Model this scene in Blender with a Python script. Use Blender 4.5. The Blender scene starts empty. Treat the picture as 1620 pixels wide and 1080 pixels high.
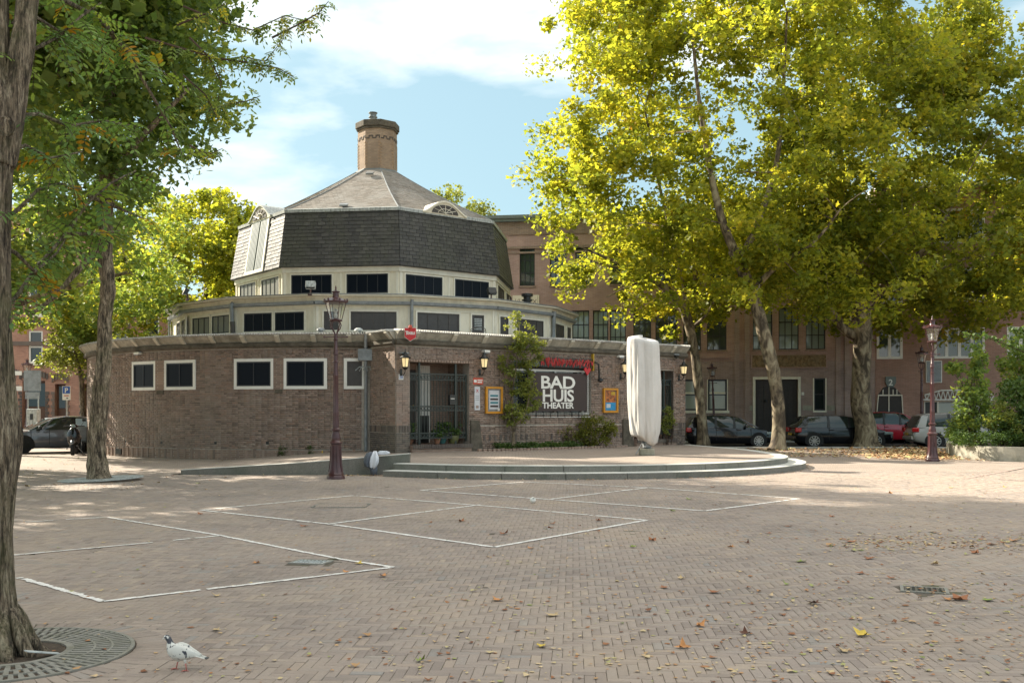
import bpy, bmesh, math, random
import numpy as np
from mathutils import Vector, Matrix, noise
R = math.radians
random.seed(7); rng = np.random.default_rng(7)
scene = bpy.context.scene
C = scene.collection

# ------------------------------------------------------------------ camera, sky, sun, exposure
F_PX, HOR, EYE = 1575.0, 650.0, 1.6          # 35 mm lens, eye height 1.6 m
cam = bpy.data.cameras.new('camera'); cam_o = bpy.data.objects.new('camera', cam); C.objects.link(cam_o)
cam.lens = 35; cam.sensor_width = 36; cam.shift_y = 110 / 1620; cam.clip_end = 3000; cam.clip_start = 0.05
cam_o.location = (0, 0, EYE); cam_o.rotation_euler = (R(90), 0, 0)
scene.camera = cam_o
SUN_AZ = Vector((-0.82, 0.572)); SUN_EL = R(32)
SUN_DIR = Vector((SUN_AZ.x * math.cos(SUN_EL), SUN_AZ.y * math.cos(SUN_EL), math.sin(SUN_EL))).normalized()
sun = bpy.data.lights.new('sun', 'SUN'); sun.energy = 2.5; sun.angle = R(0.53); sun.color = (1.0, 0.90, 0.74)
sun_o = bpy.data.objects.new('sun', sun); C.objects.link(sun_o); sun_o.location = (-60, 40, 60)
sun_o.rotation_euler = SUN_DIR.to_track_quat('Z', 'Y').to_euler()
world = bpy.data.worlds.new('World'); scene.world = world; world.use_nodes = True
wn = world.node_tree; wn.nodes.clear()
def wnode(t, **k):
    n = wn.nodes.new(t)
    for a, b in k.items(): setattr(n, a, b)
    return n
w_out = wnode('ShaderNodeOutputWorld'); w_bg = wnode('ShaderNodeBackground')
w_sky = wnode('ShaderNodeTexSky'); w_sky.sky_type = 'NISHITA'; w_sky.sun_disc = False
w_sky.sun_elevation = SUN_EL; w_sky.sun_rotation = math.atan2(SUN_DIR.x, SUN_DIR.y)
w_sky.air_density = 1.0; w_sky.dust_density = 1.6; w_sky.ozone_density = 1.2
w_bg.inputs['Strength'].default_value = 0.12
# soft high cloud, thickened overhead out of view to raise ambient light
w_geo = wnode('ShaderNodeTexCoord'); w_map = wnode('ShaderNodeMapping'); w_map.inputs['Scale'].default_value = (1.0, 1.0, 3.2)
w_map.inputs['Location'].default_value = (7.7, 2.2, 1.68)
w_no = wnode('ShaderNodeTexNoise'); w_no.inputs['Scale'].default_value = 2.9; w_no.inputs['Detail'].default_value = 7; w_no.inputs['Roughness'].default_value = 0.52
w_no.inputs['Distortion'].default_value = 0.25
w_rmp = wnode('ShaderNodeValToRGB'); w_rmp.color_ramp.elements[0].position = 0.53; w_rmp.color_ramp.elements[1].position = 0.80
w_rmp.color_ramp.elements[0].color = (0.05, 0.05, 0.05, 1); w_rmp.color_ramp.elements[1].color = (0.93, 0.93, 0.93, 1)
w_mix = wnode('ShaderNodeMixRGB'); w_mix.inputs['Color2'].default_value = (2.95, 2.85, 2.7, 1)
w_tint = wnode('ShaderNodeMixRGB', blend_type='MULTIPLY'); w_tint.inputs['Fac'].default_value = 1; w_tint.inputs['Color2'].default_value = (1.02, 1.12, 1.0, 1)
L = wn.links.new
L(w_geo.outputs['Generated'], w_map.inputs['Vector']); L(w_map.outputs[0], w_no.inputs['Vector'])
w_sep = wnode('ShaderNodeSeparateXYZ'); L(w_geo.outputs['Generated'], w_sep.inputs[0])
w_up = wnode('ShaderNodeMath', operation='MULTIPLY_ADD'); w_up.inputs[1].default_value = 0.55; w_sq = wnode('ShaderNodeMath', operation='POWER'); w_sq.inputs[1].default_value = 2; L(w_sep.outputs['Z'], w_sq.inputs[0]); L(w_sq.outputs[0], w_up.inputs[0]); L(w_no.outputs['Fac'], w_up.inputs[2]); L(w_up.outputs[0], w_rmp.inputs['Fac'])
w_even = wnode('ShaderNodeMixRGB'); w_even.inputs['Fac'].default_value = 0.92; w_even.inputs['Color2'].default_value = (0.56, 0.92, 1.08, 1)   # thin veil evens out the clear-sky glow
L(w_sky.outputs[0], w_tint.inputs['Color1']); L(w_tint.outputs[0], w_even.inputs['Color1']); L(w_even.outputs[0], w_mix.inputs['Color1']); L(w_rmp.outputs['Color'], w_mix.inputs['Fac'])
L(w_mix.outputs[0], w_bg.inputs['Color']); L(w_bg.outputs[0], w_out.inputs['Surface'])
scene.view_settings.view_transform = 'Standard'; scene.view_settings.look = 'None'
scene.view_settings.gamma = 1; scene.view_settings.use_curve_mapping = False; scene.view_settings.exposure = 2.36
scene.cycles.max_bounces = 8; scene.cycles.transparent_max_bounces = 8; scene.cycles.caustics_reflective = False; scene.cycles.caustics_refractive = False

# ------------------------------------------------------------------ layout helpers
def gp(px, py, z=0.0):                       # point of the plane at height z
    Y = F_PX * (EYE - z) / (py - HOR); return Vector(((px - 810) / F_PX * Y, Y, z))
def at(px, py, Y):                           # point at depth Y
    return Vector(((px - 810) / F_PX * Y, Y, EYE + (HOR - py) / F_PX * Y))

class Flat:                                  # a straight wall: s along it, d outwards, z up
    def __init__(s, p, ang=None, to=None):
        s.p = Vector(p[:2])
        if to is not None:
            t = Vector(to[:2]) - s.p; s.len = t.length; s.t = t.normalized()
        else: s.t = Vector((math.cos(ang), math.sin(ang))); s.len = 0
        s.n = Vector((s.t.y, -s.t.x)); s.R = None
    def pt(s, a, d, z):
        q = s.p + s.t * a + s.n * d; return (q.x, q.y, z)
    def yaw(s, a): return math.atan2(s.t.y, s.t.x)
    def s_of(s, px):
        u = (px - 810) / F_PX; return (u * s.p.y - s.p.x) / (s.t.x - u * s.t.y)
    def z_of(s, px, py):
        a = s.s_of(px); Y = s.p.y + s.t.y * a; return EYE + (HOR - py) / F_PX * Y
class Arc:
    def __init__(s, c, Rr): s.c = Vector(c[:2]); s.R = Rr
    def pt(s, a, d, z):
        f = a / s.R; return (s.c.x + (s.R + d) * math.sin(f), s.c.y - (s.R + d) * math.cos(f), z)
    def yaw(s, a): return a / s.R
    def s_of(s, px):
        u = (px - 810) / F_PX; A = 1 + u * u; B = -2 * (s.c.x * u + s.c.y); Cc = s.c.length_squared - s.R ** 2
        D = B * B - 4 * A * Cc; Y = (-B - math.sqrt(max(D, 0))) / (2 * A)
        return s.R * math.atan2(u * Y - s.c.x, s.c.y - Y)
    def z_of(s, px, py):
        a = s.s_of(px); return EYE + (HOR - py) / F_PX * s.pt(a, 0, 0)[1]

class MB:
    def __init__(s): s.v = []; s.f = []; s.tone = None
    def add(s, vs, fs):
        k = len(s.v); s.v.extend([tuple(q) for q in vs]); s.f.extend([tuple(i + k for i in f) for f in fs]); return s
    def hexa(s, p): return s.add(p, [(0, 3, 2, 1), (4, 5, 6, 7), (0, 1, 5, 4), (1, 2, 6, 5), (2, 3, 7, 6), (3, 0, 4, 7)])
    def box(s, c, d, rz=0.0, m=None):
        x, y, z = (q / 2 for q in d); P = [(-x, -y, -z), (x, -y, -z), (x, y, -z), (-x, y, -z), (-x, -y, z), (x, -y, z), (x, y, z), (-x, y, z)]
        M = Matrix.Translation(c) @ (m if m is not None else Matrix.Rotation(rz, 4, 'Z')); return s.hexa([M @ Vector(q) for q in P])
    def fbox(s, F, s0, s1, z0, z1, d0, d1, n=1):
        for i in range(n):
            a = s0 + (s1 - s0) * i / n; b = s0 + (s1 - s0) * (i + 1) / n
            s.hexa([F.pt(a, d1, z0), F.pt(b, d1, z0), F.pt(b, d0, z0), F.pt(a, d0, z0), F.pt(a, d1, z1), F.pt(b, d1, z1), F.pt(b, d0, z1), F.pt(a, d0, z1)])
        return s
    def sweep(s, F, prof, s0, s1, n=1, caps=True):       # closed profile of (d, z)
        k = len(s.v); m = len(prof)
        for i in range(n + 1):
            a = s0 + (s1 - s0) * i / n
            for d, z in prof: s.v.append(F.pt(a, d, z))
        for i in range(n):
            for j in range(m):
                j2 = (j + 1) % m; s.f.append((k + i * m + j, k + (i + 1) * m + j, k + (i + 1) * m + j2, k + i * m + j2))
        if caps: s.f.append(tuple(k + j for j in range(m))); s.f.append(tuple(k + n * m + j for j in range(m))[::-1])
        return s
    def tube(s, pts, rad, n=8, cap=True, rough=None):
        pts = [Vector(q) for q in pts]
        if not hasattr(rad, '__len__'): rad = [rad] * len(pts)
        k = len(s.v); up = None
        for i, q in enumerate(pts):
            t = (pts[min(i + 1, len(pts) - 1)] - pts[max(i - 1, 0)])
            t = t.normalized() if t.length > 1e-9 else Vector((0, 0, 1))
            if up is None: up = Vector((1, 0, 0)) if abs(t.x) < 0.8 else Vector((0, 1, 0))
            a = (up - t * up.dot(t)).normalized(); b = t.cross(a); up = a
            for j in range(n):
                w = 2 * math.pi * j / n; r = rad[i] * (rough(i, w) if rough else 1)
                s.v.append(tuple(q + (a * math.cos(w) + b * math.sin(w)) * r))
        for i in range(len(pts) - 1):
            for j in range(n):
                j2 = (j + 1) % n; s.f.append((k + i * n + j, k + i * n + j2, k + (i + 1) * n + j2, k + (i + 1) * n + j))
        if cap:
            s.f.append(tuple(k + j for j in range(n))[::-1]); e = k + (len(pts) - 1) * n; s.f.append(tuple(e + j for j in range(n)))
        return s
    def lathe(s, prof, c=(0, 0, 0), n=16, rad_fn=None, a0=0.0):
        k = len(s.v); m = len(prof)
        for r, z in prof:
            for j in range(n):
                w = a0 + 2 * math.pi * j / n; rr = r * (rad_fn(w, z) if rad_fn else 1)
                s.v.append((c[0] + rr * math.cos(w), c[1] + rr * math.sin(w), c[2] + z))
        for i in range(m - 1):
            for j in range(n):
                j2 = (j + 1) % n; s.f.append((k + i * n + j, k + i * n + j2, k + (i + 1) * n + j2, k + (i + 1) * n + j))
        s.f.append(tuple(k + j for j in range(n))[::-1]); e = k + (m - 1) * n; s.f.append(tuple(e + j for j in range(n)))
        return s
    def prism(s, poly, z0, z1):              # poly: ccw list of (x,y)
        n = len(poly); return s.add([(x, y, z0) for x, y in poly] + [(x, y, z1) for x, y in poly],
            [tuple(range(n))[::-1], tuple(range(n, 2 * n))] + [(i, (i + 1) % n, n + (i + 1) % n, n + i) for i in range(n)])
    def fprism(s, F, poly, d0, d1):          # poly of (s,z) on a wall
        n = len(poly); return s.add([F.pt(a, d1, z) for a, z in poly] + [F.pt(a, d0, z) for a, z in poly],
            [tuple(range(n)), tuple(range(n, 2 * n))[::-1]] + [(i, n + i, n + (i + 1) % n, (i + 1) % n) for i in range(n)])

def wloc(o):
    v = Vector((0, 0, 0))
    while o is not None: v += Vector(o.location); o = o.parent
    return v
def link(name, me, mat, parent=None, smooth=False, kind=None):
    o = bpy.data.objects.new(name, me); C.objects.link(o)
    if mat is not None and len(me.materials) == 0: me.materials.append(mat)
    if parent is not None: o.parent = parent
    if smooth: me.polygons.foreach_set('use_smooth', [True] * len(me.polygons))
    if kind: o['kind'] = kind
    return o
def obj(name, mb, mat, parent=None, smooth=False, kind=None, bevel=0, auto=None, local=False):
    me = bpy.data.meshes.new(name)
    vs = mb.v
    if parent is not None and not local:
        w = wloc(parent)
        if w.length > 0: vs = [(a - w.x, b - w.y, c - w.z) for a, b, c in vs]
    me.from_pydata(vs, [], mb.f); me.update()
    if mb.tone is not None:
        at_ = me.attributes.new('tone', 'FLOAT', 'FACE'); at_.data.foreach_set('value', mb.tone)
    if bevel or auto is not None:
        bm = bmesh.new(); bm.from_mesh(me)
        if bevel: bmesh.ops.bevel(bm, geom=[e for e in bm.edges if len(e.link_faces) == 2 and e.calc_face_angle(0) > 0.5], offset=bevel, segments=2, affect='EDGES', profile=0.5)
        if auto is not None:
            for f in bm.faces: f.smooth = True
            for e in bm.edges:
                if len(e.link_faces) == 2 and e.calc_face_angle(0) > R(auto): e.smooth = False
        bm.to_mesh(me); bm.free()
    return link(name, me, mat, parent, smooth, kind)
def npmesh(name, V, Fc, mat, parent=None, tone=None, smooth=False, kind=None, local=False, mi=None, mats=None):
    V = np.asarray(V, dtype=np.float32); Fc = np.asarray(Fc, dtype=np.int32)
    if parent is not None and not local:
        w = wloc(parent); V = V - np.array((w.x, w.y, w.z), dtype=np.float32)
    me = bpy.data.meshes.new(name); n, k = Fc.shape
    me.vertices.add(len(V)); me.vertices.foreach_set('co', V.ravel())
    me.loops.add(n * k); me.loops.foreach_set('vertex_index', Fc.ravel())
    me.polygons.add(n); me.polygons.foreach_set('loop_start', np.arange(0, n * k, k, dtype=np.int32))
    if tone is not None:
        a = me.attributes.new('tone', 'FLOAT', 'FACE'); a.data.foreach_set('value', np.asarray(tone, dtype=np.float32))
    me.update(calc_edges=True)
    return link(name, me, mat, parent, smooth, kind)
def tag(o, label=None, cat=None, group=None, kind=None):
    if label: o['label'] = label
    if cat: o['category'] = cat
    if group: o['group'] = group
    if kind: o['kind'] = kind
    return o
def thing(name, label, cat, loc=(0, 0, 0), rz=0.0, group=None):
    o = bpy.data.objects.new(name, None); C.objects.link(o); o.location = loc; o.rotation_euler = (0, 0, rz); o.empty_display_size = 0.2
    return tag(o, label, cat, group)
def copy_tree(o, parent=None):
    c = o.copy(); C.objects.link(c)
    if parent is not None: c.parent = parent
    for ch in [q for q in KIDS.get(o.name, [])]: copy_tree(ch, c)
    return c
KIDS = {}
def index_kids():
    KIDS.clear()
    for o in bpy.data.objects:
        if o.parent: KIDS.setdefault(o.parent.name, []).append(o)
def dup(root, loc, rz, label, group=None, scale=None):
    index_kids(); c = copy_tree(root); c.location = loc; c.rotation_euler = (0, 0, rz)
    if scale: c.scale = scale
    return tag(c, label, None, group)
def text_mesh(body, size, ext=0.0, bold=0.0, align='CENTER', space=1.0):
    cu = bpy.data.curves.new('t', 'FONT'); cu.body = body; cu.size = size; cu.extrude = ext; cu.offset = bold; cu.align_x = align
    cu.space_character = space; cu.resolution_u = 4; cu.fill_mode = 'BOTH'
    o = bpy.data.objects.new('t', cu); C.objects.link(o); dg = bpy.context.evaluated_depsgraph_get(); dg.update()
    me = bpy.data.meshes.new_from_object(o.evaluated_get(dg)); bpy.data.objects.remove(o); bpy.data.curves.remove(cu); me.materials.clear(); return me
def text_on(F, body, s, z, d, size, mat, parent, name='lettering', bold=0.0, sx=1.0, space=1.0, ext=0.003):
    me = text_mesh(body, size, ext, bold, space=space); t = F.t if F.R is None else Vector((math.cos(F.yaw(s)), math.sin(F.yaw(s))))
    n = Vector((t.y, -t.x)); w = wloc(parent); q = Vector(F.pt(s, d, z)) - w
    M = Matrix(((t.x * sx, 0, n.x, q.x), (t.y * sx, 0, n.y, q.y), (0, 1, 0, q.z), (0, 0, 0, 1))); me.transform(M)
    return link(name, me, mat, parent)

# ------------------------------------------------------------------ materials
def mat_new(name):
    m = bpy.data.materials.new(name); m.use_nodes = True; nt = m.node_tree; return m, nt, nt.nodes['Principled BSDF']
def nn(nt, t, **k):
    n = nt.nodes.new(t)
    for a, b in k.items():
        if a in n.inputs: n.inputs[a].default_value = b
        else: setattr(n, a, b)
    return n
def c4(c): return (c[0], c[1], c[2], 1)
def ramp(nt, src, stops):
    r = nn(nt, 'ShaderNodeValToRGB'); cr = r.color_ramp
    while len(cr.elements) < len(stops): cr.elements.new(0.5)
    for e, (p, c) in zip(cr.elements, stops): e.position = p; e.color = c4(c)
    nt.links.new(src, r.inputs['Fac']); return r.outputs['Color']
def mixc(nt, fac, a, b, blend='MIX'):
    m = nn(nt, 'ShaderNodeMixRGB', blend_type=blend)
    for k, v in (('Fac', fac), ('Color1', a), ('Color2', b)):
        if hasattr(v, 'is_output') or isinstance(v, bpy.types.NodeSocket): nt.links.new(v, m.inputs[k])
        else: m.inputs[k].default_value = v if k == 'Fac' else c4(v)
    return m.outputs[0]
def noise_tex(nt, scale, detail=5, rough=0.6, vec=None, stretch=None, dist=0.0):
    n = nn(nt, 'ShaderNodeTexNoise'); n.inputs['Scale'].default_value = scale; n.inputs['Detail'].default_value = detail
    n.inputs['Roughness'].default_value = rough; n.inputs['Distortion'].default_value = dist
    if vec is None:
        g = nn(nt, 'ShaderNodeNewGeometry'); vec = g.outputs['Position']
    if stretch:
        mp = nn(nt, 'ShaderNodeMapping'); mp.inputs['Scale'].default_value = stretch; nt.links.new(vec, mp.inputs['Vector']); vec = mp.outputs[0]
    nt.links.new(vec, n.inputs['Vector']); return n.outputs['Fac']
def bump(nt, b, h, strength=0.3, dist=0.01):
    k = nn(nt, 'ShaderNodeBump'); k.inputs['Strength'].default_value = strength; k.inputs['Distance'].default_value = dist
    nt.links.new(h, k.inputs['Height']); nt.links.new(k.outputs[0], b.inputs['Normal'])
def flat_mat(name, col, rough=0.6, metal=0.0, var=0.12, scale=6, dirt=None, dscale=1.2, damt=0.5, stretch=None, bmp=0.0, bscale=80, spec=None):
    m, nt, b = mat_new(name); b.inputs['Roughness'].default_value = rough; b.inputs['Metallic'].default_value = metal
    if spec is not None: b.inputs['Specular IOR Level'].default_value = spec
    f = noise_tex(nt, scale, 5, 0.65)
    lo = tuple(q * (1 - var) for q in col); hi = tuple(min(q * (1 + var), 1) for q in col)
    c = ramp(nt, f, [(0.3, lo), (0.7, hi)])
    if dirt is not None:
        g = noise_tex(nt, dscale, 7, 0.7, stretch=stretch)
        fr = ramp(nt, g, [(0.45, (0, 0, 0)), (0.68, (damt,) * 3)]); c = mixc(nt, fr, c, dirt)
    nt.links.new(c, b.inputs['Base Color'])
    if bmp: bump(nt, b, noise_tex(nt, bscale, 6, 0.7), bmp, 0.01)
    return m
def toned(name, stops, rough=0.8, stain=None, sscale=0.6, samt=0.5, bmp=0.3, bscale=60, grain=0.18, gscale=30, stretch=None, stain2=None, broad=False):
    """colour picked per piece: face attribute 'tone' (joined pieces) plus the object's own random"""
    m, nt, b = mat_new(name); b.inputs['Roughness'].default_value = rough
    a = nn(nt, 'ShaderNodeAttribute', attribute_name='tone'); oi = nn(nt, 'ShaderNodeObjectInfo')
    s = nn(nt, 'ShaderNodeMath', operation='ADD'); nt.links.new(a.outputs['Fac'], s.inputs[0]); nt.links.new(oi.outputs['Random'], s.inputs[1])
    f = nn(nt, 'ShaderNodeMath', operation='FRACT'); nt.links.new(s.outputs[0], f.inputs[0])
    c = ramp(nt, f.outputs[0], stops)
    g = noise_tex(nt, gscale, 5, 0.7); gr = ramp(nt, g, [(0.25, (1 - grain,) * 3), (0.75, (1 + grain,) * 3)]); c = mixc(nt, 1.0, c, gr, 'MULTIPLY')
    if stain is not None:
        q = noise_tex(nt, sscale, 6, 0.65, stretch=stretch); c = mixc(nt, ramp(nt, q, [(0.46, (0, 0, 0)), (0.66, (samt,) * 3)]), c, stain)
    if stain2 is not None:
        q = noise_tex(nt, sscale * 3.1, 6, 0.65, stretch=stretch); c = mixc(nt, ramp(nt, q, [(0.55, (0, 0, 0)), (0.72, (samt,) * 3)]), c, stain2)
    if broad: c = mixc(nt, 1.0, c, ramp(nt, noise_tex(nt, 0.22, 5, 0.6), [(0.36, (0.84,) * 3), (0.5, (1.0,) * 3), (0.66, (1.12, 1.1, 1.06))]), 'MULTIPLY'); c = mixc(nt, ramp(nt, noise_tex(nt, 2.6, 3, 0.5), [(0.66, (0, 0, 0)), (0.72, (0.35,) * 3)]), c, (0.11, 0.095, 0.08))
    nt.links.new(c, b.inputs['Base Color']); bump(nt, b, noise_tex(nt, bscale, 6, 0.7), bmp, 0.006)
    return m
def leaf_mat(name, stops, trans=0.5, rough=0.55):
    m, nt, b = mat_new(name); out = nt.nodes['Material Output']
    a = nn(nt, 'ShaderNodeAttribute', attribute_name='tone'); c = ramp(nt, a.outputs['Fac'], stops)
    q = noise_tex(nt, 0.5, 4, 0.6); hs = nn(nt, 'ShaderNodeHueSaturation'); nt.links.new(c, hs.inputs['Color'])
    v = nn(nt, 'ShaderNodeMapRange'); v.inputs['To Min'].default_value = 0.6; v.inputs['To Max'].default_value = 1.4; nt.links.new(q, v.inputs['Value']); nt.links.new(v.outputs[0], hs.inputs['Value'])
    c = hs.outputs[0]
    nt.links.new(c, b.inputs['Base Color']); b.inputs['Roughness'].default_value = rough; b.inputs['Specular IOR Level'].default_value = 0.35
    t = nn(nt, 'ShaderNodeBsdfTranslucent'); tc = mixc(nt, 1.0, c, (1.6, 1.48, 0.75), 'MULTIPLY'); nt.links.new(tc, t.inputs['Color'])
    mx = nn(nt, 'ShaderNodeMixShader'); mx.inputs[0].default_value = trans
    nt.links.new(b.outputs[0], mx.inputs[1]); nt.links.new(t.outputs[0], mx.inputs[2]); nt.links.new(mx.outputs[0], out.inputs['Surface'])
    return m
def brick_mat(name, c1, c2, mortar, L=0.22, H=0.0625, stain=None, sscale=0.3, samt=0.4, ang=0.0):
    """brick courses for far walls: brick texture on wall coordinates (along the wall, up)"""
    m, nt, b = mat_new(name); b.inputs['Roughness'].default_value = 0.85
    g = nn(nt, 'ShaderNodeNewGeometry'); mp = nn(nt, 'ShaderNodeMapping'); mp.inputs['Rotation'].default_value = (0, 0, -ang); nt.links.new(g.outputs['Position'], mp.inputs['Vector'])
    sp = nn(nt, 'ShaderNodeSeparateXYZ'); nt.links.new(mp.outputs[0], sp.inputs[0]); ad = nn(nt, 'ShaderNodeMath', operation='ADD'); nt.links.new(sp.outputs[0], ad.inputs[0]); nt.links.new(sp.outputs[1], ad.inputs[1])
    cb = nn(nt, 'ShaderNodeCombineXYZ'); nt.links.new(ad.outputs[0], cb.inputs[0]); nt.links.new(sp.outputs[2], cb.inputs[1])
    br = nn(nt, 'ShaderNodeTexBrick'); nt.links.new(cb.outputs[0], br.inputs['Vector'])
    br.inputs['Scale'].default_value = 1; br.inputs['Brick Width'].default_value = L; br.inputs['Row Height'].default_value = H; br.inputs['Mortar Size'].default_value = 0.006; br.inputs['Mortar Smooth'].default_value = 0.3
    br.inputs['Color1'].default_value = c4(c1); br.inputs['Color2'].default_value = c4(c2); br.inputs['Mortar'].default_value = c4(mortar)
    c = br.outputs['Color']; v = noise_tex(nt, 0.9, 6, 0.6); c = mixc(nt, 1.0, c, ramp(nt, v, [(0.3, (0.8,) * 3), (0.7, (1.2,) * 3)]), 'MULTIPLY')
    if stain is not None: c = mixc(nt, ramp(nt, noise_tex(nt, sscale, 7, 0.7), [(0.48, (0, 0, 0)), (0.7, (samt,) * 3)]), c, stain)
    nt.links.new(c, b.inputs['Base Color'])
    inv = nn(nt, 'ShaderNodeMath', operation='SUBTRACT'); inv.inputs[0].default_value = 1; nt.links.new(br.outputs['Fac'], inv.inputs[1]); bump(nt, b, inv.outputs[0], 0.5, 0.012)
    return m
def glass_mat(name, col, rough=0.06, spec=0.6, coat=0.0):
    m, nt, b = mat_new(name); b.inputs['Base Color'].default_value = c4(col); b.inputs['Roughness'].default_value = rough
    b.inputs['Specular IOR Level'].default_value = spec; b.inputs['Coat Weight'].default_value = coat; b.inputs['Coat Roughness'].default_value = 0.03
    bump(nt, b, noise_tex(nt, 1.3, 2, 0.5), 0.08, 0.02); return m

M = {}
M['mortar'] = flat_mat('mortar', (0.47, 0.42, 0.36), 0.95, var=0.25, scale=14, dirt=(0.10, 0.09, 0.07), dscale=0.8)
M['brick'] = toned('brown_brick', [(0.0, (0.16, 0.115, 0.092)), (0.2, (0.265, 0.19, 0.15)), (0.5, (0.345, 0.255, 0.205)), (0.75, (0.25, 0.19, 0.16)), (0.9, (0.34, 0.22, 0.165)), (1.0, (0.40, 0.31, 0.255))],
                   stretch=(1.2, 1.2, 0.45), stain=(0.33, 0.28, 0.235), sscale=0.6, samt=0.5, stain2=(0.085, 0.07, 0.052), grain=0.2)
M['brick_dark'] = toned('dark_plinth_brick', [(0.0, (0.075, 0.06, 0.055)), (0.5, (0.13, 0.105, 0.09)), (1.0, (0.20, 0.15, 0.12))], stain=(0.22, 0.2, 0.16), sscale=0.8)
M['brick_far'] = brick_mat('brown_brick_courses', (0.33, 0.225, 0.17), (0.225, 0.155, 0.12), (0.40, 0.35, 0.30))
M['brick_red'] = brick_mat('red_brown_brick', (0.47, 0.31, 0.27), (0.40, 0.25, 0.215), (0.48, 0.40, 0.36), stain=(0.40, 0.27, 0.24), samt=0.5)
M['brick_violet'] = brick_mat('violet_brick_base', (0.40, 0.28, 0.25), (0.31, 0.22, 0.20), (0.45, 0.38, 0.34), stain=(0.47, 0.40, 0.36), samt=0.4)
M['brick_orange'] = brick_mat('orange_brick', (0.46, 0.24, 0.165), (0.36, 0.175, 0.125), (0.42, 0.31, 0.25), stain=(0.30, 0.20, 0.15))
M['brick_tan'] = toned('tan_chimney_brick', [(0, (0.34, 0.225, 0.135)), (0.5, (0.46, 0.32, 0.21)), (1, (0.27, 0.18, 0.12))], stain=(0.2, 0.14, 0.1), sscale=1.5, samt=0.35)
M['brick_tan_far'] = brick_mat('tan_brick_courses', (0.40, 0.29, 0.205), (0.30, 0.215, 0.155), (0.30, 0.24, 0.18), L=0.21)
M['cream'] = flat_mat('cream_paint', (0.82, 0.755, 0.60), 0.55, var=0.05, scale=2, dirt=(0.45, 0.39, 0.28), dscale=1.4, damt=0.4, stretch=(3, 3, 0.8))
M['cream_trim'] = flat_mat('cream_trim_paint', (0.86, 0.81, 0.68), 0.5, var=0.04, scale=3, dirt=(0.4, 0.35, 0.26), dscale=2, damt=0.3)
M['cornice'] = flat_mat('weathered_cream_concrete', (0.43, 0.40, 0.33), 0.85, var=0.2, scale=9, dirt=(0.14, 0.13, 0.10), dscale=1.6, damt=0.8, stretch=(1, 1, 0.6), bmp=0.4)
M['bracket'] = flat_mat('pale_concrete_bracket', (0.60, 0.56, 0.46), 0.8, var=0.15, dirt=(0.28, 0.26, 0.2), dscale=3)
M['stone_dark'] = flat_mat('weathered_stone', (0.125, 0.108, 0.082), 0.9, var=0.35, scale=7, dirt=(0.045, 0.04, 0.03), dscale=2.2, damt=0.9, bmp=0.8, bscale=30)
M['roof_tile'] = flat_mat('grey_cornice_tile', (0.46, 0.45, 0.42), 0.8, var=0.3, scale=5, dirt=(0.1, 0.1, 0.09), dscale=3)
M['granite'] = flat_mat('grey_green_granite', (0.20, 0.19, 0.165), 0.7, var=0.35, scale=45, dirt=(0.10, 0.115, 0.085), dscale=1.1, damt=0.8, stretch=(1, 1, 0.7), bmp=0.2, bscale=120)
M['granite_top'] = flat_mat('skylit_granite_edge', (0.55, 0.55, 0.51), 0.6, var=0.12, scale=45, dirt=(0.5, 0.5, 0.45), dscale=2)  # lighter than the granite below: sky light on the tops is put into this colour
M['concrete'] = flat_mat('stained_concrete', (0.40, 0.38, 0.31), 0.85, var=0.15, scale=12, dirt=(0.14, 0.14, 0.09), dscale=0.9, damt=0.8, stretch=(1.5, 1.5, 0.5), bmp=0.3)
M['zinc'] = flat_mat('weathered_zinc', (0.27, 0.29, 0.30), 0.5, metal=0.3, var=0.2, scale=4, dirt=(0.12, 0.13, 0.13), dscale=3, damt=0.6)
M['zinc_light'] = flat_mat('pale_zinc_edge', (0.48, 0.51, 0.50), 0.6, var=0.25, scale=9, dirt=(0.14, 0.16, 0.15), dscale=4, damt=0.9, stretch=(4, 4, 0.5))
M['slate'] = toned('dark_slate', [(0, (0.042, 0.041, 0.041)), (0.5, (0.058, 0.057, 0.055)), (1, (0.076, 0.074, 0.070))], rough=0.6, stain=(0.075, 0.08, 0.045), sscale=0.7, samt=0.4, stretch=(1.6, 1.6, 0.3), stain2=(0.14, 0.14, 0.12), grain=0.15)
M['roof_shingle'] = toned('brown_grey_shingle', [(0, (0.20, 0.18, 0.155)), (0.5, (0.27, 0.245, 0.215)), (1, (0.23, 0.20, 0.17))], rough=0.8, stain=(0.36, 0.35, 0.33), sscale=0.8, samt=0.6, stain2=(0.13, 0.105, 0.075), grain=0.2)
M['shutter'] = flat_mat('grey_green_paint', (0.16, 0.19, 0.175), 0.5, var=0.1)
M['win_dark'] = flat_mat('black_blue_frame', (0.022, 0.026, 0.032), 0.45, var=0.1)
M['win_brown'] = flat_mat('brown_black_panel', (0.075, 0.066, 0.06), 0.6, var=0.15)
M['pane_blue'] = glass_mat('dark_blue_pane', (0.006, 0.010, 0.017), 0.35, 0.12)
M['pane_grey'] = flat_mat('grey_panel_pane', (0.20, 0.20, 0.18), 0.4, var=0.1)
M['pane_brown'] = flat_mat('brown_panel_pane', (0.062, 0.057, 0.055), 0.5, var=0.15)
M['glass'] = glass_mat('window_glass', (0.02, 0.03, 0.03), 0.04, 0.9)
M['glass_curtain'] = glass_mat('curtained_glass', (0.36, 0.40, 0.35), 0.08, 0.7)
M['glass_green'] = glass_mat('green_grey_glass', (0.055, 0.075, 0.065), 0.05, 1.0)
M['glass_pale'] = glass_mat('pale_lit_glass', (0.26, 0.33, 0.32), 0.06, 0.9)
M['black_metal'] = flat_mat('black_painted_metal', (0.012, 0.014, 0.013), 0.4, var=0.2, spec=0.6)
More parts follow.
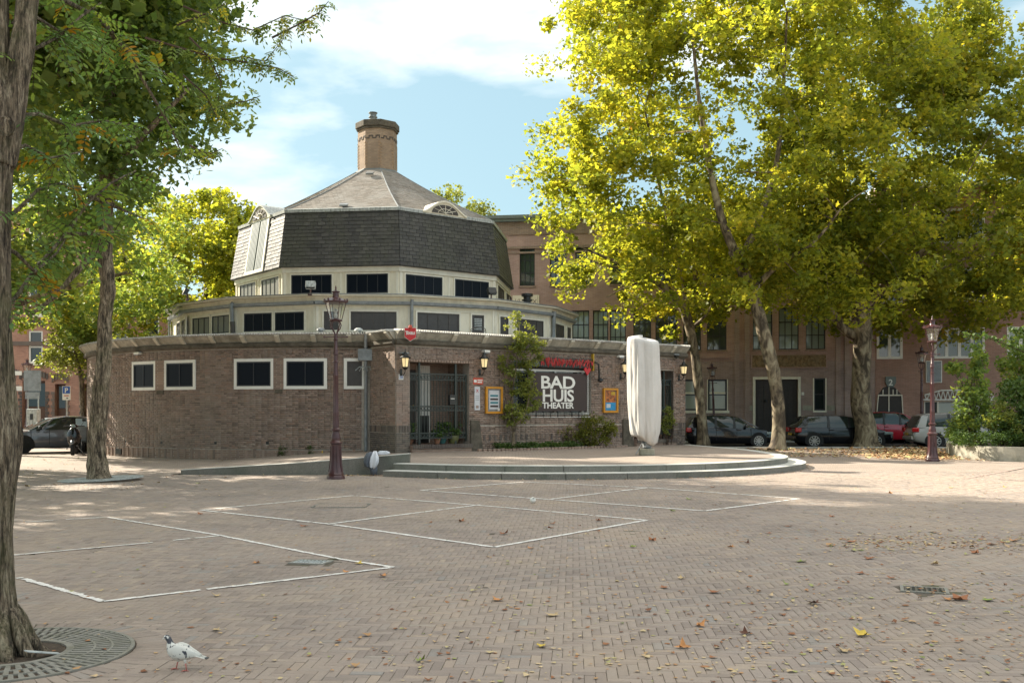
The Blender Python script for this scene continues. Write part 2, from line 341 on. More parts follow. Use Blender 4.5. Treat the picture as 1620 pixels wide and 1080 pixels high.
M['green_metal'] = flat_mat('dark_green_iron', (0.014, 0.026, 0.022), 0.4, var=0.2, spec=0.6)
M['lamp_red'] = flat_mat('oxblood_lamp_paint', (0.062, 0.016, 0.018), 0.35, var=0.2, scale=12, dirt=(0.11, 0.05, 0.045), dscale=4, damt=0.3, spec=0.7)
M['white'] = flat_mat('white_paint', (0.86, 0.845, 0.79), 0.5, var=0.04, dirt=(0.5, 0.48, 0.42), dscale=3, damt=0.3)
M['white_line'] = flat_mat('worn_road_paint', (0.82, 0.80, 0.76), 0.8, var=0.08, scale=30, dirt=(0.42, 0.37, 0.33), dscale=9, damt=0.6)
M['faint_line'] = flat_mat('faded_road_paint', (0.36, 0.27, 0.23), 0.8, var=0.1, scale=30)
M['sign_brown'] = flat_mat('dark_brown_board', (0.060, 0.042, 0.038), 0.7, var=0.04)
M['red'] = flat_mat('red_enamel', (0.55, 0.025, 0.03), 0.35, var=0.05)
M['orange_red'] = flat_mat('orange_red_sign', (0.55, 0.09, 0.05), 0.45, var=0.05)
M['orange'] = flat_mat('orange_wood', (0.62, 0.27, 0.02), 0.5, var=0.12)
M['gold'] = flat_mat('gold_paint', (0.55, 0.35, 0.03), 0.4, var=0.1)
M['blue'] = flat_mat('sign_blue', (0.02, 0.10, 0.42), 0.4, var=0.05)
M['sky_blue'] = flat_mat('poster_blue', (0.03, 0.28, 0.55), 0.5, var=0.25, scale=20)
M['paper'] = flat_mat('printed_paper', (0.62, 0.63, 0.66), 0.6, var=0.05)
M['paper_teal'] = flat_mat('teal_print', (0.06, 0.22, 0.26), 0.6, var=0.3, scale=40)
M['poster_warm'] = flat_mat('orange_poster_print', (0.5, 0.16, 0.04), 0.5, var=0.5, scale=14, dirt=(0.03, 0.02, 0.02), dscale=9, damt=1)
M['fabric'] = flat_mat('grey_cover_fabric', (0.60, 0.59, 0.57), 0.8, var=0.05, scale=3, dirt=(0.47, 0.45, 0.42), dscale=1.3, damt=0.55, stretch=(1.3, 1.3, 0.8), bmp=0.1, bscale=300)
M['bag_white'] = flat_mat('white_cloth', (0.66, 0.68, 0.73), 0.7, var=0.08)
M['bag_grey'] = flat_mat('blue_grey_cloth', (0.10, 0.115, 0.14), 0.75, var=0.2, scale=30)
M['rubber'] = flat_mat('tyre_rubber', (0.02, 0.02, 0.02), 0.85, var=0.2)
M['alloy'] = flat_mat('silver_alloy', (0.55, 0.55, 0.53), 0.3, metal=0.7, var=0.1)
M['car_black'] = glass_mat('black_car_paint', (0.006, 0.007, 0.010), 0.2, 0.4, 0.7)
M['car_grey'] = glass_mat('grey_car_paint', (0.14, 0.145, 0.17), 0.25, 0.5, 1.0)
M['car_red'] = glass_mat('red_car_paint', (0.50, 0.012, 0.03), 0.28, 0.5, 1.0)
M['car_silver'] = glass_mat('silver_car_paint', (0.42, 0.42, 0.40), 0.3, 0.5, 0.8)
M['tail_red'] = glass_mat('tail_lamp_red', (0.45, 0.01, 0.012), 0.15, 0.7)
M['car_glass'] = glass_mat('tinted_car_glass', (0.03, 0.042, 0.036), 0.02, 0.8)
M['asphalt'] = flat_mat('asphalt', (0.06, 0.058, 0.056), 0.9, var=0.2, scale=40, dirt=(0.12, 0.11, 0.1), dscale=0.6)
M['terracotta'] = flat_mat('terracotta_pot', (0.25, 0.12, 0.07), 0.8, var=0.15)
M['pot_green'] = flat_mat('olive_glazed_pot', (0.11, 0.115, 0.04), 0.4, var=0.2)
M['pot_teal'] = flat_mat('teal_glazed_pot', (0.03, 0.12, 0.12), 0.35, var=0.2)
M['soil'] = flat_mat('leaf_strewn_soil', (0.075, 0.055, 0.038), 0.95, var=0.5, scale=20, bmp=0.8)
M['grate'] = flat_mat('cast_iron_grate', (0.245, 0.235, 0.205), 0.6, var=0.2, scale=14, dirt=(0.10, 0.10, 0.05), dscale=5, damt=0.5, bmp=0.3)
M['wood_dark'] = flat_mat('dark_stained_wood', (0.030, 0.022, 0.017), 0.5, var=0.3, scale=8)
M['wood_brown'] = flat_mat('brown_door_wood', (0.10, 0.045, 0.022), 0.5, var=0.3, scale=8)
M['relief'] = flat_mat('carved_brown_relief', (0.22, 0.145, 0.075), 0.85, var=0.7, scale=9, dirt=(0.32, 0.27, 0.18), dscale=3, bmp=1.0, bscale=8)
# bark
def bark_mat(name, a, b_, c_, zs=0.16, scale=14, st=1.0, green=None):
    m, nt, b = mat_new(name); b.inputs['Roughness'].default_value = 0.95
    f = noise_tex(nt, scale, 8, 0.75, stretch=(1, 1, zs), dist=0.6); c = ramp(nt, f, [(0.40, a), (0.50, b_), (0.64, c_)])
    f2 = noise_tex(nt, scale * 3.2, 6, 0.7, stretch=(1, 1, zs * 1.3)); c = mixc(nt, 1.0, c, ramp(nt, f2, [(0.38, (0.35,) * 3), (0.55, (1.1,) * 3)]), 'MULTIPLY')
    if green: c = mixc(nt, ramp(nt, noise_tex(nt, 2.0, 5, 0.7), [(0.5, (0, 0, 0)), (0.7, (0.6,) * 3)]), c, green)
    nt.links.new(c, b.inputs['Base Color']); bump(nt, b, f, st, 0.05); return m
M['bark_furrow'] = bark_mat('furrowed_bark', (0.045, 0.034, 0.024), (0.24, 0.185, 0.125), (0.52, 0.43, 0.31), green=(0.10, 0.105, 0.04))
M['bark_near'] = bark_mat('deeply_furrowed_bark', (0.05, 0.038, 0.028), (0.24, 0.185, 0.125), (0.52, 0.44, 0.32), zs=0.13, scale=30, green=(0.12, 0.125, 0.045))
def plane_bark(name):
    m, nt, b = mat_new(name); b.inputs['Roughness'].default_value = 0.85
    f = noise_tex(nt, 3.2, 6, 0.62, stretch=(1, 1, 0.45), dist=1.0)
    c = ramp(nt, f, [(0.40, (0.06, 0.045, 0.03)), (0.46, (0.13, 0.10, 0.065)), (0.54, (0.24, 0.19, 0.12)), (0.62, (0.36, 0.31, 0.21))]); nt.links.new(c, b.inputs['Base Color'])
    bump(nt, b, f, 0.5, 0.03); return m
M['bark_plane'] = plane_bark('mottled_plane_bark')
M['twig'] = flat_mat('twig_brown', (0.07, 0.045, 0.03), 0.9, var=0.3)
YG = [(0, (0.12, 0.155, 0.028)), (0.3, (0.20, 0.25, 0.038)), (0.6, (0.335, 0.36, 0.048)), (0.92, (0.51, 0.47, 0.06)), (1, (0.46, 0.27, 0.05))]
M['leaf_plane'] = leaf_mat('plane_leaf_yellow_green', YG, 0.62)
M['leaf_plane_deep'] = leaf_mat('plane_leaf_green', [(0, (0.10, 0.15, 0.034)), (0.35, (0.19, 0.24, 0.042)), (0.7, (0.31, 0.33, 0.05)), (0.92, (0.44, 0.40, 0.055)), (1, (0.40, 0.23, 0.045))], 0.6)
M['leaf_dark'] = leaf_mat('leaf_dark_green', [(0, (0.10, 0.17, 0.06)), (0.5, (0.185, 0.275, 0.08)), (0.85, (0.32, 0.37, 0.08)), (1, (0.48, 0.42, 0.05))], 0.52)
M['leaf_locust'] = leaf_mat('compound_leaf_green', [(0, (0.10, 0.19, 0.06)), (0.5, (0.17, 0.29, 0.075)), (0.86, (0.25, 0.34, 0.07)), (0.93, (0.38, 0.27, 0.02)), (1, (0.42, 0.20, 0.02))], 0.42)
M['leaf_pale'] = leaf_mat('pale_leaf', [(0, (0.12, 0.16, 0.045)), (0.6, (0.24, 0.28, 0.07)), (1, (0.40, 0.40, 0.09))], 0.45)
M['leaf_bush'] = leaf_mat('bush_leaf', [(0, (0.09, 0.11, 0.02)), (0.5, (0.17, 0.19, 0.03)), (0.9, (0.27, 0.26, 0.045)), (1, (0.3, 0.16, 0.04))], 0.35)
M['leaf_ivy'] = leaf_mat('ivy_leaf', [(0, (0.035, 0.075, 0.02)), (0.6, (0.08, 0.14, 0.03)), (1, (0.15, 0.21, 0.045))], 0.3)
M['leaf_fallen'] = toned('fallen_leaf', [(0, (0.16, 0.06, 0.025)), (0.2, (0.34, 0.15, 0.06)), (0.4, (0.46, 0.28, 0.13)), (0.65, (0.55, 0.42, 0.25)), (0.85, (0.50, 0.40, 0.20)), (0.95, (0.33, 0.34, 0.12)), (1, (0.14, 0.18, 0.04))], rough=0.8, bmp=0.2)
# ------------------------------------------------------------------ ground
def paving_mat(name, base, joint=(0.09, 0.08, 0.065)):
    m, nt, b = mat_new(name); b.inputs['Roughness'].default_value = 0.85
    g = nn(nt, 'ShaderNodeNewGeometry'); br = nn(nt, 'ShaderNodeTexBrick'); nt.links.new(g.outputs['Position'], br.inputs['Vector'])
    br.inputs['Scale'].default_value = 1; br.inputs['Brick Width'].default_value = 0.2; br.inputs['Row Height'].default_value = 0.1; br.inputs['Mortar Size'].default_value = 0.004
    br.inputs['Color1'].default_value = c4(base); br.inputs['Color2'].default_value = c4(tuple(q * 0.82 for q in base)); br.inputs['Mortar'].default_value = c4(joint)
    v = noise_tex(nt, 0.35, 7, 0.65); c = mixc(nt, 1.0, br.outputs['Color'], ramp(nt, v, [(0.3, (0.82,) * 3), (0.7, (1.15,) * 3)]), 'MULTIPLY')
    nt.links.new(c, b.inputs['Base Color']); bump(nt, b, noise_tex(nt, 9, 6, 0.7), 0.4, 0.02); return m
PAVE = (0.35, 0.285, 0.237)
M['pave_far'] = paving_mat('far_brick_paving', PAVE)
M['pave'] = toned('paving_brick', [(0, (0.24, 0.196, 0.168)), (0.25, (0.294, 0.24, 0.204)), (0.6, (0.32, 0.263, 0.222)), (0.84, (0.30, 0.252, 0.217)), (0.88, (0.262, 0.246, 0.228)), (0.92, (0.36, 0.29, 0.23)), (1, (0.33, 0.262, 0.214))],
                  rough=0.8, stain=(0.33, 0.265, 0.205), sscale=0.45, samt=0.55, stain2=(0.215, 0.185, 0.16), grain=0.14, gscale=60, broad=True, bmp=0.35, bscale=140)
M['joint'] = flat_mat('mossy_sand_joint', (0.10, 0.082, 0.062), 0.95, var=0.3, scale=20, dirt=(0.10, 0.105, 0.04), dscale=1.5, damt=0.8)
GRATE = Vector((-3.3, 6.57))
g_obj = MB(); S = 700
g_obj.add([(-S, -S, -0.0065), (S, -S, -0.0065), (S, S, -0.0065), (-S, S, -0.0065)], [(0, 1, 2, 3)])
ground = obj('ground', g_obj, M['pave_far']); ground['kind'] = 'structure'
bed = MB(); bed.add([(-5.3, 4.55, -0.0025), (5.3, 4.55, -0.0025), (19.3, 26.4, -0.0025), (-19.3, 26.4, -0.0025)], [(0, 1, 2, 3)])
# platform outline (front path of the upper step), then back along the wing wall
UP = [(-2.95, 24.72), (-1.1, 23.95), (0.75, 23.66), (2.6, 23.85), (4.1, 24.35), (5.45, 25.15), (6.65, 26.25), (7.55, 27.6), (8.02, 29.0), (8.15, 30.4), (8.15, 32.2), (8.0, 34.2), (7.4, 36.6), (6.9, 38.9)]
def smooth_path(P, n=4):
    out = []
    P = [Vector(q) for q in P]
    for i in range(len(P) - 1):
        a = P[max(i - 1, 0)]; b = P[i]; c = P[i + 1]; d = P[min(i + 2, len(P) - 1)]
        for k in range(n):
            t = k / n; out.append(0.5 * ((2 * b) + (c - a) * t + (2 * a - 5 * b + 4 * c - d) * t * t + (3 * b - a - 3 * c + d) * t ** 3))
    out.append(P[-1]); return out
def offset_path(P, d):
    out = []
    for i, q in enumerate(P):
        t = (P[min(i + 1, len(P) - 1)] - P[max(i - 1, 0)]).normalized(); out.append(q + Vector((t.y, -t.x)) * d)
    return out
up = smooth_path(UP); low = offset_path(up, 0.5)
inner = offset_path(up, -0.36)
def inside_plat(x, y):
    P = low + [Vector((-3, 34))]; c = False; n = len(P)
    for i in range(n):
        a, b = P[i], P[i - 1]
        if (a.y > y) != (b.y > y) and x < (b.x - a.x) * (y - a.y) / (b.y - a.y) + a.x: c = not c
    return c
# herringbone clinkers, each one a block
W_ = 0.068; ANG = R(-3.5); ca, sa = math.cos(ANG), math.sin(ANG); YMAX = 26.4
cand = []
for iy in range(60, 470):
    for ix in range(-330, 331):
        k = (ix - iy) % 6
        if k == 0: cx, cy, hor = (ix + 1.5) * W_, (iy + 0.5) * W_, True
        elif k == 5: cx, cy, hor = (ix + 0.5) * W_, (iy + 1.5) * W_, False
        else: continue
        x = cx * ca - cy * sa; y = cx * sa + cy * ca
        if y < 4.6 or y > YMAX or abs(x) > 0.64 * y + 2.45: continue
        if (x - GRATE.x) ** 2 + (y - GRATE.y) ** 2 < 0.995 ** 2: continue
        if y > 22.6 and (inside_plat(x, y)): continue
        if y > 25.05 and -8.6 < x < -2.5: continue
        cand.append((x, y, ANG if hor else ANG + math.pi / 2))
for ring_r in (0.87,):
    nb = int(2 * math.pi * 0.8 / 0.066)
    for k in range(nb):
        a = 2 * math.pi * k / nb; cand.append((GRATE.x + ring_r * math.cos(a), GRATE.y + ring_r * math.sin(a), a))
DRAINS = [(gp(492, 889), 0.40, 0.28, R(-14)), (gp(1462, 933), 0.40, 0.30, R(-20))]
cand = [q for q in cand if not any(abs(q[0] - d[0].x) < 0.235 and abs(q[1] - d[0].y) < 0.235 for d in DRAINS)]
cand.sort(key=lambda q: q[1])
ring_part = [q for q in cand if abs(math.hypot(q[0] - GRATE.x, q[1] - GRATE.y) - 0.87) < 0.01]
vis = [q for q in cand if q[1] > 5.75 and abs(q[0]) < 0.52 * q[1]]
single = vis[:300]; sset = set(map(id, single)); rest = [q for q in cand if id(q) not in sset]
def brick_mesh(name, l, w, t, mat):
    mb = MB(); x, y, z = l / 2, w / 2, t; c = 0.0025
    v = [(-x, -y, -z), (x, -y, -z), (x, y, -z), (-x, y, -z), (-x, -y, -c), (x, -y, -c), (x, y, -c), (-x, y, -c), (-x + c, -y + c, 0), (x - c, -y + c, 0), (x - c, y - c, 0), (-x + c, y - c, 0)]
    mb.add(v, [(0, 1, 5, 4), (1, 2, 6, 5), (2, 3, 7, 6), (3, 0, 4, 7), (4, 5, 9, 8), (5, 6, 10, 9), (6, 7, 11, 10), (7, 4, 8, 11), (8, 9, 10, 11)])
    me = bpy.data.meshes.new(name); me.from_pydata(mb.v, [], mb.f); me.materials.append(mat); return me, np.array(mb.v), mb.f
bme, bv, bf = brick_mesh('paving_brick', 0.2012, 0.0648, 0.02, M['pave'])
def hvar(x, y): return 0.0025 * noise.noise(Vector((x * 0.5, y * 0.5, 0))) + 0.0015
for x, y, a in single:
    o = bpy.data.objects.new('brick', bme); C.objects.link(o); o.parent = ground
    o.location = (x, y, hvar(x, y) + random.gauss(0, 0.0011)); o.rotation_euler = (random.gauss(0, 0.012), random.gauss(0, 0.006), a + random.gauss(0, 0.006))
def stamp(name, items, bv, bf, mat, parent, sx=None):
    """joins copies of one small block: items of (x, y, z, yaw, rx, ry, scale x)"""
    n = len(items); it = np.array(items, dtype=np.float64); nv = len(bv)
    a = it[:, 3]; ca_, sa_ = np.cos(a)[:, None], np.sin(a)[:, None]
    X = bv[None, :, 0] * it[:, 6][:, None]; Y = np.repeat(bv[None, :, 1], n, 0); Z = np.repeat(bv[None, :, 2], n, 0)
    Z = Z + Y * np.tan(it[:, 4])[:, None] - X * np.tan(it[:, 5])[:, None]
    V = np.stack([X * ca_ - Y * sa_ + it[:, 0][:, None], X * sa_ + Y * ca_ + it[:, 1][:, None], Z + it[:, 2][:, None]], -1).reshape(-1, 3)
    Fq = np.array(bf); Fc = (Fq[None] + (np.arange(n) * nv)[:, None, None]).reshape(-1, Fq.shape[1])
    tone = np.repeat(rng.random(n), len(bf)); return npmesh(name, V, Fc, mat, parent, tone, kind='stuff')
items = [(x, y, hvar(x, y) + random.gauss(0, 0.0011), a + random.gauss(0, 0.006), random.gauss(0, 0.012), random.gauss(0, 0.006), 1.0) for x, y, a in rest]
stamp('herringbone_brickwork', items, bv, bf, M['pave'], ground)
obj('sand_bed', bed, M['joint'], ground)
fb = MB()
for i in range(72):
    a0, a1 = 2 * math.pi * i / 72, 2 * math.pi * (i + 1) / 72; fb.add([(GRATE.x + r_ * math.cos(w_), GRATE.y + r_ * math.sin(w_), 0.0) for r_, w_ in ((0.95, a0), (1.13, a0), (1.13, a1), (0.95, a1))], [(0, 1, 2, 3)])
obj('cut_brick_fill', fb, M['pave_far'], ground)

# street behind, with kerb
st = MB(); st.add([(-60, 43.2, -0.002), (90, 43.2, -0.002), (90, 51.0, -0.002), (-60, 51.0, -0.002)], [(0, 1, 2, 3)])
street = obj('road', st, M['asphalt']); street['kind'] = 'structure'
kb = MB(); kb.box((19, 43.1, 0.0), (28, 0.18, 0.10)); kb.box((25, 51.1, 0.02), (60, 0.18, 0.16))
tag(obj('kerb', kb, M['granite_top']), kind='structure')

# white play-court lines: sheets a few mm over the bricks
def line_obj(pts, w, label, mat=None, closed=False, brk=True):
    t = thing('court_marking', label, 'road marking', (pts[0][0].x, pts[0][0].y, 0), group='white court lines painted on the paving')
    for (a, b) in pts:
        a = Vector((a.x, a.y)); b = Vector((b.x, b.y)); d = b - a; n = max(int(d.length / 0.055), 1); u = d.normalized(); v = Vector((-u.y, u.x)); mb = MB()
        for i in range(n):      # painted brick by brick: ragged edges and small gaps where paint has worn off
            if random.random() < 0.03: continue
            p = a + d * (i / n); q = a + d * ((i + 0.97) / n); j1 = random.gauss(0, 0.006); j2 = random.gauss(0, 0.006)
            mb.add([(*(p - v * (w / 2 + j1)), 0.0085), (*(q - v * (w / 2 + j1)), 0.0085), (*(q + v * (w / 2 + j2)), 0.0085), (*(p + v * (w / 2 + j2)), 0.0085)], [(0, 1, 2, 3)])
        obj('line', mb, mat or M['white_line'], t)
g = lambda x, y: gp(x, y)
line_obj([(g(40, 826), g(92, 823.2)), (g(104, 821.8), g(170, 818.4)), (g(170, 818.4), g(345, 846.5)), (g(345, 846.5), g(540, 885)), (g(540, 885), g(622, 897.5)), (g(622, 897.5), g(538, 908)), (g(538, 908), g(163, 951.7)), (g(163, 951.7), g(30, 914)), (g(-40, 884), g(242, 858.3)), (g(274, 855), g(355, 846.8))],
         0.058, 'worn white court lines nearest the big trunk, left of the drain')
line_obj([(g(318, 807), g(560, 784)), (g(560, 784), g(800, 803)), (g(800, 803), g(1023, 823)), (g(1023, 823), g(782, 865.7)), (g(782, 865.7), g(520, 829)), (g(520, 829), g(318, 807)), (g(520, 829), g(760, 798.5))],
         0.068, 'white court lines in the middle of the square in front of the red lamp post')
line_obj([(g(666, 775.6), g(830, 762.4)), (g(830, 762.4), g(1025, 771.4)), (g(1025, 771.4), g(1264, 789)), (g(1264, 789), g(1115, 808.3)), (g(1115, 808.3), g(868, 790)), (g(868, 790), g(666, 775.6)), (g(868, 790), g(1025, 771.4))],
         0.078, 'white court lines just in front of the curved granite steps')
line_obj([(g(1528, 757), g(1640, 736)), (g(1580, 758), g(1640, 762))], 0.10, 'faint pinkish court lines at the sunlit edge below the planter', M['faint_line'])

# drains
for k, (c, dx, dy, a) in enumerate(DRAINS):
    t = thing('drain_grate', ['square iron drain grate with light bars beside the nearest court lines', 'dark iron drain grate half covered with leaves at the right'][k], 'drain', (c.x, c.y, 0), a)
    mb = MB()
    for i in range(2): mb.box(((-0.5 + i) * (dx - 0.03), 0, 0.004), (0.03, dy, 0.012)); mb.box((0, (-0.5 + i) * (dy - 0.03), 0.004), (dx - 0.06, 0.03, 0.012))
    obj('rim', mb, M['grate'], t, local=True, kind='stuff')
    pit = MB(); pit.box((0, 0, -0.0005), (dx - 0.05, dy - 0.05, 0.002)); obj('pit', pit, M['black_metal'], t, local=True)
    for i in range(8):
        b_ = MB(); b_.box((-dx / 2 + 0.045 + i * (dx - 0.09) / 7, 0, 0.005), (0.02, dy - 0.06, 0.008)); obj('bar', b_, M['zinc_light'] if k == 0 else M['stone_dark'], t, local=True)
mh = thing('manhole_cover', 'flush square stone cover with grassy joints between the middle court lines', 'manhole cover', gp(540, 800))
mb = MB(); c = gp(540, 800); mb.box((c.x, c.y, 0.006), (0.85, 0.62, 0.012), R(8)); obj('cover', mb, M['pave_far'], mh)
mb = MB()
for s_ in (-1, 1): mb.box((c.x, c.y + s_ * 0.325, 0.009), (0.9, 0.02, 0.012), R(0)); mb.box((c.x + s_ * 0.44, c.y, 0.009), (0.02, 0.67, 0.012), R(0))
obj('rim', mb, M['grate'], mh, kind='stuff')

# tree grate at the nearest trunk: concentric slotted iron rings
tg = thing('tree_grate', 'round slotted iron tree grate around the nearest trunk', 'tree grate', (GRATE.x, GRATE.y, 0))
mb = MB()
def annulus(mb, r0, r1, z0, z1, n, a0=0, a1=2 * math.pi):
    for i in range(n):
        a = a0 + (a1 - a0) * i / n; b = a0 + (a1 - a0) * (i + 1) / n
        P = [(r0, a), (r1, a), (r1, b), (r0, b)]
        mb.hexa([(r * math.cos(w), r * math.sin(w), z0) for r, w in P] + [(r * math.cos(w), r * math.sin(w), z1) for r, w in P])
for r0, r1 in ((0.33, 0.375), (0.50, 0.515), (0.61, 0.625), (0.735, 0.76)): annulus(mb, r0, r1, -0.004, 0.012, 64)
obj('rim', mb, M['grate'], tg, local=True)
mb = MB(); 
for r0, r1, n in ((0.375, 0.50, 46), (0.515, 0.61, 62), (0.625, 0.735, 76)):
    for k in range(n):
        a = 2 * math.pi * (k + 0.5) / n; w = 2 * math.pi / n * 0.27; annulus(mb, r0, r1, -0.004, 0.010, 1, a - w, a + w)
obj('grate_bars', mb, M['grate'], tg, local=True, kind='stuff')
mb = MB(); annulus(mb, 0.01, 0.77, -0.0020, 0.0004, 40); obj('soil', mb, M['soil'], tg, local=True)
mb = MB(); mb.box((0.25, -0.10, 0.035), (0.22, 0.06, 0.006), R(48), Matrix.Rotation(R(48), 4, 'Z') @ Matrix.Rotation(R(14), 4, 'Y')); obj('metal_strap', mb, M['zinc_light'], tg, local=True)

# ------------------------------------------------------------------ granite platform and steps
plat = thing('stone_platform', 'raised paved terrace with two curved granite steps in front of the theatre', 'terrace', (2.5, 28, 0))
def band(mb, A, B, z0, z1):
    for i in range(len(A) - 1):
        mb.hexa([(A[i].x, A[i].y, z0), (A[i + 1].x, A[i + 1].y, z0), (B[i + 1].x, B[i + 1].y, z0), (B[i].x, B[i].y, z0), (A[i].x, A[i].y, z1), (A[i + 1].x, A[i + 1].y, z1), (B[i + 1].x, B[i + 1].y, z1), (B[i].x, B[i].y, z1)])
for nm, A, B, z0, z1 in (('lower_step', low, offset_path(up, 0.002), -0.02, 0.15), ('upper_step', up, inner, -0.02, 0.30)):
    seg = 3; i = 0
    while i < len(A) - 1:
        j = min(i + seg, len(A) - 1); mb = MB(); PA, PB = list(A[i:j + 1]), list(B[i:j + 1]); PA[0] = PA[0].lerp(PA[1], 0.03); PB[0] = PB[0].lerp(PB[1], 0.03); band(mb, PA, PB, z0, z1 - 0.012)
        a0 = [A[q] + (A[q] - B[q]).normalized() * 0.0 for q in range(i, j + 1)]
        o = obj(nm.split('_')[1] + '_block', mb, M['granite'], plat)
        e = MB(); fr = [A[q] + (A[q] - B[q]).normalized() * 0.006 for q in range(i, j + 1)]; fr[0] = fr[0].lerp(fr[1], 0.03); band(e, fr, PB, z1 - 0.012, z1); obj('tread', e, M['granite_top'], o)
        i = j
mb = MB(); P = [(q.x, q.y) for q in inner] + [(-3.0, 36.0), (-4.6, 34.0), (-4.75, 32.2), (-3.2, 26.4), (-2.55, 25.3)]
mb.prism(P, 0.0, 0.295); obj('terrace_paving', mb, M['pave_far'], plat)
# sloping granite ramp wall + ramp
rw = thing('ramp_wall', 'low granite wall that rises along the ramp to the terrace, behind the lamp post', 'wall', (-8.35, 25.1, 0))
rp = [(-8.35, 25.1, 0.12), (-6.9, 24.95, 0.212), (-5.5, 24.9, 0.30), (-4.1, 24.95, 0.405), (-2.6, 25.2, 0.527)]
for i in range(4):
    a, b = rp[i], rp[i + 1]; mb = MB(); ex = 0.004 if i < 3 else 0; bx = b[0] - ex
    mb.hexa([(a[0], a[1], -0.02), (bx, b[1], -0.02), (bx, b[1] + 0.32, -0.02), (a[0], a[1] + 0.32, -0.02), (a[0], a[1], a[2] - 0.012), (bx, b[1], b[2] - 0.012), (bx, b[1] + 0.32, b[2] - 0.012), (a[0], a[1] + 0.32, a[2] - 0.012)])
    o = obj('granite_block', mb, M['granite'], rw)
    e = MB(); e.hexa([(a[0], a[1] - 0.006, a[2] - 0.012), (bx, b[1] - 0.006, b[2] - 0.012), (bx, b[1] + 0.32, b[2] - 0.012), (a[0], a[1] + 0.32, a[2] - 0.012), (a[0], a[1] - 0.006, a[2]), (bx, b[1] - 0.006, b[2]), (bx, b[1] + 0.32, b[2]), (a[0], a[1] + 0.32, a[2])])
    obj('top_edge', e, M['granite_top'], o)
mb = MB(); mb.add([(-9.3, 25.42, 0.0), (-4.6, 25.28, 0.29), (-2.6, 25.5, 0.293), (-4.3, 32.4, 0.293), (-6.2, 32.6, 0.28), (-10.2, 33.2, 0.0)], [(0, 1, 2, 3, 4, 5)])
mb = MB(); mb.add([(-8.75, 25.28, -0.006), (-4.9, 25.25, 0.27), (-2.6, 25.5, 0.292), (-4.3, 32.6, 0.292), (-5.9, 32.6, 0.27), (-9.4, 33.2, -0.006)], [(0, 1, 4, 5), (1, 2, 3, 4)])
tag(obj('ramp', mb, M['pave_far']), kind='structure')

# ------------------------------------------------------------------ the theatre
CX, CY = -5.97, 44.2
def polar(f, r): return (CX + r * math.sin(R(f)), CY - r * math.cos(R(f)))
bath = thing('theatre_building', 'round brown brick theatre with cream upper storeys, dark slate mansard and tall chimney', 'building', (CX, CY, 0))
ring = Arc((CX, CY), 11.85)
wing = Flat((-3.6, 30.9), to=(-3.6 + 12.9 * 0.8, 30.9 + 12.9 * 0.6))
side = Flat((-3.6 - 0.6 * 1.62, 30.9 + 0.8 * 1.62), to=(-3.6, 30.9))            # lit left flank of the pier
ZT = 3.66
# masonry cores (mortar coloured), bricks are laid on top as blocks
S0, S1 = ring.R * R(-200), ring.R * R(6.9)
mb = MB(); mb.fbox(ring, ring.R * R(-92), S1, -0.02, ZT, -0.35, 0.0, 64); obj('wall', mb, M['mortar'], bath)
mb = MB(); mb.fbox(ring, ring.R * R(-292), ring.R * R(-92.2), -0.02, ZT, -0.35, 0.0, 60); obj('rear_wall', mb, M['brick_far'], bath)
D1 = (0.487, 2.74, 0.28, 3.15); D2 = (10.15, 12.25, 0.28, 3.15)
WN = (wing.s_of(812), wing.s_of(935), wing.z_of(900, 655), wing.z_of(900, 574))
mb = MB()
def wall_rects(mb, F, s0, s1, z0, z1, holes, d0, d1):
    cuts = sorted({s0, s1, *[h[0] for h in holes], *[h[1] for h in holes]})
    for a, b in zip(cuts, cuts[1:]):
        hs = sorted([h for h in holes if h[0] <= a + 1e-6 and h[1] >= b - 1e-6], key=lambda h: h[2]); z = z0
        for h in hs:
            if h[2] > z + 1e-4: mb.fbox(F, a, b, z, h[2], d0, d1)
            z = h[3]
        if z < z1 - 1e-4: mb.fbox(F, a, b, z, z1, d0, d1)
wall_rects(mb, wing, 0.0, wing.len, -0.02, ZT, [D1, D2, WN], -0.36, 0.0); obj('front_wall', mb, M['mortar'], bath)
mb = MB(); mb.fbox(side, 0, 1.62 - 0.001, -0.02, ZT, -0.3, 0.0); obj('pier_wall', mb, M['mortar'], bath)
wr = Flat(wing.pt(wing.len, 0, 0)[:2], ang=math.atan2(wing.t.y, wing.t.x) + math.pi / 2)
mb = MB(); mb.fbox(wr, 0.0, 3.0, -0.02, ZT, -0.36, 0.0); obj('return_wall', mb, M['brick_far'], bath)
# brick courses
def courses(F, s0, s1, z0, z1, holes, Lb=0.21, Hb=0.0615, off=0.0):
    out = []; nrow = int((z1 - z0) / Hb)
    for r in range(nrow):
        z = z0 + r * Hb; s = s0 - (0 if (r % 2 == 0) else Lb * 0.5) + off
        while s < s1 - 0.01:
            # cross bond: headers every other course
            l = Lb if (r % 2 == 0 or random.random() > 0.5) else Lb / 2
            a = max(s, s0); b = min(s + l, s1); s += l
            if b - a < 0.03: continue
            segs = [(a, b)]
            for h in holes:
                if z + Hb > h[2] + 0.01 and z < h[3] - 0.01:
                    ns = []
                    for p, q in segs:
                        if q <= h[0] or p >= h[1]: ns.append((p, q)); continue
                        if p < h[0] - 0.03: ns.append((p, h[0]))
                        if q > h[1] + 0.03: ns.append((h[1], q))
                    segs = ns
            out += [((p + q) / 2, z + Hb / 2, q - p) for p, q in segs if q - p > 0.03]
    return out
bd = 0.02
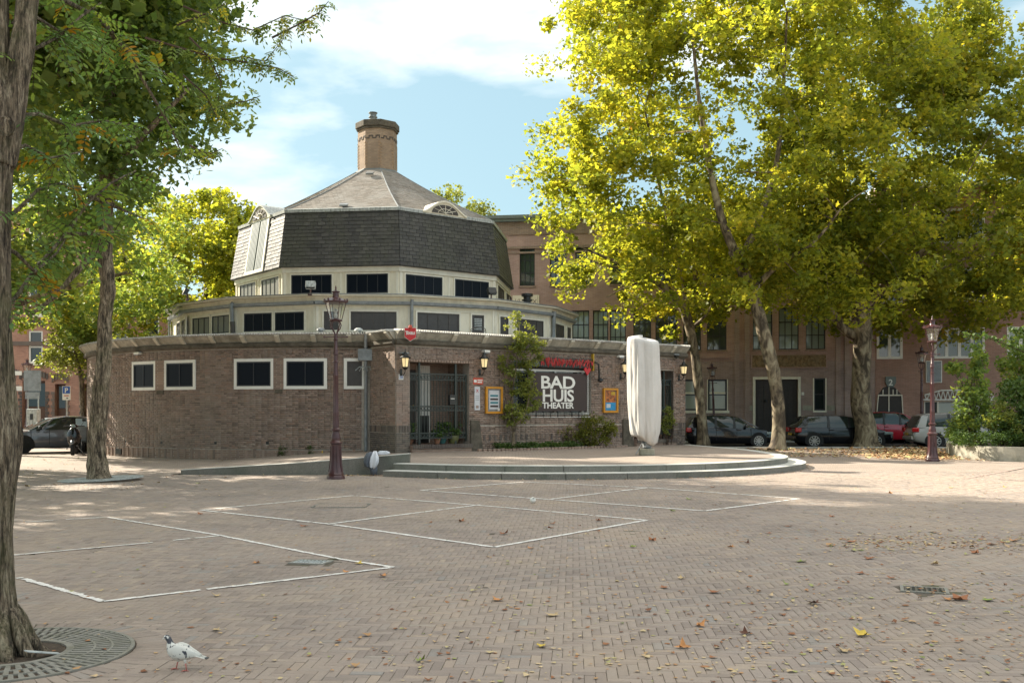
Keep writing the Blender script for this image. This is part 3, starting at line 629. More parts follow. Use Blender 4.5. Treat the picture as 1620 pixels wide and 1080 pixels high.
def wall_brick_base():
    x, y, z = 0.5, bd, 0.0255
    v = [(-x, 0, -z), (x, 0, -z), (x, 0, z), (-x, 0, z), (-x, -y, -z), (x, -y, -z), (x, -y, z), (-x, -y, z)]
    return np.array(v), [(4, 5, 6, 7), (0, 1, 5, 4), (1, 2, 6, 5), (2, 3, 7, 6), (3, 0, 4, 7)]
wbv, wbf = wall_brick_base()
wb_me = bpy.data.meshes.new('wall_brick'); wb_me.from_pydata([tuple(q) for q in wbv], [], wbf); wb_me.materials.append(M['brick'])
wb_dark = bpy.data.meshes.new('dark_wall_brick'); wb_dark.from_pydata([tuple(q) for q in wbv], [], wbf); wb_dark.materials.append(M['brick_dark'])
RW = [(211, 247.5), (262, 310), (372, 433), (450, 517), (545, 577)]
RWs = [(ring.s_of(a), ring.s_of(b)) for a, b in RW]
ZW0, ZW1 = 2.33, 3.30
holes_r = [(a, b, ZW0, ZW1) for a, b in RWs]
VENT = [(199, 697), (256, 699), (341, 700.5), (423, 701)]
holes_r += [(ring.s_of(x) - 0.05, ring.s_of(x) + 0.055, 0.47 + 0.015 * i, 0.56 + 0.015 * i) for i, (x, y) in enumerate(VENT)]
lay = [(ring, q, M['brick']) for q in courses(ring, ring.R * R(-89), S1 - 0.35, 0.36, ZT - 0.005, holes_r)]
lay_w = [(wing, q, M['brick']) for q in courses(wing, 0.0, wing.len, 1.15, ZT - 0.005, [D1, D2, WN])]
lay_s = [(side, q, M['brick']) for q in courses(side, 0.0, 1.60, 1.15, ZT - 0.005, [])]
lay_b = [(wing, q, M['brick_dark']) for q in courses(wing, 0.0, 0.487, 0.3, 0.93, [])] + [(side, q, M['brick_dark']) for q in courses(side, 0.0, 1.60, 0.3, 0.93, [])]
lay_b += [(wing, q, M['brick']) for q in courses(wing, 2.74, 10.15, 0.3, 1.15 - 0.002, [])] + [(wing, q, M['brick_dark']) for q in courses(wing, 12.25, wing.len, 0.3, 0.93, [])]
near = sorted(lay_s + [q for q in lay_w if q[1][0] < 0.5] + [q for q in lay_b if q[0] is side or q[1][0] < 0.5], key=lambda q: q[0].pt(q[1][0], 0, 0)[1])[:280]
nid = set(map(id, near))
for F, (s, z, l), m in near:
    q = F.pt(s, 0, z); o = bpy.data.objects.new('brick', wb_me if m is M['brick'] else wb_dark); C.objects.link(o); o.parent = bath
    o.location = (q[0] - CX, q[1] - CY, q[2]); o.rotation_euler = (0, 0, F.yaw(s)); o.scale = (l - 0.010, 1 + random.gauss(0, 0.12), 1)
for nm, mat in (('brickwork', M['brick']), ('plinth_brickwork', M['brick_dark'])):
    its = []
    for grp in (lay, lay_w, lay_s, lay_b):
        for q_ in grp:
            if id(q_) in nid or q_[2] is not mat: continue
            F, (s, z, l), _ = q_; q = F.pt(s, random.gauss(0, 0.0012), z); its.append((q[0], q[1], q[2], F.yaw(s), 0, 0, l - 0.010))
    stamp(nm, its, wbv, wbf, mat, bath)
# soldier course along the foot and at pier height
sb = MB()
def soldiers(F, s0, s1, z0, h, mat, name, holes=(), step=0.105, pr=0.03, jit=0.0):
    v = MB(); tones = []
    k = 0; s = s0
    while s < s1 - 0.05:
        if not any(a < s + 0.03 < b for a, b in holes):
            v.fbox(F, s, s + 0.082, z0 + random.gauss(0, jit), z0 + h + random.gauss(0, jit), -0.01, pr + random.gauss(0, 0.003)); tones += [random.random()] * 6
        s += step
    v.tone = tones; return obj(name, v, mat, bath, kind='stuff')
soldiers(ring, ring.R * R(-89), S1 - 0.35, 0.02, 0.31, M['brick'], 'soldier_course', step=0.30, pr=0.045, jit=0.015)
mb = MB(); mb.fbox(ring, ring.R * R(-89), S1 - 0.3, -0.02, 0.33, 0, 0.022, 60); obj('plinth', mb, M['brick_far'], bath)
soldiers(wing, 0.0, 0.487, 0.935, 0.205, M['brick_dark'], 'soldier_band'); soldiers(side, 0.0, 1.6, 0.935, 0.205, M['brick_dark'], 'soldier_band')
soldiers(wing, 3.3, 10.0, 0.62, 0.20, M['brick_dark'], 'soldier_band', step=0.22)
soldiers(wing, 12.27, wing.len, 0.935, 0.205, M['brick_dark'], 'soldier_band')
# stone band + flared cornice + tiles
def cornice(F, s0, s1, n, ribs, caps=True, step=0.088):
    mb = MB(); prof = [(-0.05, ZT), (0.10, ZT), (0.145, ZT + 0.05), (0.14, ZT + 0.15), (0.07, ZT + 0.175), (-0.05, ZT + 0.175)]; mb.sweep(F, prof, s0, s1, n); obj('stone_band', mb, M['stone_dark'], bath)
    mb = MB(); prof = [(0.0, ZT + 0.176), (0.06, ZT + 0.176), (0.20, ZT + 0.34), (0.24, ZT + 0.40), (0.0, ZT + 0.40)]; mb.sweep(F, prof, s0 + 0.01, s1 - 0.01, n); obj('cornice', mb, M['cornice'], bath)
    mb = MB(); mb.sweep(F, [(-0.9, ZT + 0.50), (0.27, ZT + 0.401), (0.27, ZT + 0.425), (-0.9, ZT + 0.53)], s0 + 0.012, s1 - 0.012, n); obj('eaves', mb, M['roof_tile'], bath)
    for s in ribs:
        mb = MB(); mb.sweep(F, [(0.055, ZT + 0.14), (0.115, ZT + 0.177), (0.30, ZT + 0.36), (0.30, ZT + 0.415), (0.10, ZT + 0.415)], s - 0.075, s + 0.075, 1); obj('cornice_bracket', mb, M['bracket'], bath)
    mb = MB(); s = s0 + 0.05
    while s < s1 - 0.05:
        a = [F.pt(s - 0.034, 0.315, ZT + 0.425), F.pt(s + 0.034, 0.315, ZT + 0.425), F.pt(s, 0.315, ZT + 0.475)]; b = [F.pt(s - 0.034, -0.12, ZT + 0.462), F.pt(s + 0.034, -0.12, ZT + 0.462), F.pt(s, -0.12, ZT + 0.512)]
        mb.add(a + b, [(0, 1, 2), (5, 4, 3), (1, 4, 5, 2), (0, 2, 5, 3)]); s += step
    obj('ridge_tiles', mb, M['roof_tile'], bath, kind='stuff')
ribs = [ring.s_of(x) for x in (192, 221, 255, 295, 341, 389, 442, 498, 553)] + [ring.R * R(q) for q in (-80, -72, -64)]
cornice(ring, ring.R * R(-170), S1 + 0.05, 130, ribs)
cornice(wing, -0.05, wing.len + 0.02, 4, [wing.s_of(x) for x in (654, 714, 762, 810, 862, 898, 939, 979, 1021, 1060)])
cornice(side, 0.2, 1.62 + 0.0, 2, [0.5, 1.45])
# ring roof + wing roof
mb = MB(); n = 96
for i in range(n):
    a = 360 * i / n; b = 360 * (i + 1) / n
    mb.add([(*polar(a, 11.0), ZT + 0.52), (*polar(b, 11.0), ZT + 0.52), (*polar(b, 8.4), ZT + 0.6), (*polar(a, 8.4), ZT + 0.6)], [(0, 1, 2, 3)])
obj('flat_roof', mb, M['zinc'], bath)
mb = MB(); mb.add([wing.pt(0.0, -0.85, ZT + 0.515), wing.pt(wing.len, -0.85, ZT + 0.515), wing.pt(wing.len, -3.6, ZT + 0.53), wing.pt(0.0, -3.6, ZT + 0.53)], [(0, 1, 2, 3)]); obj('wing_roof', mb, M['zinc'], bath)

def window(F, s0, s1, z0, z1, n, frame, pane, trim=None, tw=0.07, parent=bath, d=0.0, sill=None, rows=1, bw=0.045, tp=0.05):
    w = MB(); w.fbox(F, s0, s1, z0, z1, d, d + 0.012)
    for a, b, c_, e in ((s0, s1, z0, z0 + bw), (s0, s1, z1 - bw, z1), (s0, s0 + bw, z0 + bw, z1 - bw), (s1 - bw, s1, z0 + bw, z1 - bw)): w.fbox(F, a, b, c_, e, d + 0.0125, d + 0.045)
    for i in range(1, n):
        s = s0 + (s1 - s0) * i / n; w.fbox(F, s - 0.014, s + 0.014, z0 + bw, z1 - bw, d + 0.0125, d + 0.038)
    for i in range(1, rows):
        z = z0 + (z1 - z0) * i / rows; w.fbox(F, s0 + bw, s1 - bw, z - 0.012, z + 0.012, d + 0.013, d + 0.036)
    o = obj('window', w, frame, parent)
    for i in range(n):
        a = s0 + (s1 - s0) * i / n + 0.015; b = s0 + (s1 - s0) * (i + 1) / n - 0.015; p = MB(); p.fbox(F, max(a, s0 + bw * 0.9), min(b, s1 - bw * 0.9), z0 + bw * 0.9, z1 - bw * 0.9, d + 0.013, d + 0.020)
        obj('pane', p, pane, o)
    if trim is not None:
        t = MB()
        for a, b, c_, e in ((s0 - tw, s1 + tw, z1, z1 + tw), (s0 - tw, s1 + tw, z0 - tw, z0), (s0 - tw, s0, z0, z1), (s1, s1 + tw, z0, z1)): t.fbox(F, a, b, c_, e, d - 0.01, d + tp)
        obj('trim', t, trim, o)
    return o
for i, (a, b) in enumerate(RWs):
    mb = MB(); mb.fbox(ring, a, b, ZW0, ZW1, -0.05, 0.002, 4)
    window(ring, a + 0.085, b - 0.085, ZW0 + 0.085, ZW1 - 0.085, 2 if i < 4 else 1, M['win_dark'] if i < 4 else M['win_brown'], M['pane_blue'] if i < 4 else M['pane_brown'], M['white'], 0.10, d=0.006, tp=0.05)
# stubs of wall pier between the paired windows
for x0, x1 in ((247.5, 262), (433, 450)):
    a, b = ring.s_of(x0) + 0.0, ring.s_of(x1) - 0.0; mb = MB(); mb.fbox(ring, a + 0.01, b - 0.01, ZW0 - 0.02, ZW1 + 0.02, 0, 0.06); o = obj('brick_mullion', mb, M['brick_far'], bath)
    mb = MB(); mb.fbox(ring, a + 0.06, b - 0.06, ZW0 - 0.16, ZW0 - 0.025, 0, 0.05); obj('drip_stain', mb, M['stone_dark'], o)
for i, (x, y) in enumerate(VENT):
    mb = MB(); s = ring.s_of(x); z = 0.47 + 0.015 * i; mb.fbox(ring, s - 0.05, s + 0.055, z, z + 0.09, 0, 0.004); obj('wall_vent', mb, M['black_metal'], bath)
mb = MB(); s = ring.s_of(189); mb.fbox(ring, s - 0.20, s + 0.22, 0.07, 0.26, 0.02, 0.06); obj('cellar_vent', mb, M['black_metal'], bath)

# lower cream storey: 16 sides
def face16(i, r=8.62): return Flat(polar(-74.5 + 22.5 * i, r), to=polar(-74.5 + 22.5 * (i + 1), r))
ZL0, ZL1 = ZT + 0.3, 5.38
mb = MB(); mb.prism([polar(-74.5 + 22.5 * i, 8.62) for i in range(16)], ZL0, ZL1); obj('lower_storey_wall', mb, M['cream'], bath)
mb = MB(); mb.prism([polar(-74.5 + 22.5 * i, 8.70) for i in range(16)], ZL1 - 0.001, 5.70); obj('fascia', mb, M['cream'], bath)
mb = MB()
for i in range(16):
    F = face16(i, 8.70); mb.sweep(F, [(0.0, 5.40), (0.13, 5.42), (0.15, 5.52), (0.0, 5.53)], 0, F.len, 1)
obj('gutter', mb, M['zinc'], bath)
mb = MB(); mb.prism([polar(-74.5 + 22.5 * i, 8.92) for i in range(16)], 5.70, 5.755); obj('roof_edge', mb, M['cream'], bath)
mb = MB(); mb.prism([polar(-74.5 + 22.5 * i, 8.96) for i in range(16)], 5.755, 5.785)
obj('flat_roof', mb, M['zinc'], bath)
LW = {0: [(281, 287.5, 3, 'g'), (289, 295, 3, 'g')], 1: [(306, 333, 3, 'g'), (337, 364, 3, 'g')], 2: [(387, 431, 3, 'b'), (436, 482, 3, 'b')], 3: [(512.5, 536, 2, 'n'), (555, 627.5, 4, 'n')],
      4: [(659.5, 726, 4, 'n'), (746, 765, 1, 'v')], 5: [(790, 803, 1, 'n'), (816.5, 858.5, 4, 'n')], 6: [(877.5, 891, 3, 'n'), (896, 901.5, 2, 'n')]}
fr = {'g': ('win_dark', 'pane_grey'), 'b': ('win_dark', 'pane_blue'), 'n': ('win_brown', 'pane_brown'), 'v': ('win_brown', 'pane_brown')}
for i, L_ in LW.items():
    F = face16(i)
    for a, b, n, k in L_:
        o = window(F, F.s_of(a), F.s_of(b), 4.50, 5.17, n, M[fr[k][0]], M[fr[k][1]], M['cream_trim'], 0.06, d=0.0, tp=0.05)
        if k == 'v':
            mb = MB()
            for j in range(7): mb.fbox(F, F.s_of(a) + 0.09, F.s_of(b) - 0.09, 4.62 + j * 0.063, 4.655 + j * 0.063, 0.03, 0.06)
            obj('louvre', mb, M['zinc_light'], o)
mb = MB()
for i in range(7):
    F = face16(i); 
    for s in (0.05, F.len - 0.05): mb.fbox(F, s - 0.04, s + 0.04, ZL0, ZL1 - 0.01, 0.0, 0.03)
    L_ = LW[i]; mb.fbox(F, F.s_of(L_[0][0]) - 0.14, F.s_of(L_[-1][1]) + 0.14, 5.24, 5.265, 0.0, 0.035)
obj('wall_battens', mb, M['cream_trim'], bath)
# upper cream storey: 8 sides
def face8(i, r=6.05): return Flat(polar(-74.5 + 45 * i, r), to=polar(-74.5 + 45 * (i + 1), r))
mb = MB(); mb.prism([polar(-74.5 + 45 * i, 6.05) for i in range(8)], 5.7, 7.18); obj('upper_storey_wall', mb, M['cream'], bath)
mb = MB(); mb.prism([polar(-74.5 + 45 * i, 6.12) for i in range(8)], 6.985, 7.19); obj('fascia', mb, M['cream_trim'], bath)
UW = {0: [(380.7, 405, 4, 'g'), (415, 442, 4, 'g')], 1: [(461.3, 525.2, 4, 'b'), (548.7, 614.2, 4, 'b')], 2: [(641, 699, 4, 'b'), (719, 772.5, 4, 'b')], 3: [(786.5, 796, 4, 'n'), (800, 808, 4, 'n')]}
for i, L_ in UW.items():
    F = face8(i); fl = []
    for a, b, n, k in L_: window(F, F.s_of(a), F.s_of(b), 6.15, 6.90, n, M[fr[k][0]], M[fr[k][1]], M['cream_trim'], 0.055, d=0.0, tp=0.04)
    mb = MB(); mid = F.len / 2; mb.fbox(F, mid - 0.03, mid + 0.03, 5.8, 6.98, 0.0, 0.02); mb.fbox(F, 0.02, 0.12, 5.8, 6.98, 0.0, 0.03); mb.fbox(F, F.len - 0.12, F.len - 0.02, 5.8, 6.98, 0.0, 0.03)
    obj('wall_battens', mb, M['cream_trim'], bath)
# mansard: shingle by shingle
ZM0, ZM1, RM0, RM1 = 7.195, 9.43, 6.27, 5.90
mb = MB()
for i in range(8):
    a0, a1 = -74.5 + 45 * i, -74.5 + 45 * (i + 1)
    mb.add([(*polar(a0, RM0 - 0.03), ZM0), (*polar(a1, RM0 - 0.03), ZM0), (*polar(a1, RM1 - 0.03), ZM1), (*polar(a0, RM1 - 0.03), ZM1)], [(0, 1, 2, 3)])
mb.prism([polar(-74.5 + 45 * i, RM0 - 0.03) for i in range(8)], ZM0 - 0.012, ZM0)
mans = obj('mansard_roof', mb, M['slate'], bath)
def facept(A0, A1, B0, B1, u, v, d):
    p = A0.lerp(A1, u).lerp(B0.lerp(B1, u), v); n = (A1 - A0).cross(B0 - A0).normalized(); return tuple(p + n * d)
def shingle_face(A0, A1, B0, B1, rows, wid, skip=None, t=0.020, th=0.004):
    out = []; A0, A1, B0, B1 = map(Vector, (A0, A1, B0, B1))
    for r in range(rows):
        v0, v1 = r / rows, (r + 1) / rows; wl = (A1 - A0).length * (1 - v0) + (B1 - B0).length * v0; n = max(int(round(wl / wid)), 1)
        off = (0.5 if r % 2 else 0.0); cuts = [0.0] + [min(max((k + off + random.gauss(0, 0.035)) / n, 0), 1) for k in range(0 if off else 1, n)] + [1.0]
        for a, b in zip(cuts, cuts[1:]):
            if b - a < 0.008: continue
            if skip and skip((a + b) / 2, (v0 + v1) / 2): continue
            g_ = 0.007 / wl; a += g_; b -= g_; j = random.gauss(0, 0.003)
            P = lambda u, v, d: facept(A0, A1, B0, B1, u, v, d)
            vb = v0 - 0.03 / rows + random.gauss(0, 0.02 / rows); va = min(v1 + 0.12 / rows, 1.0)
            out.append([P(a, vb, 0), P(b, vb, 0), P(b, va, 0), P(a, va, 0), P(a, vb, t + j), P(b, vb, t + j), P(b, va, th), P(a, va, th)])
    return out
HX = [(4, 5, 6, 7), (0, 1, 5, 4), (1, 2, 6, 5), (2, 3, 7, 6), (3, 0, 4, 7)]
singles = []; massed = []
for i in range(8):
    a0, a1 = -74.5 + 45 * i, -74.5 + 45 * (i + 1)
    sk = (lambda u, v: 0.31 < u < 0.70) if i == 0 else None
    H = shingle_face((*polar(a0, RM0), ZM0 + 0.01), (*polar(a1, RM0), ZM0 + 0.01), (*polar(a1, RM1) [:2], ZM1) if False else (*polar(a0, RM1), ZM1), (*polar(a1, RM1), ZM1), 15, 0.30, sk)
    if i == 1: singles += H
    elif i == 2: singles += H
    else: massed += H
random.shuffle(singles); massed += singles[300:]; singles = singles[:300]
for h in singles:
    mb = MB(); mb.add(h, HX); obj('shingle', mb, M['slate'], mans)
mb = MB(); tn = []
for h in massed: mb.add(h, HX); tn += [random.random()] * 5
mb.tone = tn; obj('shingles', mb, M['slate'], mans, kind='stuff')
# zinc edge between mansard and cone
mb = MB()
for i in range(8):
    F = Flat(polar(-74.5 + 45 * i, RM1 + 0.01), to=polar(-74.5 + 45 * (i + 1), RM1 + 0.01)); mb.sweep(F, [(0.03, ZM1 - 0.07), (0.06, ZM1 - 0.07), (0.07, ZM1 + 0.05), (-0.1, ZM1 + 0.10), (-0.1, ZM1 + 0.0)], -0.02, F.len + 0.02, 1)
obj('zinc_edge', mb, M['zinc_light'], bath)
# cone roof in stepped courses
mb = MB(); tn = []; ZC0, ZC1, RC0, RC1 = ZM1 + 0.06, 12.12, 5.86, 0.92
cone = obj('cone_roof_deck', (lambda m_: (m_.prism([polar(-74.5 + 45 * i, 5.6) for i in range(8)], ZM1 - 0.01, ZM1 + 0.03), m_)[1])(MB()), M['roof_shingle'], bath)
rows = 38
def cone_prof(v): return RC0 + (RC1 - RC0) * v, ZC0 + (ZC1 - ZC0) * (v + 0.07 * math.sin(math.pi * v) * -0.6)
for r in range(rows):
    v0, v1 = r / rows, min((r + 1.15) / rows, 1.0); r0, z0 = cone_prof(v0); r1, z1 = cone_prof(v1)
    for i in range(8):
        a0, a1 = -74.5 + 45 * i, -74.5 + 45 * (i + 1); wl = r0 * 0.765; n = max(int(wl / 0.20), 2)
        A0, A1, B0, B1 = [Vector(q) for q in ((*polar(a0, r0), z0), (*polar(a1, r0), z0), (*polar(a0, r1), z1), (*polar(a1, r1), z1))]
        off = 0.5 if r % 2 else 0; cuts = [0.0] + [(k + off) / n for k in range(0 if off else 1, n)] + [1.0]
        if i > 3 and r % 1 == 0: cuts = [0.0, 1.0]
        for a, b in zip(cuts, cuts[1:]):
            g_ = 0.003 / wl; P = lambda u, v, d: facept(A0, A1, B0, B1, u, v, d); j = 0.016 + random.gauss(0, 0.002)
            mb.add([P(a + g_, 0, 0), P(b - g_, 0, 0), P(b - g_, 1, 0), P(a + g_, 1, 0), P(a + g_, 0, j), P(b - g_, 0, j), P(b - g_, 1, 0.003), P(a + g_, 1, 0.003)], HX); tn += [random.random()] * 5
mb.tone = tn; obj('roof_shingles', mb, M['roof_shingle'], bath, kind='stuff')
mb = MB()
for f in (-74.5, -29.5, 15.5, 60.5, 105.5):
    for r in range(12):
        r0, z0 = cone_prof(r / 12); r1, z1 = cone_prof((r + 1) / 12); mb.tube([(*polar(f, r0), z0 + 0.02), (*polar(f, r1), z1 + 0.02)], 0.028, 5)
obj('hip_ridge', mb, M['zinc'], bath)
for x, y in ((585, 274), (544, 324)):      # little roof vents
    f = -8; q = at(x, y, 39.0 if y > 300 else 42.6); mb = MB(); mb.box(q, (0.32, 0.25, 0.07), R(8), Matrix.Rotation(R(25), 4, 'X')); obj('roof_vent', mb, M['zinc'], bath)
# chimney
ch = obj('chimney', (lambda m_: (m_.prism([polar(-74.5 + 45 * i, 0.87) for i in range(8)], 11.9, 14.02), m_)[1])(MB()), M['brick_tan_far'], bath)
mb = MB(); mb.prism([polar(-74.5 + 45 * i, 0.985) for i in range(8)], 14.02, 14.30); mb.prism([polar(-74.5 + 45 * i, 0.94) for i in range(8)], 13.93, 14.02); obj('chimney_cap', mb, M['stone_dark'], ch, bevel=0.03)
mb = MB(); mb.prism([polar(-74.5 + 45 * i, 0.97) for i in range(8)], 11.95, 12.16); obj('lead_flashing', mb, M['zinc'], ch)
mb = MB()
for i in range(8):
    F = Flat(polar(-74.5 + 45 * i, 0.87), to=polar(-74.5 + 45 * (i + 1), 0.87))
    for k in range(4):
        s = 0.04 + k * 0.155; zz = 13.52 + (0.06 if k % 2 else -0.04); mb.fbox(F, s, s + 0.14, zz, zz + 0.05, 0, 0.018); mb.fbox(F, s + 0.11, s + 0.15, 13.50, 13.62, 0, 0.016)
obj('dark_brick_frieze', mb, M['brick_dark'], ch)
mb = MB()
for i in range(8):
    F = Flat(polar(-74.5 + 45 * i, 0.87), to=polar(-74.5 + 45 * (i + 1), 0.87))
    for k in range(8):
        z = 12.3 + k * 0.135
        mb.fbox(F, 0.0, 0.09, z, z + 0.055, 0, 0.015); mb.fbox(F, F.len - 0.09, F.len, z + 0.0675, z + 0.122, 0, 0.015)
obj('corner_bricks', mb, M['brick_tan'], ch, kind='stuff')
mb = MB(); q = (CX - 0.2, CY, 14.3); mb.lathe([(0.12, 0), (0.11, 0.14), (0.15, 0.15), (0.16, 0.30), (0.20, 0.31), (0.20, 0.34), (0.15, 0.35), (0.16, 0.48), (0.20, 0.50), (0.20, 0.53)], q, 14); obj('flue_pot', mb, M['zinc'], ch)
# half-round dormers on the mansard edge
def dormer(i, u0, u1, H, doors=False):
    a0, a1 = -74.5 + 45 * i, -74.5 + 45 * (i + 1); F = Flat(polar(a0, RM1 + 0.06), to=polar(a1, RM1 + 0.06)); s0, s1 = F.len * u0, F.len * u1; m_ = (s0 + s1) / 2; w = (s1 - s0) / 2; zb = ZM1 - 0.02
    def arch(sc, k): 
        out = []
        for j in range(k + 1):
            t = -1 + 2 * j / k; out.append((m_ + w * sc * t, zb + H * sc * (0.5 + 0.5 * math.cos(math.pi * t)) ** 0.72))
        return out
    A = arch(1.0, 20); mb = MB(); mb.fprism(F, A + [], -0.02, 0.03)
    d = obj('dormer', mb, M['cream'], bath)
    hood = MB(); k = len(A)
    for j in range(k - 1):
        for dd0, dd1, h0, h1 in ((0.08, -0.9, 1.0, 1.0),):
            (sa_, za), (sb_, zb_) = A[j], A[j + 1]
            hood.hexa([F.pt(sa_, dd1, za), F.pt(sb_, dd1, zb_), F.pt(sb_, dd0, zb_), F.pt(sa_, dd0, za), F.pt(sa_, dd1, za + 0.07), F.pt(sb_, dd1, zb_ + 0.07), F.pt(sb_, dd0, zb_ + 0.07), F.pt(sa_, dd0, za + 0.07)])
    obj('hood', hood, M['cream_trim'] if not doors else M['zinc_light'], d)
    hw = w * 0.60; g_ = MB(); pts = [(m_ + hw * math.cos(math.pi * j / 14), zb + 0.05 + H * 0.70 * math.sin(math.pi * j / 14)) for j in range(15)]
    g_.fprism(F, pts, 0.03, 0.05); obj('fanlight', g_, M['win_brown'], d)
    b_ = MB()
    for j in range(1, 6):
        a = math.pi * j / 6; b_.tube([F.pt(m_, 0.06, zb + 0.06), F.pt(m_ + hw * 0.95 * math.cos(a), 0.06, zb + 0.05 + H * 0.66 * math.sin(a))], 0.012, 4)
    b_.tube([F.pt(m_ + hw * 0.55 * math.cos(math.pi * j / 10), 0.06, zb + 0.05 + H * 0.38 * math.sin(math.pi * j / 10)) for j in range(11)], 0.012, 4); obj('glazing_bars', b_, M['cream_trim'], d)
    if doors:
        A0, A1 = Vector((*polar(a0, RM0), ZM0)), Vector((*polar(a1, RM0), ZM0)); B0, B1 = Vector((*polar(a0, RM1), ZM1)), Vector((*polar(a1, RM1), ZM1))
        P = lambda u, v, dd: facept(A0, A1, B0, B1, u, v, dd)
        for ua, ub in ((0.345, 0.492), (0.518, 0.665)):
            x = MB(); x.hexa([P(ua, 0.06, 0.0), P(ub, 0.06, 0.0), P(ub, 0.97, 0.0), P(ua, 0.97, 0.0), P(ua, 0.06, 0.05), P(ub, 0.06, 0.05), P(ub, 0.97, 0.05), P(ua, 0.97, 0.05)]); s_ = obj('shutter', x, M['shutter'], d)
            x = MB()
            for k in range(1, 5):
                uu = ua + (ub - ua) * k / 5; x.hexa([P(uu - 0.004, 0.08, 0.05), P(uu + 0.004, 0.08, 0.05), P(uu + 0.004, 0.95, 0.05), P(uu - 0.004, 0.95, 0.05), P(uu - 0.004, 0.08, 0.058), P(uu + 0.004, 0.08, 0.058), P(uu + 0.004, 0.95, 0.058), P(uu - 0.004, 0.95, 0.058)])
            obj('plank_joint', x, M['zinc'], d)
        x = MB()
        for ua, ub, v0, v1 in ((0.315, 0.343, 0.0, 1.0), (0.667, 0.695, 0.0, 1.0), (0.343, 0.667, 0.0, 0.055)): x.hexa([P(ua, v0, 0), P(ub, v0, 0), P(ub, v1, 0), P(ua, v1, 0), P(ua, v0, 0.06), P(ub, v0, 0.06), P(ub, v1, 0.06), P(ua, v1, 0.06)])
        obj('shutter_frame', x, M['cream_trim'], d)
        x = MB(); x.hexa([P(0.485, 0.06, 0), P(0.525, 0.06, 0), P(0.525, 0.97, 0), P(0.485, 0.97, 0), P(0.485, 0.06, 0.012), P(0.525, 0.06, 0.012), P(0.525, 0.97, 0.012), P(0.485, 0.97, 0.012)]); obj('dark_gap', x, M['black_metal'], d)
dormer(2, 0.24, 0.70, 0.50); dormer(0, 0.26, 0.74, 0.56, True)
# rain pipes
def pipe(name, pts, r, mat, parent=bath, n=10): mb = MB(); mb.tube(pts, r, n); return obj(name, mb, mat, parent, smooth=False, auto=40)
F = face16(2); pipe('drainpipe', [F.pt(0.0, 0.14, 5.55), F.pt(-0.02, 0.20, 5.50), F.pt(-0.02, 0.16, 5.2), F.pt(-0.02, 0.14, 4.85)], 0.075, M['zinc']); pipe('downpipe_foot', [F.pt(-0.02, 0.14, 4.88), F.pt(0.02, 0.14, 4.3)], 0.09, M['win_brown'])
F = face16(4); pipe('drainpipe', [F.pt(0.0, 0.18, 5.60), F.pt(0.0, 0.14, 5.3), F.pt(0.02, 0.10, 4.0)], 0.06, M['zinc'])
F = face16(6); pipe('drainpipe', [F.pt(0.0, 0.18, 5.58), F.pt(0.02, 0.14, 5.3), F.pt(0.02, 0.12, 4.0)], 0.085, M['zinc'])
F = face16(0); pipe('drainpipe', [F.pt(0.0, 0.1, 5.45), F.pt(-0.1, 0.12, 5.3), F.pt(-0.1, 0.1, 4.0)], 0.06, M['zinc'])
sP = ring.s_of(579); pipe('drainpipe', [ring.pt(sP, 0.24, 4.10), ring.pt(sP, 0.24, 3.2), ring.pt(sP, 0.15, 2.9), ring.pt(sP, 0.13, 0.3)], 0.055, M['zinc'])
mb = MB(); mb.fbox(ring, sP - 0.24, sP + 0.22, 3.22, 3.60, 0.16, 0.36); obj('gutter_hopper', mb, M['zinc'], bath, bevel=0.02)
mb = MB()
for k in range(6): a = ring.pt(sP - 0.2 + k * 0.08, 0.3, 3.02); b = ring.pt(sP - 0.3 + k * 0.12, 0.5, 2.9 - 0.02 * (k % 2)); mb.tube([ring.pt(sP, 0.2, 3.05), a, b], 0.012, 4)
obj('spike_guard', mb, M['zinc_light'], bath)

# ---- entrances (recesses, doors, gates)
def recess(D, depth=1.25, z_floor=0.53, name='porch'):
    s0, s1, z0, z1 = D; mb = MB()
    mb.fbox(wing, s0 - 0.02, s0, z0, z1, -depth, -0.361 + 0.36); mb.fbox(wing, s1, s1 + 0.02, z0, z1, -depth, -0.001)
    mb.fbox(wing, s0 - 0.02, s1 + 0.02, z1, z1 + 0.05, -depth, -0.362); mb.fbox(wing, s0 - 0.02, s1 + 0.02, z0, z1 + 0.05, -depth - 0.08, -depth - 0.001)
    p = obj(name, mb, M['brick_far'], bath)
    mb = MB(); mb.fbox(wing, s0 + 0.003, s1 - 0.003, 0.28, z_floor, -depth, 0.16); o = obj('doorstep', mb, M['brick_far'], bath)
    mb = MB(); n = int((s1 - s0 + 0.05) / 0.066)
    for k in range(n): mb.fbox(wing, s0 + 0.02 + k * 0.066, s0 + 0.075 + k * 0.066, z_floor - 0.11, z_floor + 0.012, 0.03, 0.21 + random.gauss(0, 0.004))
    obj('step_bricks', mb, M['brick_dark'], o, kind='stuff')
    return p
pr = recess(D1); pr2 = recess(D2)
def door(F, s0, s1, z0, z1, d, mat, parent, planks=5):
    mb = MB(); mb.fbox(F, s0, s1, z0, z1, d, d + 0.05); o = obj('door', mb, mat, parent)
    w = (s1 - s0) / planks
    for k in range(planks): p = MB(); p.fbox(F, s0 + k * w + 0.012, s0 + (k + 1) * w - 0.012, z0 + 0.03, z1 - 0.03, d + 0.05, d + 0.07); obj('plank', p, mat, o)
    return o
sx = lambda x: wing.s_of(x)
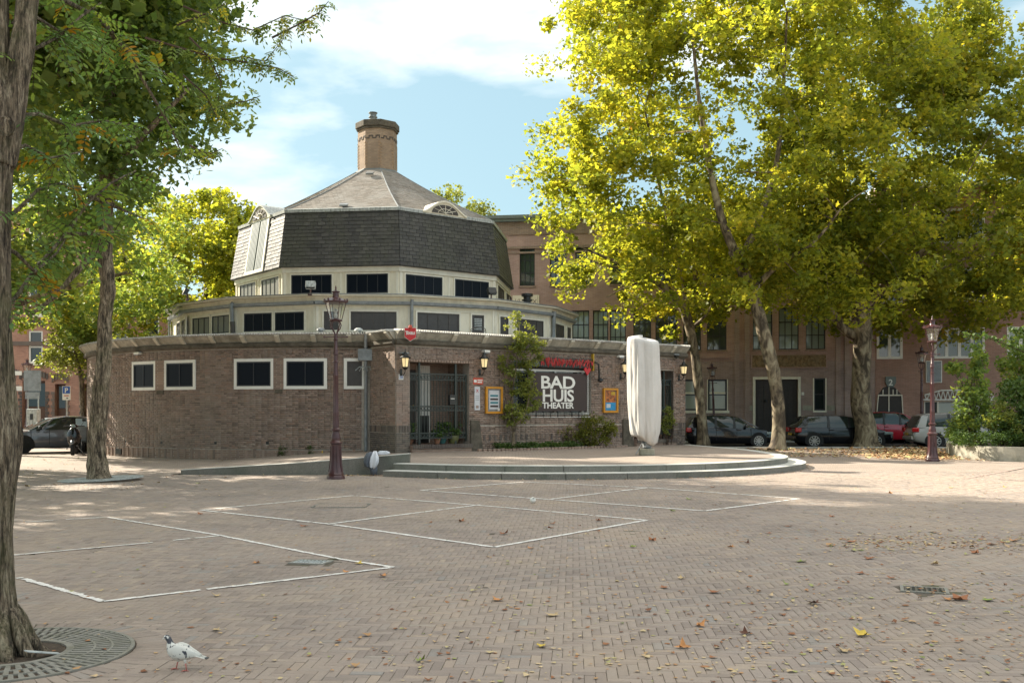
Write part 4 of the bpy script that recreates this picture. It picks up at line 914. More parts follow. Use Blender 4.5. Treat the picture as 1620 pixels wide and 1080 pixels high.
# doors sit on the back wall of the porch, positions by width
mb = MB(); mb.fbox(wing, D1[0], D1[0] + 0.95, 0.54, 2.95, -1.245, -1.20); obj('door_frame', mb, M['wood_dark'], pr)
door(wing, D1[0] + 0.05, D1[0] + 0.88, 0.55, 2.85, -1.199, M['wood_dark'], bath)
mb = MB()
for k in range(6): mb.fbox(wing, D1[0] + 1.0 + k * 0.085, D1[0] + 1.075 + k * 0.085, 0.56, 3.1, -1.245, -1.19)
obj('white_plank_panel', mb, M['white'], pr)
mb = MB(); mb.fbox(wing, D1[0] + 1.12, D1[0] + 1.42, 0.56, 1.45, -1.18, -1.12); obj('meter_cabinet', mb, M['black_metal'], pr)
mb = MB(); mb.lathe([(0.0, 0), (0.03, 0.01), (0.03, 0.04), (0, 0.05)], wing.pt(D1[0] + 0.8, -1.1, 1.75), 8); obj('door_handle', mb, M['gold'], pr)
mb = MB()
k = int((D1[1] - D1[0] + 0.3) / 0.105)
for i in range(k): mb.fbox(wing, D1[0] - 0.1 + i * 0.105, D1[0] - 0.02 + i * 0.105, D1[3], D1[3] + 0.08, 0.0, 0.05)
obj('lintel', mb, M['brick_far'], bath)
door(wing, D2[0] + 0.2, D2[0] + 1.3, 0.55, 2.95, -1.199, M['wood_brown'], bath)
def gate(D, z0, z1, name_label, z_b=0.62):
    s0, s1 = D[0] + 0.03, D[1] - 0.03; gt = obj('security_gate', (lambda m_: [m_.fbox(wing, a, b, c_, e, -0.12, -0.08) for a, b, c_, e in ((s0, s1, z1 - 0.04, z1), (s0, s1, z_b + 0.26, z_b + 0.30), (s0, s1, z_b + 0.10, z_b + 0.14), (s0, s1, 1.60, 1.63), (s0, s1, 1.74, 1.77), (s0, s1, z1 - 0.22, z1 - 0.19), (s0, s0 + 0.05, z_b, z1), (s1 - 0.05, s1, z_b, z1))] and m_)(MB()), M['green_metal'], bath)
    n = int((s1 - s0) / 0.115)
    for k in range(1, n):
        s = s0 + (s1 - s0) * k / n; x = MB(); x.fbox(wing, s - 0.008, s + 0.008, z_b + 0.12, z1 - 0.02, -0.108, -0.092); obj('bar', x, M['green_metal'], gt)
    rg = MB()
    for k in range(n):
        s = s0 + (s1 - s0) * (k + 0.5) / n
        for zc, rr in ((z1 - 0.12, 0.045), (1.685, 0.045), (z_b + 0.2, 0.045)):
            if zc == 1.685 and False: continue
            rg.tube([wing.pt(s + rr * math.cos(2 * math.pi * j / 10), -0.10, zc + rr * math.sin(2 * math.pi * j / 10)) for j in range(11)], 0.012, 4, cap=False)
    obj('ring_ornament', rg, M['green_metal'], gt, kind='stuff')
    for f_ in (0.17, 0.80):
        s = s0 + (s1 - s0) * f_; x = MB(); x.fbox(wing, s - 0.035, s + 0.035, z_b - 0.12, D[3] - 0.02, -0.135, -0.065); obj('post', x, M['green_metal'], gt)
    return gt
gt = gate(D1, 0.9, 2.80, '')
gate(D2, 0.9, 2.80, '')
x = MB(); s = D1[0] + 0.03 + 2.19 * 0.80; x.fbox(wing, s - 0.26, s - 0.04, 1.80, 2.12, -0.13, -0.02); lb = obj('letterbox', x, M['black_metal'], gt, bevel=0.01)
x = MB(); x.fbox(wing, s - 0.23, s - 0.08, 1.99, 2.01, -0.02, -0.012); obj('letter_slot', x, M['white'], gt)
# worn cement flare beside each porch
for s_, w in ((2.76, 0.5), (9.55, 0.55)):
    mb = MB(); mb.fprism(wing, [(s_, 0.28), (s_ + w, 0.28), (s_ + w * 0.9, 0.6), (s_ + w * 0.75, 1.15), (s_ + w * 0.6, 1.30), (s_, 1.32)], 0.0, 0.10); obj('cement_buttress', mb, M['stone_dark'], bath, bevel=0.03)
# ---- big window with the theatre banner
s0, s1, z0, z1 = WN
mb = MB(); mb.fbox(wing, s0, s1, z0, z1, -0.30, -0.24); wf = obj('stage_window', mb, M['win_brown'], bath)
mb = MB(); mb.fbox(wing, s0, s1, z1 - 0.15, z1, -0.12, 0.03); obj('grey_lintel', mb, M['shutter'], wf)
zt = wing.z_of(900, 585); zb = z0 + 0.06
for a, b, c_, e in ((s0, s1, zt - 0.07, zt), (s0, s1, zb - 0.06, zb + 0.01), (s0, s0 + 0.07, zb, zt), (s1 - 0.09, s1 - 0.02, zb, zt), (s0 + 1.0, s0 + 1.06, zb, zt), (s0 + 1.9, s0 + 1.96, zb, zt), (s1 - 0.33, s1 - 0.27, zb, zt)):
    mb = MB(); mb.fbox(wing, a, b, c_, e, -0.16, -0.10 + 0.002 * (b - a > 1)); obj('white_frame', mb, M['white'], wf)
mb = MB(); mb.fbox(wing, s0 + 0.05, s1 - 0.05, zb, zt - 0.05, -0.20, -0.18); obj('pane', mb, M['glass'], wf)
gr = MB(); n = int((s1 - s0) / 0.07)
for k in range(n): s = s0 + 0.04 + k * (s1 - s0 - 0.1) / n; gr.fbox(wing, s - 0.004, s + 0.004, zb - 0.16, zt - 0.10, 0.02, 0.028)
for k in range(20): z = zb - 0.15 + k * (zt - zb) / 20; gr.fbox(wing, s0 + 0.03, s1 - 0.05, z, z + 0.007, 0.029, 0.036)
obj('wire_grille', gr, M['black_metal'], wf, kind='stuff')
mb = MB(); mb.fbox(wing, s0 + 0.02, s1 - 0.06, zb - 0.17, zb - 0.15, 0.0, 0.045); mb2 = MB()
for k in range(9): s = s0 + 0.3 + k * 0.32; mb2.fbox(wing, s, s + 0.02, zb - 0.16, zb + 0.06, 0.04, 0.06)
obj('grille_rail', mb, M['white'], wf); obj('grille_strap', mb2, M['black_metal'], wf, kind='stuff')
sg = thing('theatre_sign', 'dark brown banner reading BAD HUIS THEATER in white letters', 'sign', wing.pt(wing.s_of(885), 0, 1.6))
a, b = wing.s_of(832), wing.s_of(926); zz0, zz1 = wing.z_of(880, 650), wing.z_of(880, 590)
mb = MB(); mb.fbox(wing, a, b, zz0, zz1, 0.06, 0.085); obj('board', mb, M['sign_brown'], sg)
cs = wing.s_of(880.5); k_ = (zz1 - zz0)
text_on(wing, 'BAD', cs, zz1 - k_ * 0.405, 0.087, k_ * 0.46, M['white'], sg, bold=0.013, sx=1.36, space=0.95)
text_on(wing, 'HUIS', cs, zz1 - k_ * 0.745, 0.087, k_ * 0.44, M['white'], sg, bold=0.013, sx=1.20, space=0.95)
text_on(wing, 'THEATER', cs, zz1 - k_ * 0.925, 0.087, k_ * 0.215, M['white'], sg, bold=0.008, sx=1.2, space=0.97)
M['red_dull'] = flat_mat('dull_red_tube', (0.50, 0.05, 0.05), 0.4, var=0.2)
# red tangled neon lettering above
ns = thing('neon_sign', 'tangled red neon script sign above the theatre banner', 'sign', wing.pt(wing.s_of(890), 0, 3.0))
a, b = wing.s_of(852), wing.s_of(934); zc = wing.z_of(890, 574); rr = random.Random(3)
for k in range(15):
    s = a + (b - a) * (k + 0.5) / 15; pts = []
    for j in range(9): t = j / 8; pts.append(wing.pt(s + rr.uniform(-0.11, 0.11), 0.16 + rr.uniform(-0.02, 0.02), zc + 0.12 * math.cos(math.pi * j * (1 if k % 2 else 0.7)) + rr.uniform(-0.05, 0.05)))
    mb = MB(); mb.tube(pts, 0.016, 5); obj('neon_letter', mb, M['red_dull'], ns)
mb = MB(); s = b - 0.28
hp = [(s + 0.0, zc - 0.42), (s + 0.16, zc - 0.22), (s + 0.10, zc - 0.12), (s, zc - 0.2), (s - 0.10, zc - 0.12), (s - 0.16, zc - 0.22)]; mb.fprism(wing, hp, 0.13, 0.17); obj('heart', mb, M['red'], ns)
mb = MB(); mb.fbox(wing, a, b, zc - 0.17, zc - 0.15, 0.10, 0.13); mb.fbox(wing, a, b, zc + 0.15, zc + 0.17, 0.10, 0.13)
for k in range(28): q = a + (b - a) * k / 27; mb.fbox(wing, q, q + 0.012, zc - 0.16, zc + 0.16, 0.09, 0.10)
obj('rack', mb, M['black_metal'], ns)
mb = MB(); mb.fbox(wing, b + 0.02, b + 0.06, zc - 0.25, zc + 0.36, 0.02, 0.14); obj('gold_end', mb, M['gold'], ns)
mb = MB(); mb.tube([wing.pt(b + 0.02, 0.2, zc + 0.05), wing.pt(b + 0.16, 0.25, zc), wing.pt(b + 0.20, 0.25, zc - 0.3), wing.pt(b + 0.22, 0.22, zc - 0.52), wing.pt(b + 0.30, 0.2, zc - 0.55)], 0.035, 7); mb.lathe([(0.02, 0), (0.10, 0.05), (0.09, 0.13), (0.02, 0.17)], wing.pt(b + 0.30, 0.2, zc - 0.66), 10); obj('flood_spot', mb, M['black_metal'], ns)

# ---- wall lanterns
m, nt, bs = mat_new('lit_lantern_glass'); bs.inputs['Base Color'].default_value = (0.8, 0.6, 0.3, 1); bs.inputs['Emission Color'].default_value = (1.0, 0.78, 0.40, 1); bs.inputs['Emission Strength'].default_value = 0.13; M['lantern_glass'] = m
def lantern_proto():
    t = thing('wall_lantern', 'x', 'lantern')
    f = MB(); f.lathe([(0.0, 0.0), (0.05, 0.02), (0.10, 0.07), (0.11, 0.10)], (0, 0, 0.0), 6); obj('base', f, M['black_metal'], t, local=True)
    g_ = MB(); g_.lathe([(0.085, 0.10), (0.125, 0.37)], (0, 0, 0), 6); obj('glass', g_, M['lantern_glass'], t, local=True)
    for k in range(6):
        a = math.pi * k / 3; p = MB(); p.tube([(0.092 * math.cos(a), 0.092 * math.sin(a), 0.09), (0.133 * math.cos(a), 0.133 * math.sin(a), 0.38)], 0.009, 4); obj('bar', p, M['black_metal'], t, local=True)
    r = MB(); r.lathe([(0.17, 0.365), (0.18, 0.385), (0.10, 0.45), (0.055, 0.50), (0.05, 0.54), (0.02, 0.57), (0.012, 0.65), (0.0, 0.66)], (0, 0, 0), 12); obj('cap', r, M['black_metal'], t, local=True)
    a = MB(); a.tube([(0, 0.0, 0.01), (0, 0.02, -0.08), (0, 0.12, -0.16), (0, 0.24, -0.10)], 0.014, 6); a.box((0, 0.25, -0.06), (0.07, 0.02, 0.22)); obj('bracket', a, M['black_metal'], t, local=True)
    return t
ang = math.atan2(wing.t.y, wing.t.x); LS = [(633.5, 573), (758, 574), (981, 582), (1073, 585)]
LL = ['black wall lantern on the pier under the red shield sign', 'black wall lantern between the gate and the orange notice board', 'black wall lantern left of the covered parasol', 'black wall lantern at the far right end of the front wall']
pl = lantern_proto()
for i, (x, y) in enumerate(LS):
    s = wing.s_of(x); z = wing.z_of(x, y); o = pl if i == 0 else dup(pl, (0, 0, 0), 0, LL[i])
    o.location = wing.pt(s, 0.29, z - 0.25); o.rotation_euler = (0, 0, ang); o['label'] = LL[i]; o['group'] = 'lit black lanterns on the theatre front'
# ---- signs and boards
def shield():
    x0 = wing.s_of(632); t = thing('shield_sign', 'small red beer shield sign on the cornice above the left pier', 'sign', wing.pt(x0 + 0.2, 0.42, 3.9)); F = Flat(wing.pt(wing.s_of(640), 0.45, 0)[:2], ang=R(6))
    zc = 4.0; P = [(-0.17, -0.11), (0.0, -0.235), (0.185, -0.13), (0.19, 0.16), (-0.175, 0.16)]
    mb = MB(); mb.fprism(F, [(a - 0.06, zc + b * 1.06) for a, b in P], -0.10, -0.002); obj('light_box', mb, M['white'], t)
    mb = MB(); mb.fprism(F, [(a * 0.96 - 0.06, zc + b * 1.0) for a, b in P], -0.001, 0.012); obj('panel', mb, M['red'], t)
    mb = MB(); mb.lathe([(0.0, 0), (0.045, 0.02), (0.06, 0.07), (0.045, 0.14), (0.0, 0.13)], F.pt(-0.05, 0.0, zc + 0.11), 12); obj('crest', mb, M['orange_red'], t)
    text_on(F, 'T', -0.165, zc - 0.045, 0.016, 0.155, M['white'], t, bold=0.005, sx=0.9); text_on(F, 'EXELS', -0.03, zc - 0.035, 0.016, 0.11, M['white'], t, bold=0.005, sx=0.78)
    mb = MB(); mb.tube([F.pt(0.1, -0.1, zc), F.pt(0.15, -0.5, zc - 0.1)], 0.02, 5); obj('bracket', mb, M['black_metal'], t)
shield()
def plate(name, label, cat, x0, x1, y0, y1, mat, d=0.03, parts=(), txt=()):
    a, b = wing.s_of(x0), wing.s_of(x1); xm = (x0 + x1) / 2; z0, z1 = wing.z_of(xm, y1), wing.z_of(xm, y0); t = thing(name, label, cat, wing.pt((a + b) / 2, 0, z0))
    mb = MB(); mb.fbox(wing, a, b, z0, z1, 0.005, d); obj('plate', mb, mat, t)
    for nm, u0, u1, v0, v1, m_, dd in parts: mb = MB(); mb.fbox(wing, a + (b - a) * u0, a + (b - a) * u1, z0 + (z1 - z0) * v0, z0 + (z1 - z0) * v1, d - 0.004, d + dd); obj(nm, mb, m_, t)
    for body, u, v, sz, m_ in txt: text_on(wing, body, a + (b - a) * u, z0 + (z1 - z0) * v, d + 0.004, (z1 - z0) * sz, m_, t)
    return t
plate('house_number', 'small blue and white house number plate 28 on the left pier', 'number plate', 630, 637.5, 592, 600.5, M['white'], txt=[('28', 0.5, 0.2, 0.85, M['blue'])])
plate('red_notice', 'small orange red notice with white text beside the gate', 'notice', 748, 763.5, 597.5, 608, M['orange_red'], txt=[('OPEN DE', 0.62, 0.56, 0.36, M['white']), ('DEUR', 0.62, 0.15, 0.36, M['white'])] if False else [], parts=[('pictogram', 0.06, 0.34, 0.3, 0.7, M['white'], 0.004), ('text_line', 0.42, 0.94, 0.56, 0.72, M['white'], 0.004), ('text_line', 0.42, 0.88, 0.26, 0.42, M['white'], 0.004)])
plate('notice_strip', 'tall narrow white notice with a dark cross, beside the orange notice board', 'notice', 750, 758.5, 611.5, 648.5, M['paper'], parts=[('text_line', 0.15, 0.85, 0.50, 0.52, M['zinc'], 0.003), ('text_line', 0.15, 0.85, 0.58, 0.60, M['zinc'], 0.003), ('text_line', 0.15, 0.85, 0.42, 0.44, M['zinc'], 0.003), ('stamp', 0.25, 0.75, 0.08, 0.20, M['faint_line'], 0.003)], txt=[('X', 0.5, 0.76, 0.2, M['red'])])
def board(label, x0, x1, y0, y1, parts):
    a, b = wing.s_of(x0), wing.s_of(x1); xm = (x0 + x1) / 2; z0, z1 = wing.z_of(xm, y1), wing.z_of(xm, y0); t = thing('notice_board', label, 'notice board', wing.pt((a + b) / 2, 0, z0), group='orange framed notice boards on the front wall')
    f = 0.07
    for q in ((a, b, z1 - f, z1), (a, b, z0, z0 + f), (a, a + f, z0 + f, z1 - f), (b - f, b, z0 + f, z1 - f)): mb = MB(); mb.fbox(wing, *q, 0.02, 0.10); obj('frame', mb, M['orange'], t)
    mb = MB(); mb.fbox(wing, a + f * 0.9, b - f * 0.9, z0 + f * 0.9, z1 - f * 0.9, 0.02, 0.055); obj('panel', mb, M['zinc'], t)
    for nm, u0, u1, v0, v1, m_ in parts: mb = MB(); mb.fbox(wing, a + (b - a) * u0, a + (b - a) * u1, z0 + (z1 - z0) * v0, z0 + (z1 - z0) * v1, 0.054, 0.060 if 'band' not in nm else 0.064); obj(nm, mb, m_, t)
board('orange framed notice board with a striped white programme sheet, near the gate', 766.5, 793, 611.5, 654, [('sheet', 0.22, 0.80, 0.16, 0.86, M['paper'])] + [('print_band', 0.28, 0.74, 0.24 + 0.13 * k, 0.31 + 0.13 * k, M['paper_teal'] if k % 2 else M['sign_brown']) for k in range(4)] + [('print_band', 0.72, 0.84, 0.10, 0.2, M['white'])])
board('orange framed notice board with an orange and blue poster, right of the banner', 952.5, 975.5, 614, 652.5, [('poster', 0.17, 0.85, 0.42, 0.90, M['poster_warm']), ('poster', 0.17, 0.85, 0.10, 0.42, M['sky_blue']), ('print_band', 0.55, 0.82, 0.72, 0.86, M['gold']), ('print_band', 0.22, 0.5, 0.2, 0.36, M['paper'])])
# floodlights, sensors, cameras on the building
def flood(label, F, x, z, d, flip=0.0, mat='zinc_light', sc=1.0):
    s = F.s_of(x); p = F.pt(s, d, z); t = thing('floodlight', label, 'floodlight', p, F.yaw(s) + flip, group='floodlights on the theatre roofs')
    mb = MB(); mb.box((0, 0, 0.20 * sc), (0.30 * sc, 0.16 * sc, 0.22 * sc), 0, Matrix.Rotation(R(-25), 4, 'X')); obj('housing', mb, M[mat], t, local=True, bevel=0.012)
    mb = MB(); mb.box((0, -0.07 * sc, 0.155 * sc), (0.25 * sc, 0.05, 0.15 * sc), 0, Matrix.Rotation(R(-25), 4, 'X')); obj('lens', mb, M['black_metal'], t, local=True)
    mb = MB(); mb.tube([(0, 0.05, -0.12), (0, 0.05, 0.12)], 0.03, 6); mb.box((0, 0.06, -0.10), (0.2, 0.12, 0.08)); obj('bracket', mb, M['lamp_red'], t, local=True)
flood('white floodlight on the cream roof edge behind the street lamp', face16(3, 8.9), 491.5, 5.84, 0.0, sc=1.15)
flood('twin black floodlight on the right corner of the cream roof edge', face16(4, 8.9), 778, 5.84, 0.0, mat='black_metal', sc=1.1)
flood('black floodlight on the left end of the cream roof edge', face16(0, 8.9), 294, 5.84, 0.0, mat='black_metal', sc=1.0)
def sensor(label, F, x, y, w=0.24):
    s = F.s_of(x); z = F.z_of(x, y); t = thing('wall_light', label, 'wall light', F.pt(s, 0.1, z), F.yaw(s), group='small white lights under the cornice')
    mb = MB(); mb.box((0, 0, 0), (w, 0.18, 0.08)); obj('housing', mb, M['white'], t, local=True, bevel=0.02); mb = MB(); mb.box((0, -0.01, -0.05), (w * 0.8, 0.13, 0.03)); obj('lens', mb, M['zinc'], t, local=True)
sensor('small white wall light above the leftmost window', ring, 222.5, 559, 0.30); sensor('small white wall light right of the gate above the lantern', wing, 766, 556); sensor('small white wall light left of the covered parasol', wing, 978.5, 564)
for x, y, F, lb_ in ((1065, 563, wing, 'dark dome camera near the right end of the front wall'), (636, 561, wing, 'dark bracket with a bulb shade over the left pier lantern')):
    s = F.s_of(x); t = thing('security_camera', lb_, 'camera', F.pt(s, 0.12, F.z_of(x, y)), F.yaw(s)); mb = MB(); mb.lathe([(0.0, -0.10), (0.07, -0.06), (0.09, 0.0), (0.09, 0.03)], (0, -0.05, 0), 12); obj('dome', mb, M['black_metal'], t, local=True); mb = MB(); mb.box((0, 0.02, 0.05), (0.26, 0.2, 0.04)); obj('bracket', mb, M['zinc'], t, local=True)
t = thing('flue', 'black stove flue pipe rising behind the cream roof', 'chimney pipe', (2.3, 41.0, 5.6)); q = at(834, 480, 41.0)
t.location = (q.x, 41.0, 5.4); mb = MB(); mb.lathe([(0.15, 0), (0.15, 0.72), (0.22, 0.73), (0.22, 0.78), (0.15, 0.80), (0.15, 0.9), (0.24, 0.92), (0.24, 1.02), (0.0, 1.06)], (0, 0, 0), 16); obj('pipe', mb, M['black_metal'], t, local=True)
# roof vents peeping over the cornice
for x, F in ((501, ring), (565, ring)):
    s = F.s_of(x); t = thing('roof_vent_cowl', ['grey', 'pale'][x > 540] + ' domed vent cowl on the flat roof, ' + ('left' if x < 540 else 'right') + ' of the street lamp head', 'roof vent', F.pt(s, -0.6, 4.1)); mb = MB(); mb.lathe([(0.08, 0), (0.08, 0.16), (0.15, 0.16), (0.13, 0.21), (0.07, 0.25), (0, 0.26)], (0, 0, 0), 12); obj('cowl', mb, M['zinc'] if x < 540 else M['zinc_light'], t, local=True)
t = thing('cable_coil', 'thin dark cable looped on the edge of the flat roof', 'cable', wing.pt(wing.s_of(770), -0.5, 4.2)); mb = MB(); mb.tube([(0.25 * math.cos(a_ / 5), 0.05, 0.12 + 0.10 * math.sin(a_ / 5) * (1 - a_ / 60)) for a_ in range(0, 34)], 0.012, 4); mb.tube([(0.25, 0.05, 0.1), (0.3, 0.0, -0.2)], 0.012, 4); obj('loop', mb, M['black_metal'], t, local=True)

# ------------------------------------------------------------------ classic red-brown street lamps
def lamp_proto(mat):
    t = thing('street_lamp', 'x', 'street lamp')
    def flute(w, z): return 1 + 0.03 * math.cos(8 * w)
    b = MB(); b.lathe([(0.215, 0.0), (0.215, 0.05), (0.185, 0.10), (0.195, 0.12), (0.175, 0.15), (0.145, 0.32), (0.128, 0.55), (0.125, 0.80), (0.128, 0.86)], (0, 0, 0), 32, flute); obj('base', b, mat, t, local=True, auto=35)
    b = MB()
    for k in range(8): a = 2 * math.pi * (k + 0.5) / 8; b.tube([(0.168 * math.cos(a), 0.168 * math.sin(a), 0.18), (0.138 * math.cos(a), 0.138 * math.sin(a), 0.4), (0.126 * math.cos(a), 0.126 * math.sin(a), 0.80)], 0.012, 5)
    obj('base_ribs', b, mat, t, local=True, kind='stuff')
    b = MB()
    for x_, y_ in ((0, 0), (0.02, 0), (-0.02, 0)): pass
    for k in range(3): b.box((0, -0.148, 0.50 + k * 0.055), (0.05 - 0.012 * abs(k - 1), 0.02, 0.04), 0, Matrix.Rotation(R(45), 4, 'Y'))
    obj('crest', b, mat, t, local=True)
    b = MB(); b.lathe([(0.128, 0.855), (0.158, 0.87), (0.158, 0.90), (0.135, 0.92), (0.11, 0.95), (0.115, 1.0), (0.10, 1.08), (0.082, 1.14), (0.085, 1.17), (0.118, 1.19), (0.118, 1.22), (0.08, 1.25), (0.078, 1.34)], (0, 0, 0), 24); obj('collar', b, mat, t, local=True, auto=35)
    b = MB(); b.lathe([(0.078, 1.335), (0.074, 1.40), (0.066, 1.60), (0.070, 1.62), (0.064, 1.64), (0.058, 2.5), (0.066, 2.52), (0.056, 2.54), (0.048, 3.02), (0.066, 3.04), (0.066, 3.08), (0.055, 3.10), (0.060, 3.16), (0.046, 3.18), (0.044, 3.55)], (0, 0, 0), 20, lambda w, z: 1 + (0.06 * math.cos(10 * w) if z < 3.0 else 0)); obj('pole', b, mat, t, local=True, auto=35)
    for r_, z_ in ((0.075, 2.86), (0.07, 3.40)): b = MB(); b.lathe([(r_ * 0.7, z_ - 0.02), (r_, z_), (r_ * 0.7, z_ + 0.02)], (0, 0, 0), 18); obj('collar', b, mat, t, local=True)
    b = MB(); b.tube([(-0.27, 0, 3.47), (0.27, 0, 3.47)], 0.014, 8)
    for s_ in (-1, 1): b.lathe([(0.0, -0.03), (0.025, -0.01), (0.025, 0.02), (0, 0.035)], (s_ * 0.275, 0, 3.47), 8)
    obj('ladder_bar', b, mat, t, local=True)
    for k in range(4):
        a = math.pi / 4 + math.pi / 2 * k; b = MB(); b.tube([(r_ * math.cos(a), r_ * math.sin(a), z_) for r_, z_ in ((0.03, 3.52), (0.06, 3.60), (0.13, 3.68), (0.155, 3.76), (0.13, 3.83), (0.10, 3.87))], 0.014, 6); obj('cage_arm', b, mat, t, local=True)
    b = MB(); b.lathe([(0.155, 3.855), (0.165, 3.87), (0.14, 3.895), (0.06, 3.925), (0.03, 3.93)], (0, 0, 0), 18); obj('lantern_floor', b, mat, t, local=True)
    for k in range(6):
        a0, a1 = math.pi / 3 * k, math.pi / 3 * (k + 1); r0, r1 = 0.145, 0.245; b = MB()
        b.add([(r0 * math.cos(a0), r0 * math.sin(a0), 3.90), (r0 * math.cos(a1), r0 * math.sin(a1), 3.90), (r1 * math.cos(a1), r1 * math.sin(a1), 4.31), (r1 * math.cos(a0), r1 * math.sin(a0), 4.31)], [(0, 1, 2, 3)]); obj('pane', b, M['lamp_glass'], t, local=True)
        b = MB(); b.tube([(r0 * 1.03 * math.cos(a0), r0 * 1.03 * math.sin(a0), 3.89), (r1 * 1.02 * math.cos(a0), r1 * 1.02 * math.sin(a0), 4.32)], 0.009, 5); obj('glazing_bar', b, mat, t, local=True)
    b = MB(); b.lathe([(0.03, 3.93), (0.05, 3.99), (0.03, 4.05), (0.05, 4.12), (0.0, 4.16)], (0, 0, 0), 10); obj('bulb', b, M['bulb'], t, local=True)
    b = MB(); b.lathe([(0.255, 4.30), (0.295, 4.315), (0.295, 4.34), (0.25, 4.36), (0.13, 4.42), (0.085, 4.43), (0.075, 4.46), (0.07, 4.55), (0.10, 4.565), (0.10, 4.58), (0.03, 4.60), (0.018, 4.64), (0.022, 4.66), (0.006, 4.72)], (0, 0, 0), 24); obj('roof', b, mat, t, local=True)
    for k in range(12):
        a = 2 * math.pi * k / 12; b = MB(); h = 0.075 if k % 2 == 0 else 0.045; b.lathe([(0.0, 0), (0.022, 0.01), (0.026, h * 0.5), (0.012, h * 0.9), (0, h)], (0.275 * math.cos(a), 0.275 * math.sin(a), 4.335), 6); obj('crown_leaf', b, mat, t, local=True)
    return t
m, nt, bs = mat_new('lamp_glass'); out = nt.nodes['Material Output']; tr = nn(nt, 'ShaderNodeBsdfTransparent'); tr.inputs['Color'].default_value = (0.93, 0.95, 0.93, 1); gl = nn(nt, 'ShaderNodeBsdfGlossy'); gl.inputs['Roughness'].default_value = 0.05; gl.inputs['Color'].default_value = (0.9, 0.9, 0.9, 1)
mx = nn(nt, 'ShaderNodeMixShader'); mx.inputs[0].default_value = 0.14; nt.links.new(tr.outputs[0], mx.inputs[1]); nt.links.new(gl.outputs[0], mx.inputs[2]); nt.links.new(mx.outputs[0], out.inputs['Surface']); M['lamp_glass'] = m
M['bulb'] = flat_mat('frosted_bulb', (0.6, 0.6, 0.58), 0.3)
M['lamp_dark'] = flat_mat('shaded_dark_lamp_paint', (0.030, 0.014, 0.014), 0.4, var=0.2, spec=0.6)
LG = 'classic crowned street lamps round the square'
lp = lamp_proto(M['lamp_red']); lp.location = (-4.16, 23.5, 0); lp.scale = (0.98, 0.98, 0.965); lp['label'] = 'oxblood red cast iron street lamp in front of the granite ramp wall'; lp['group'] = LG
q = gp(1475, 729); l2 = dup(lp, (q.x, q.y, 0), R(15), 'oxblood red street lamp standing in the fallen leaves before the planter', LG, (0.99, 0.99, 0.985))
q = at(1458, 704, 45.9); l3 = dup(lp, (q.x, q.y, 0), R(40), 'darker street lamp just behind and left of the lamp by the planter', LG, (0.95, 0.95, 0.985))
q = at(1131, 700, 50.6); l4 = dup(lp, (q.x, q.y, 0), R(20), 'leaning street lamp behind the black car with the pale shop blinds', LG, (0.9, 0.9, 0.87)); l4.rotation_euler = (0, R(-2.6), R(20))
q = at(43, 700, 52); l5 = dup(lp, (q.x, q.y, 0), R(10), 'street lamp in front of the orange brick house at the far left', LG, (0.95, 0.95, 0.93))
q = at(21, 700, 49); l6 = dup(lp, (q.x, q.y, 0), R(35), 'street lamp half hidden behind the thick near trunk', LG, (0.9, 0.9, 0.83))

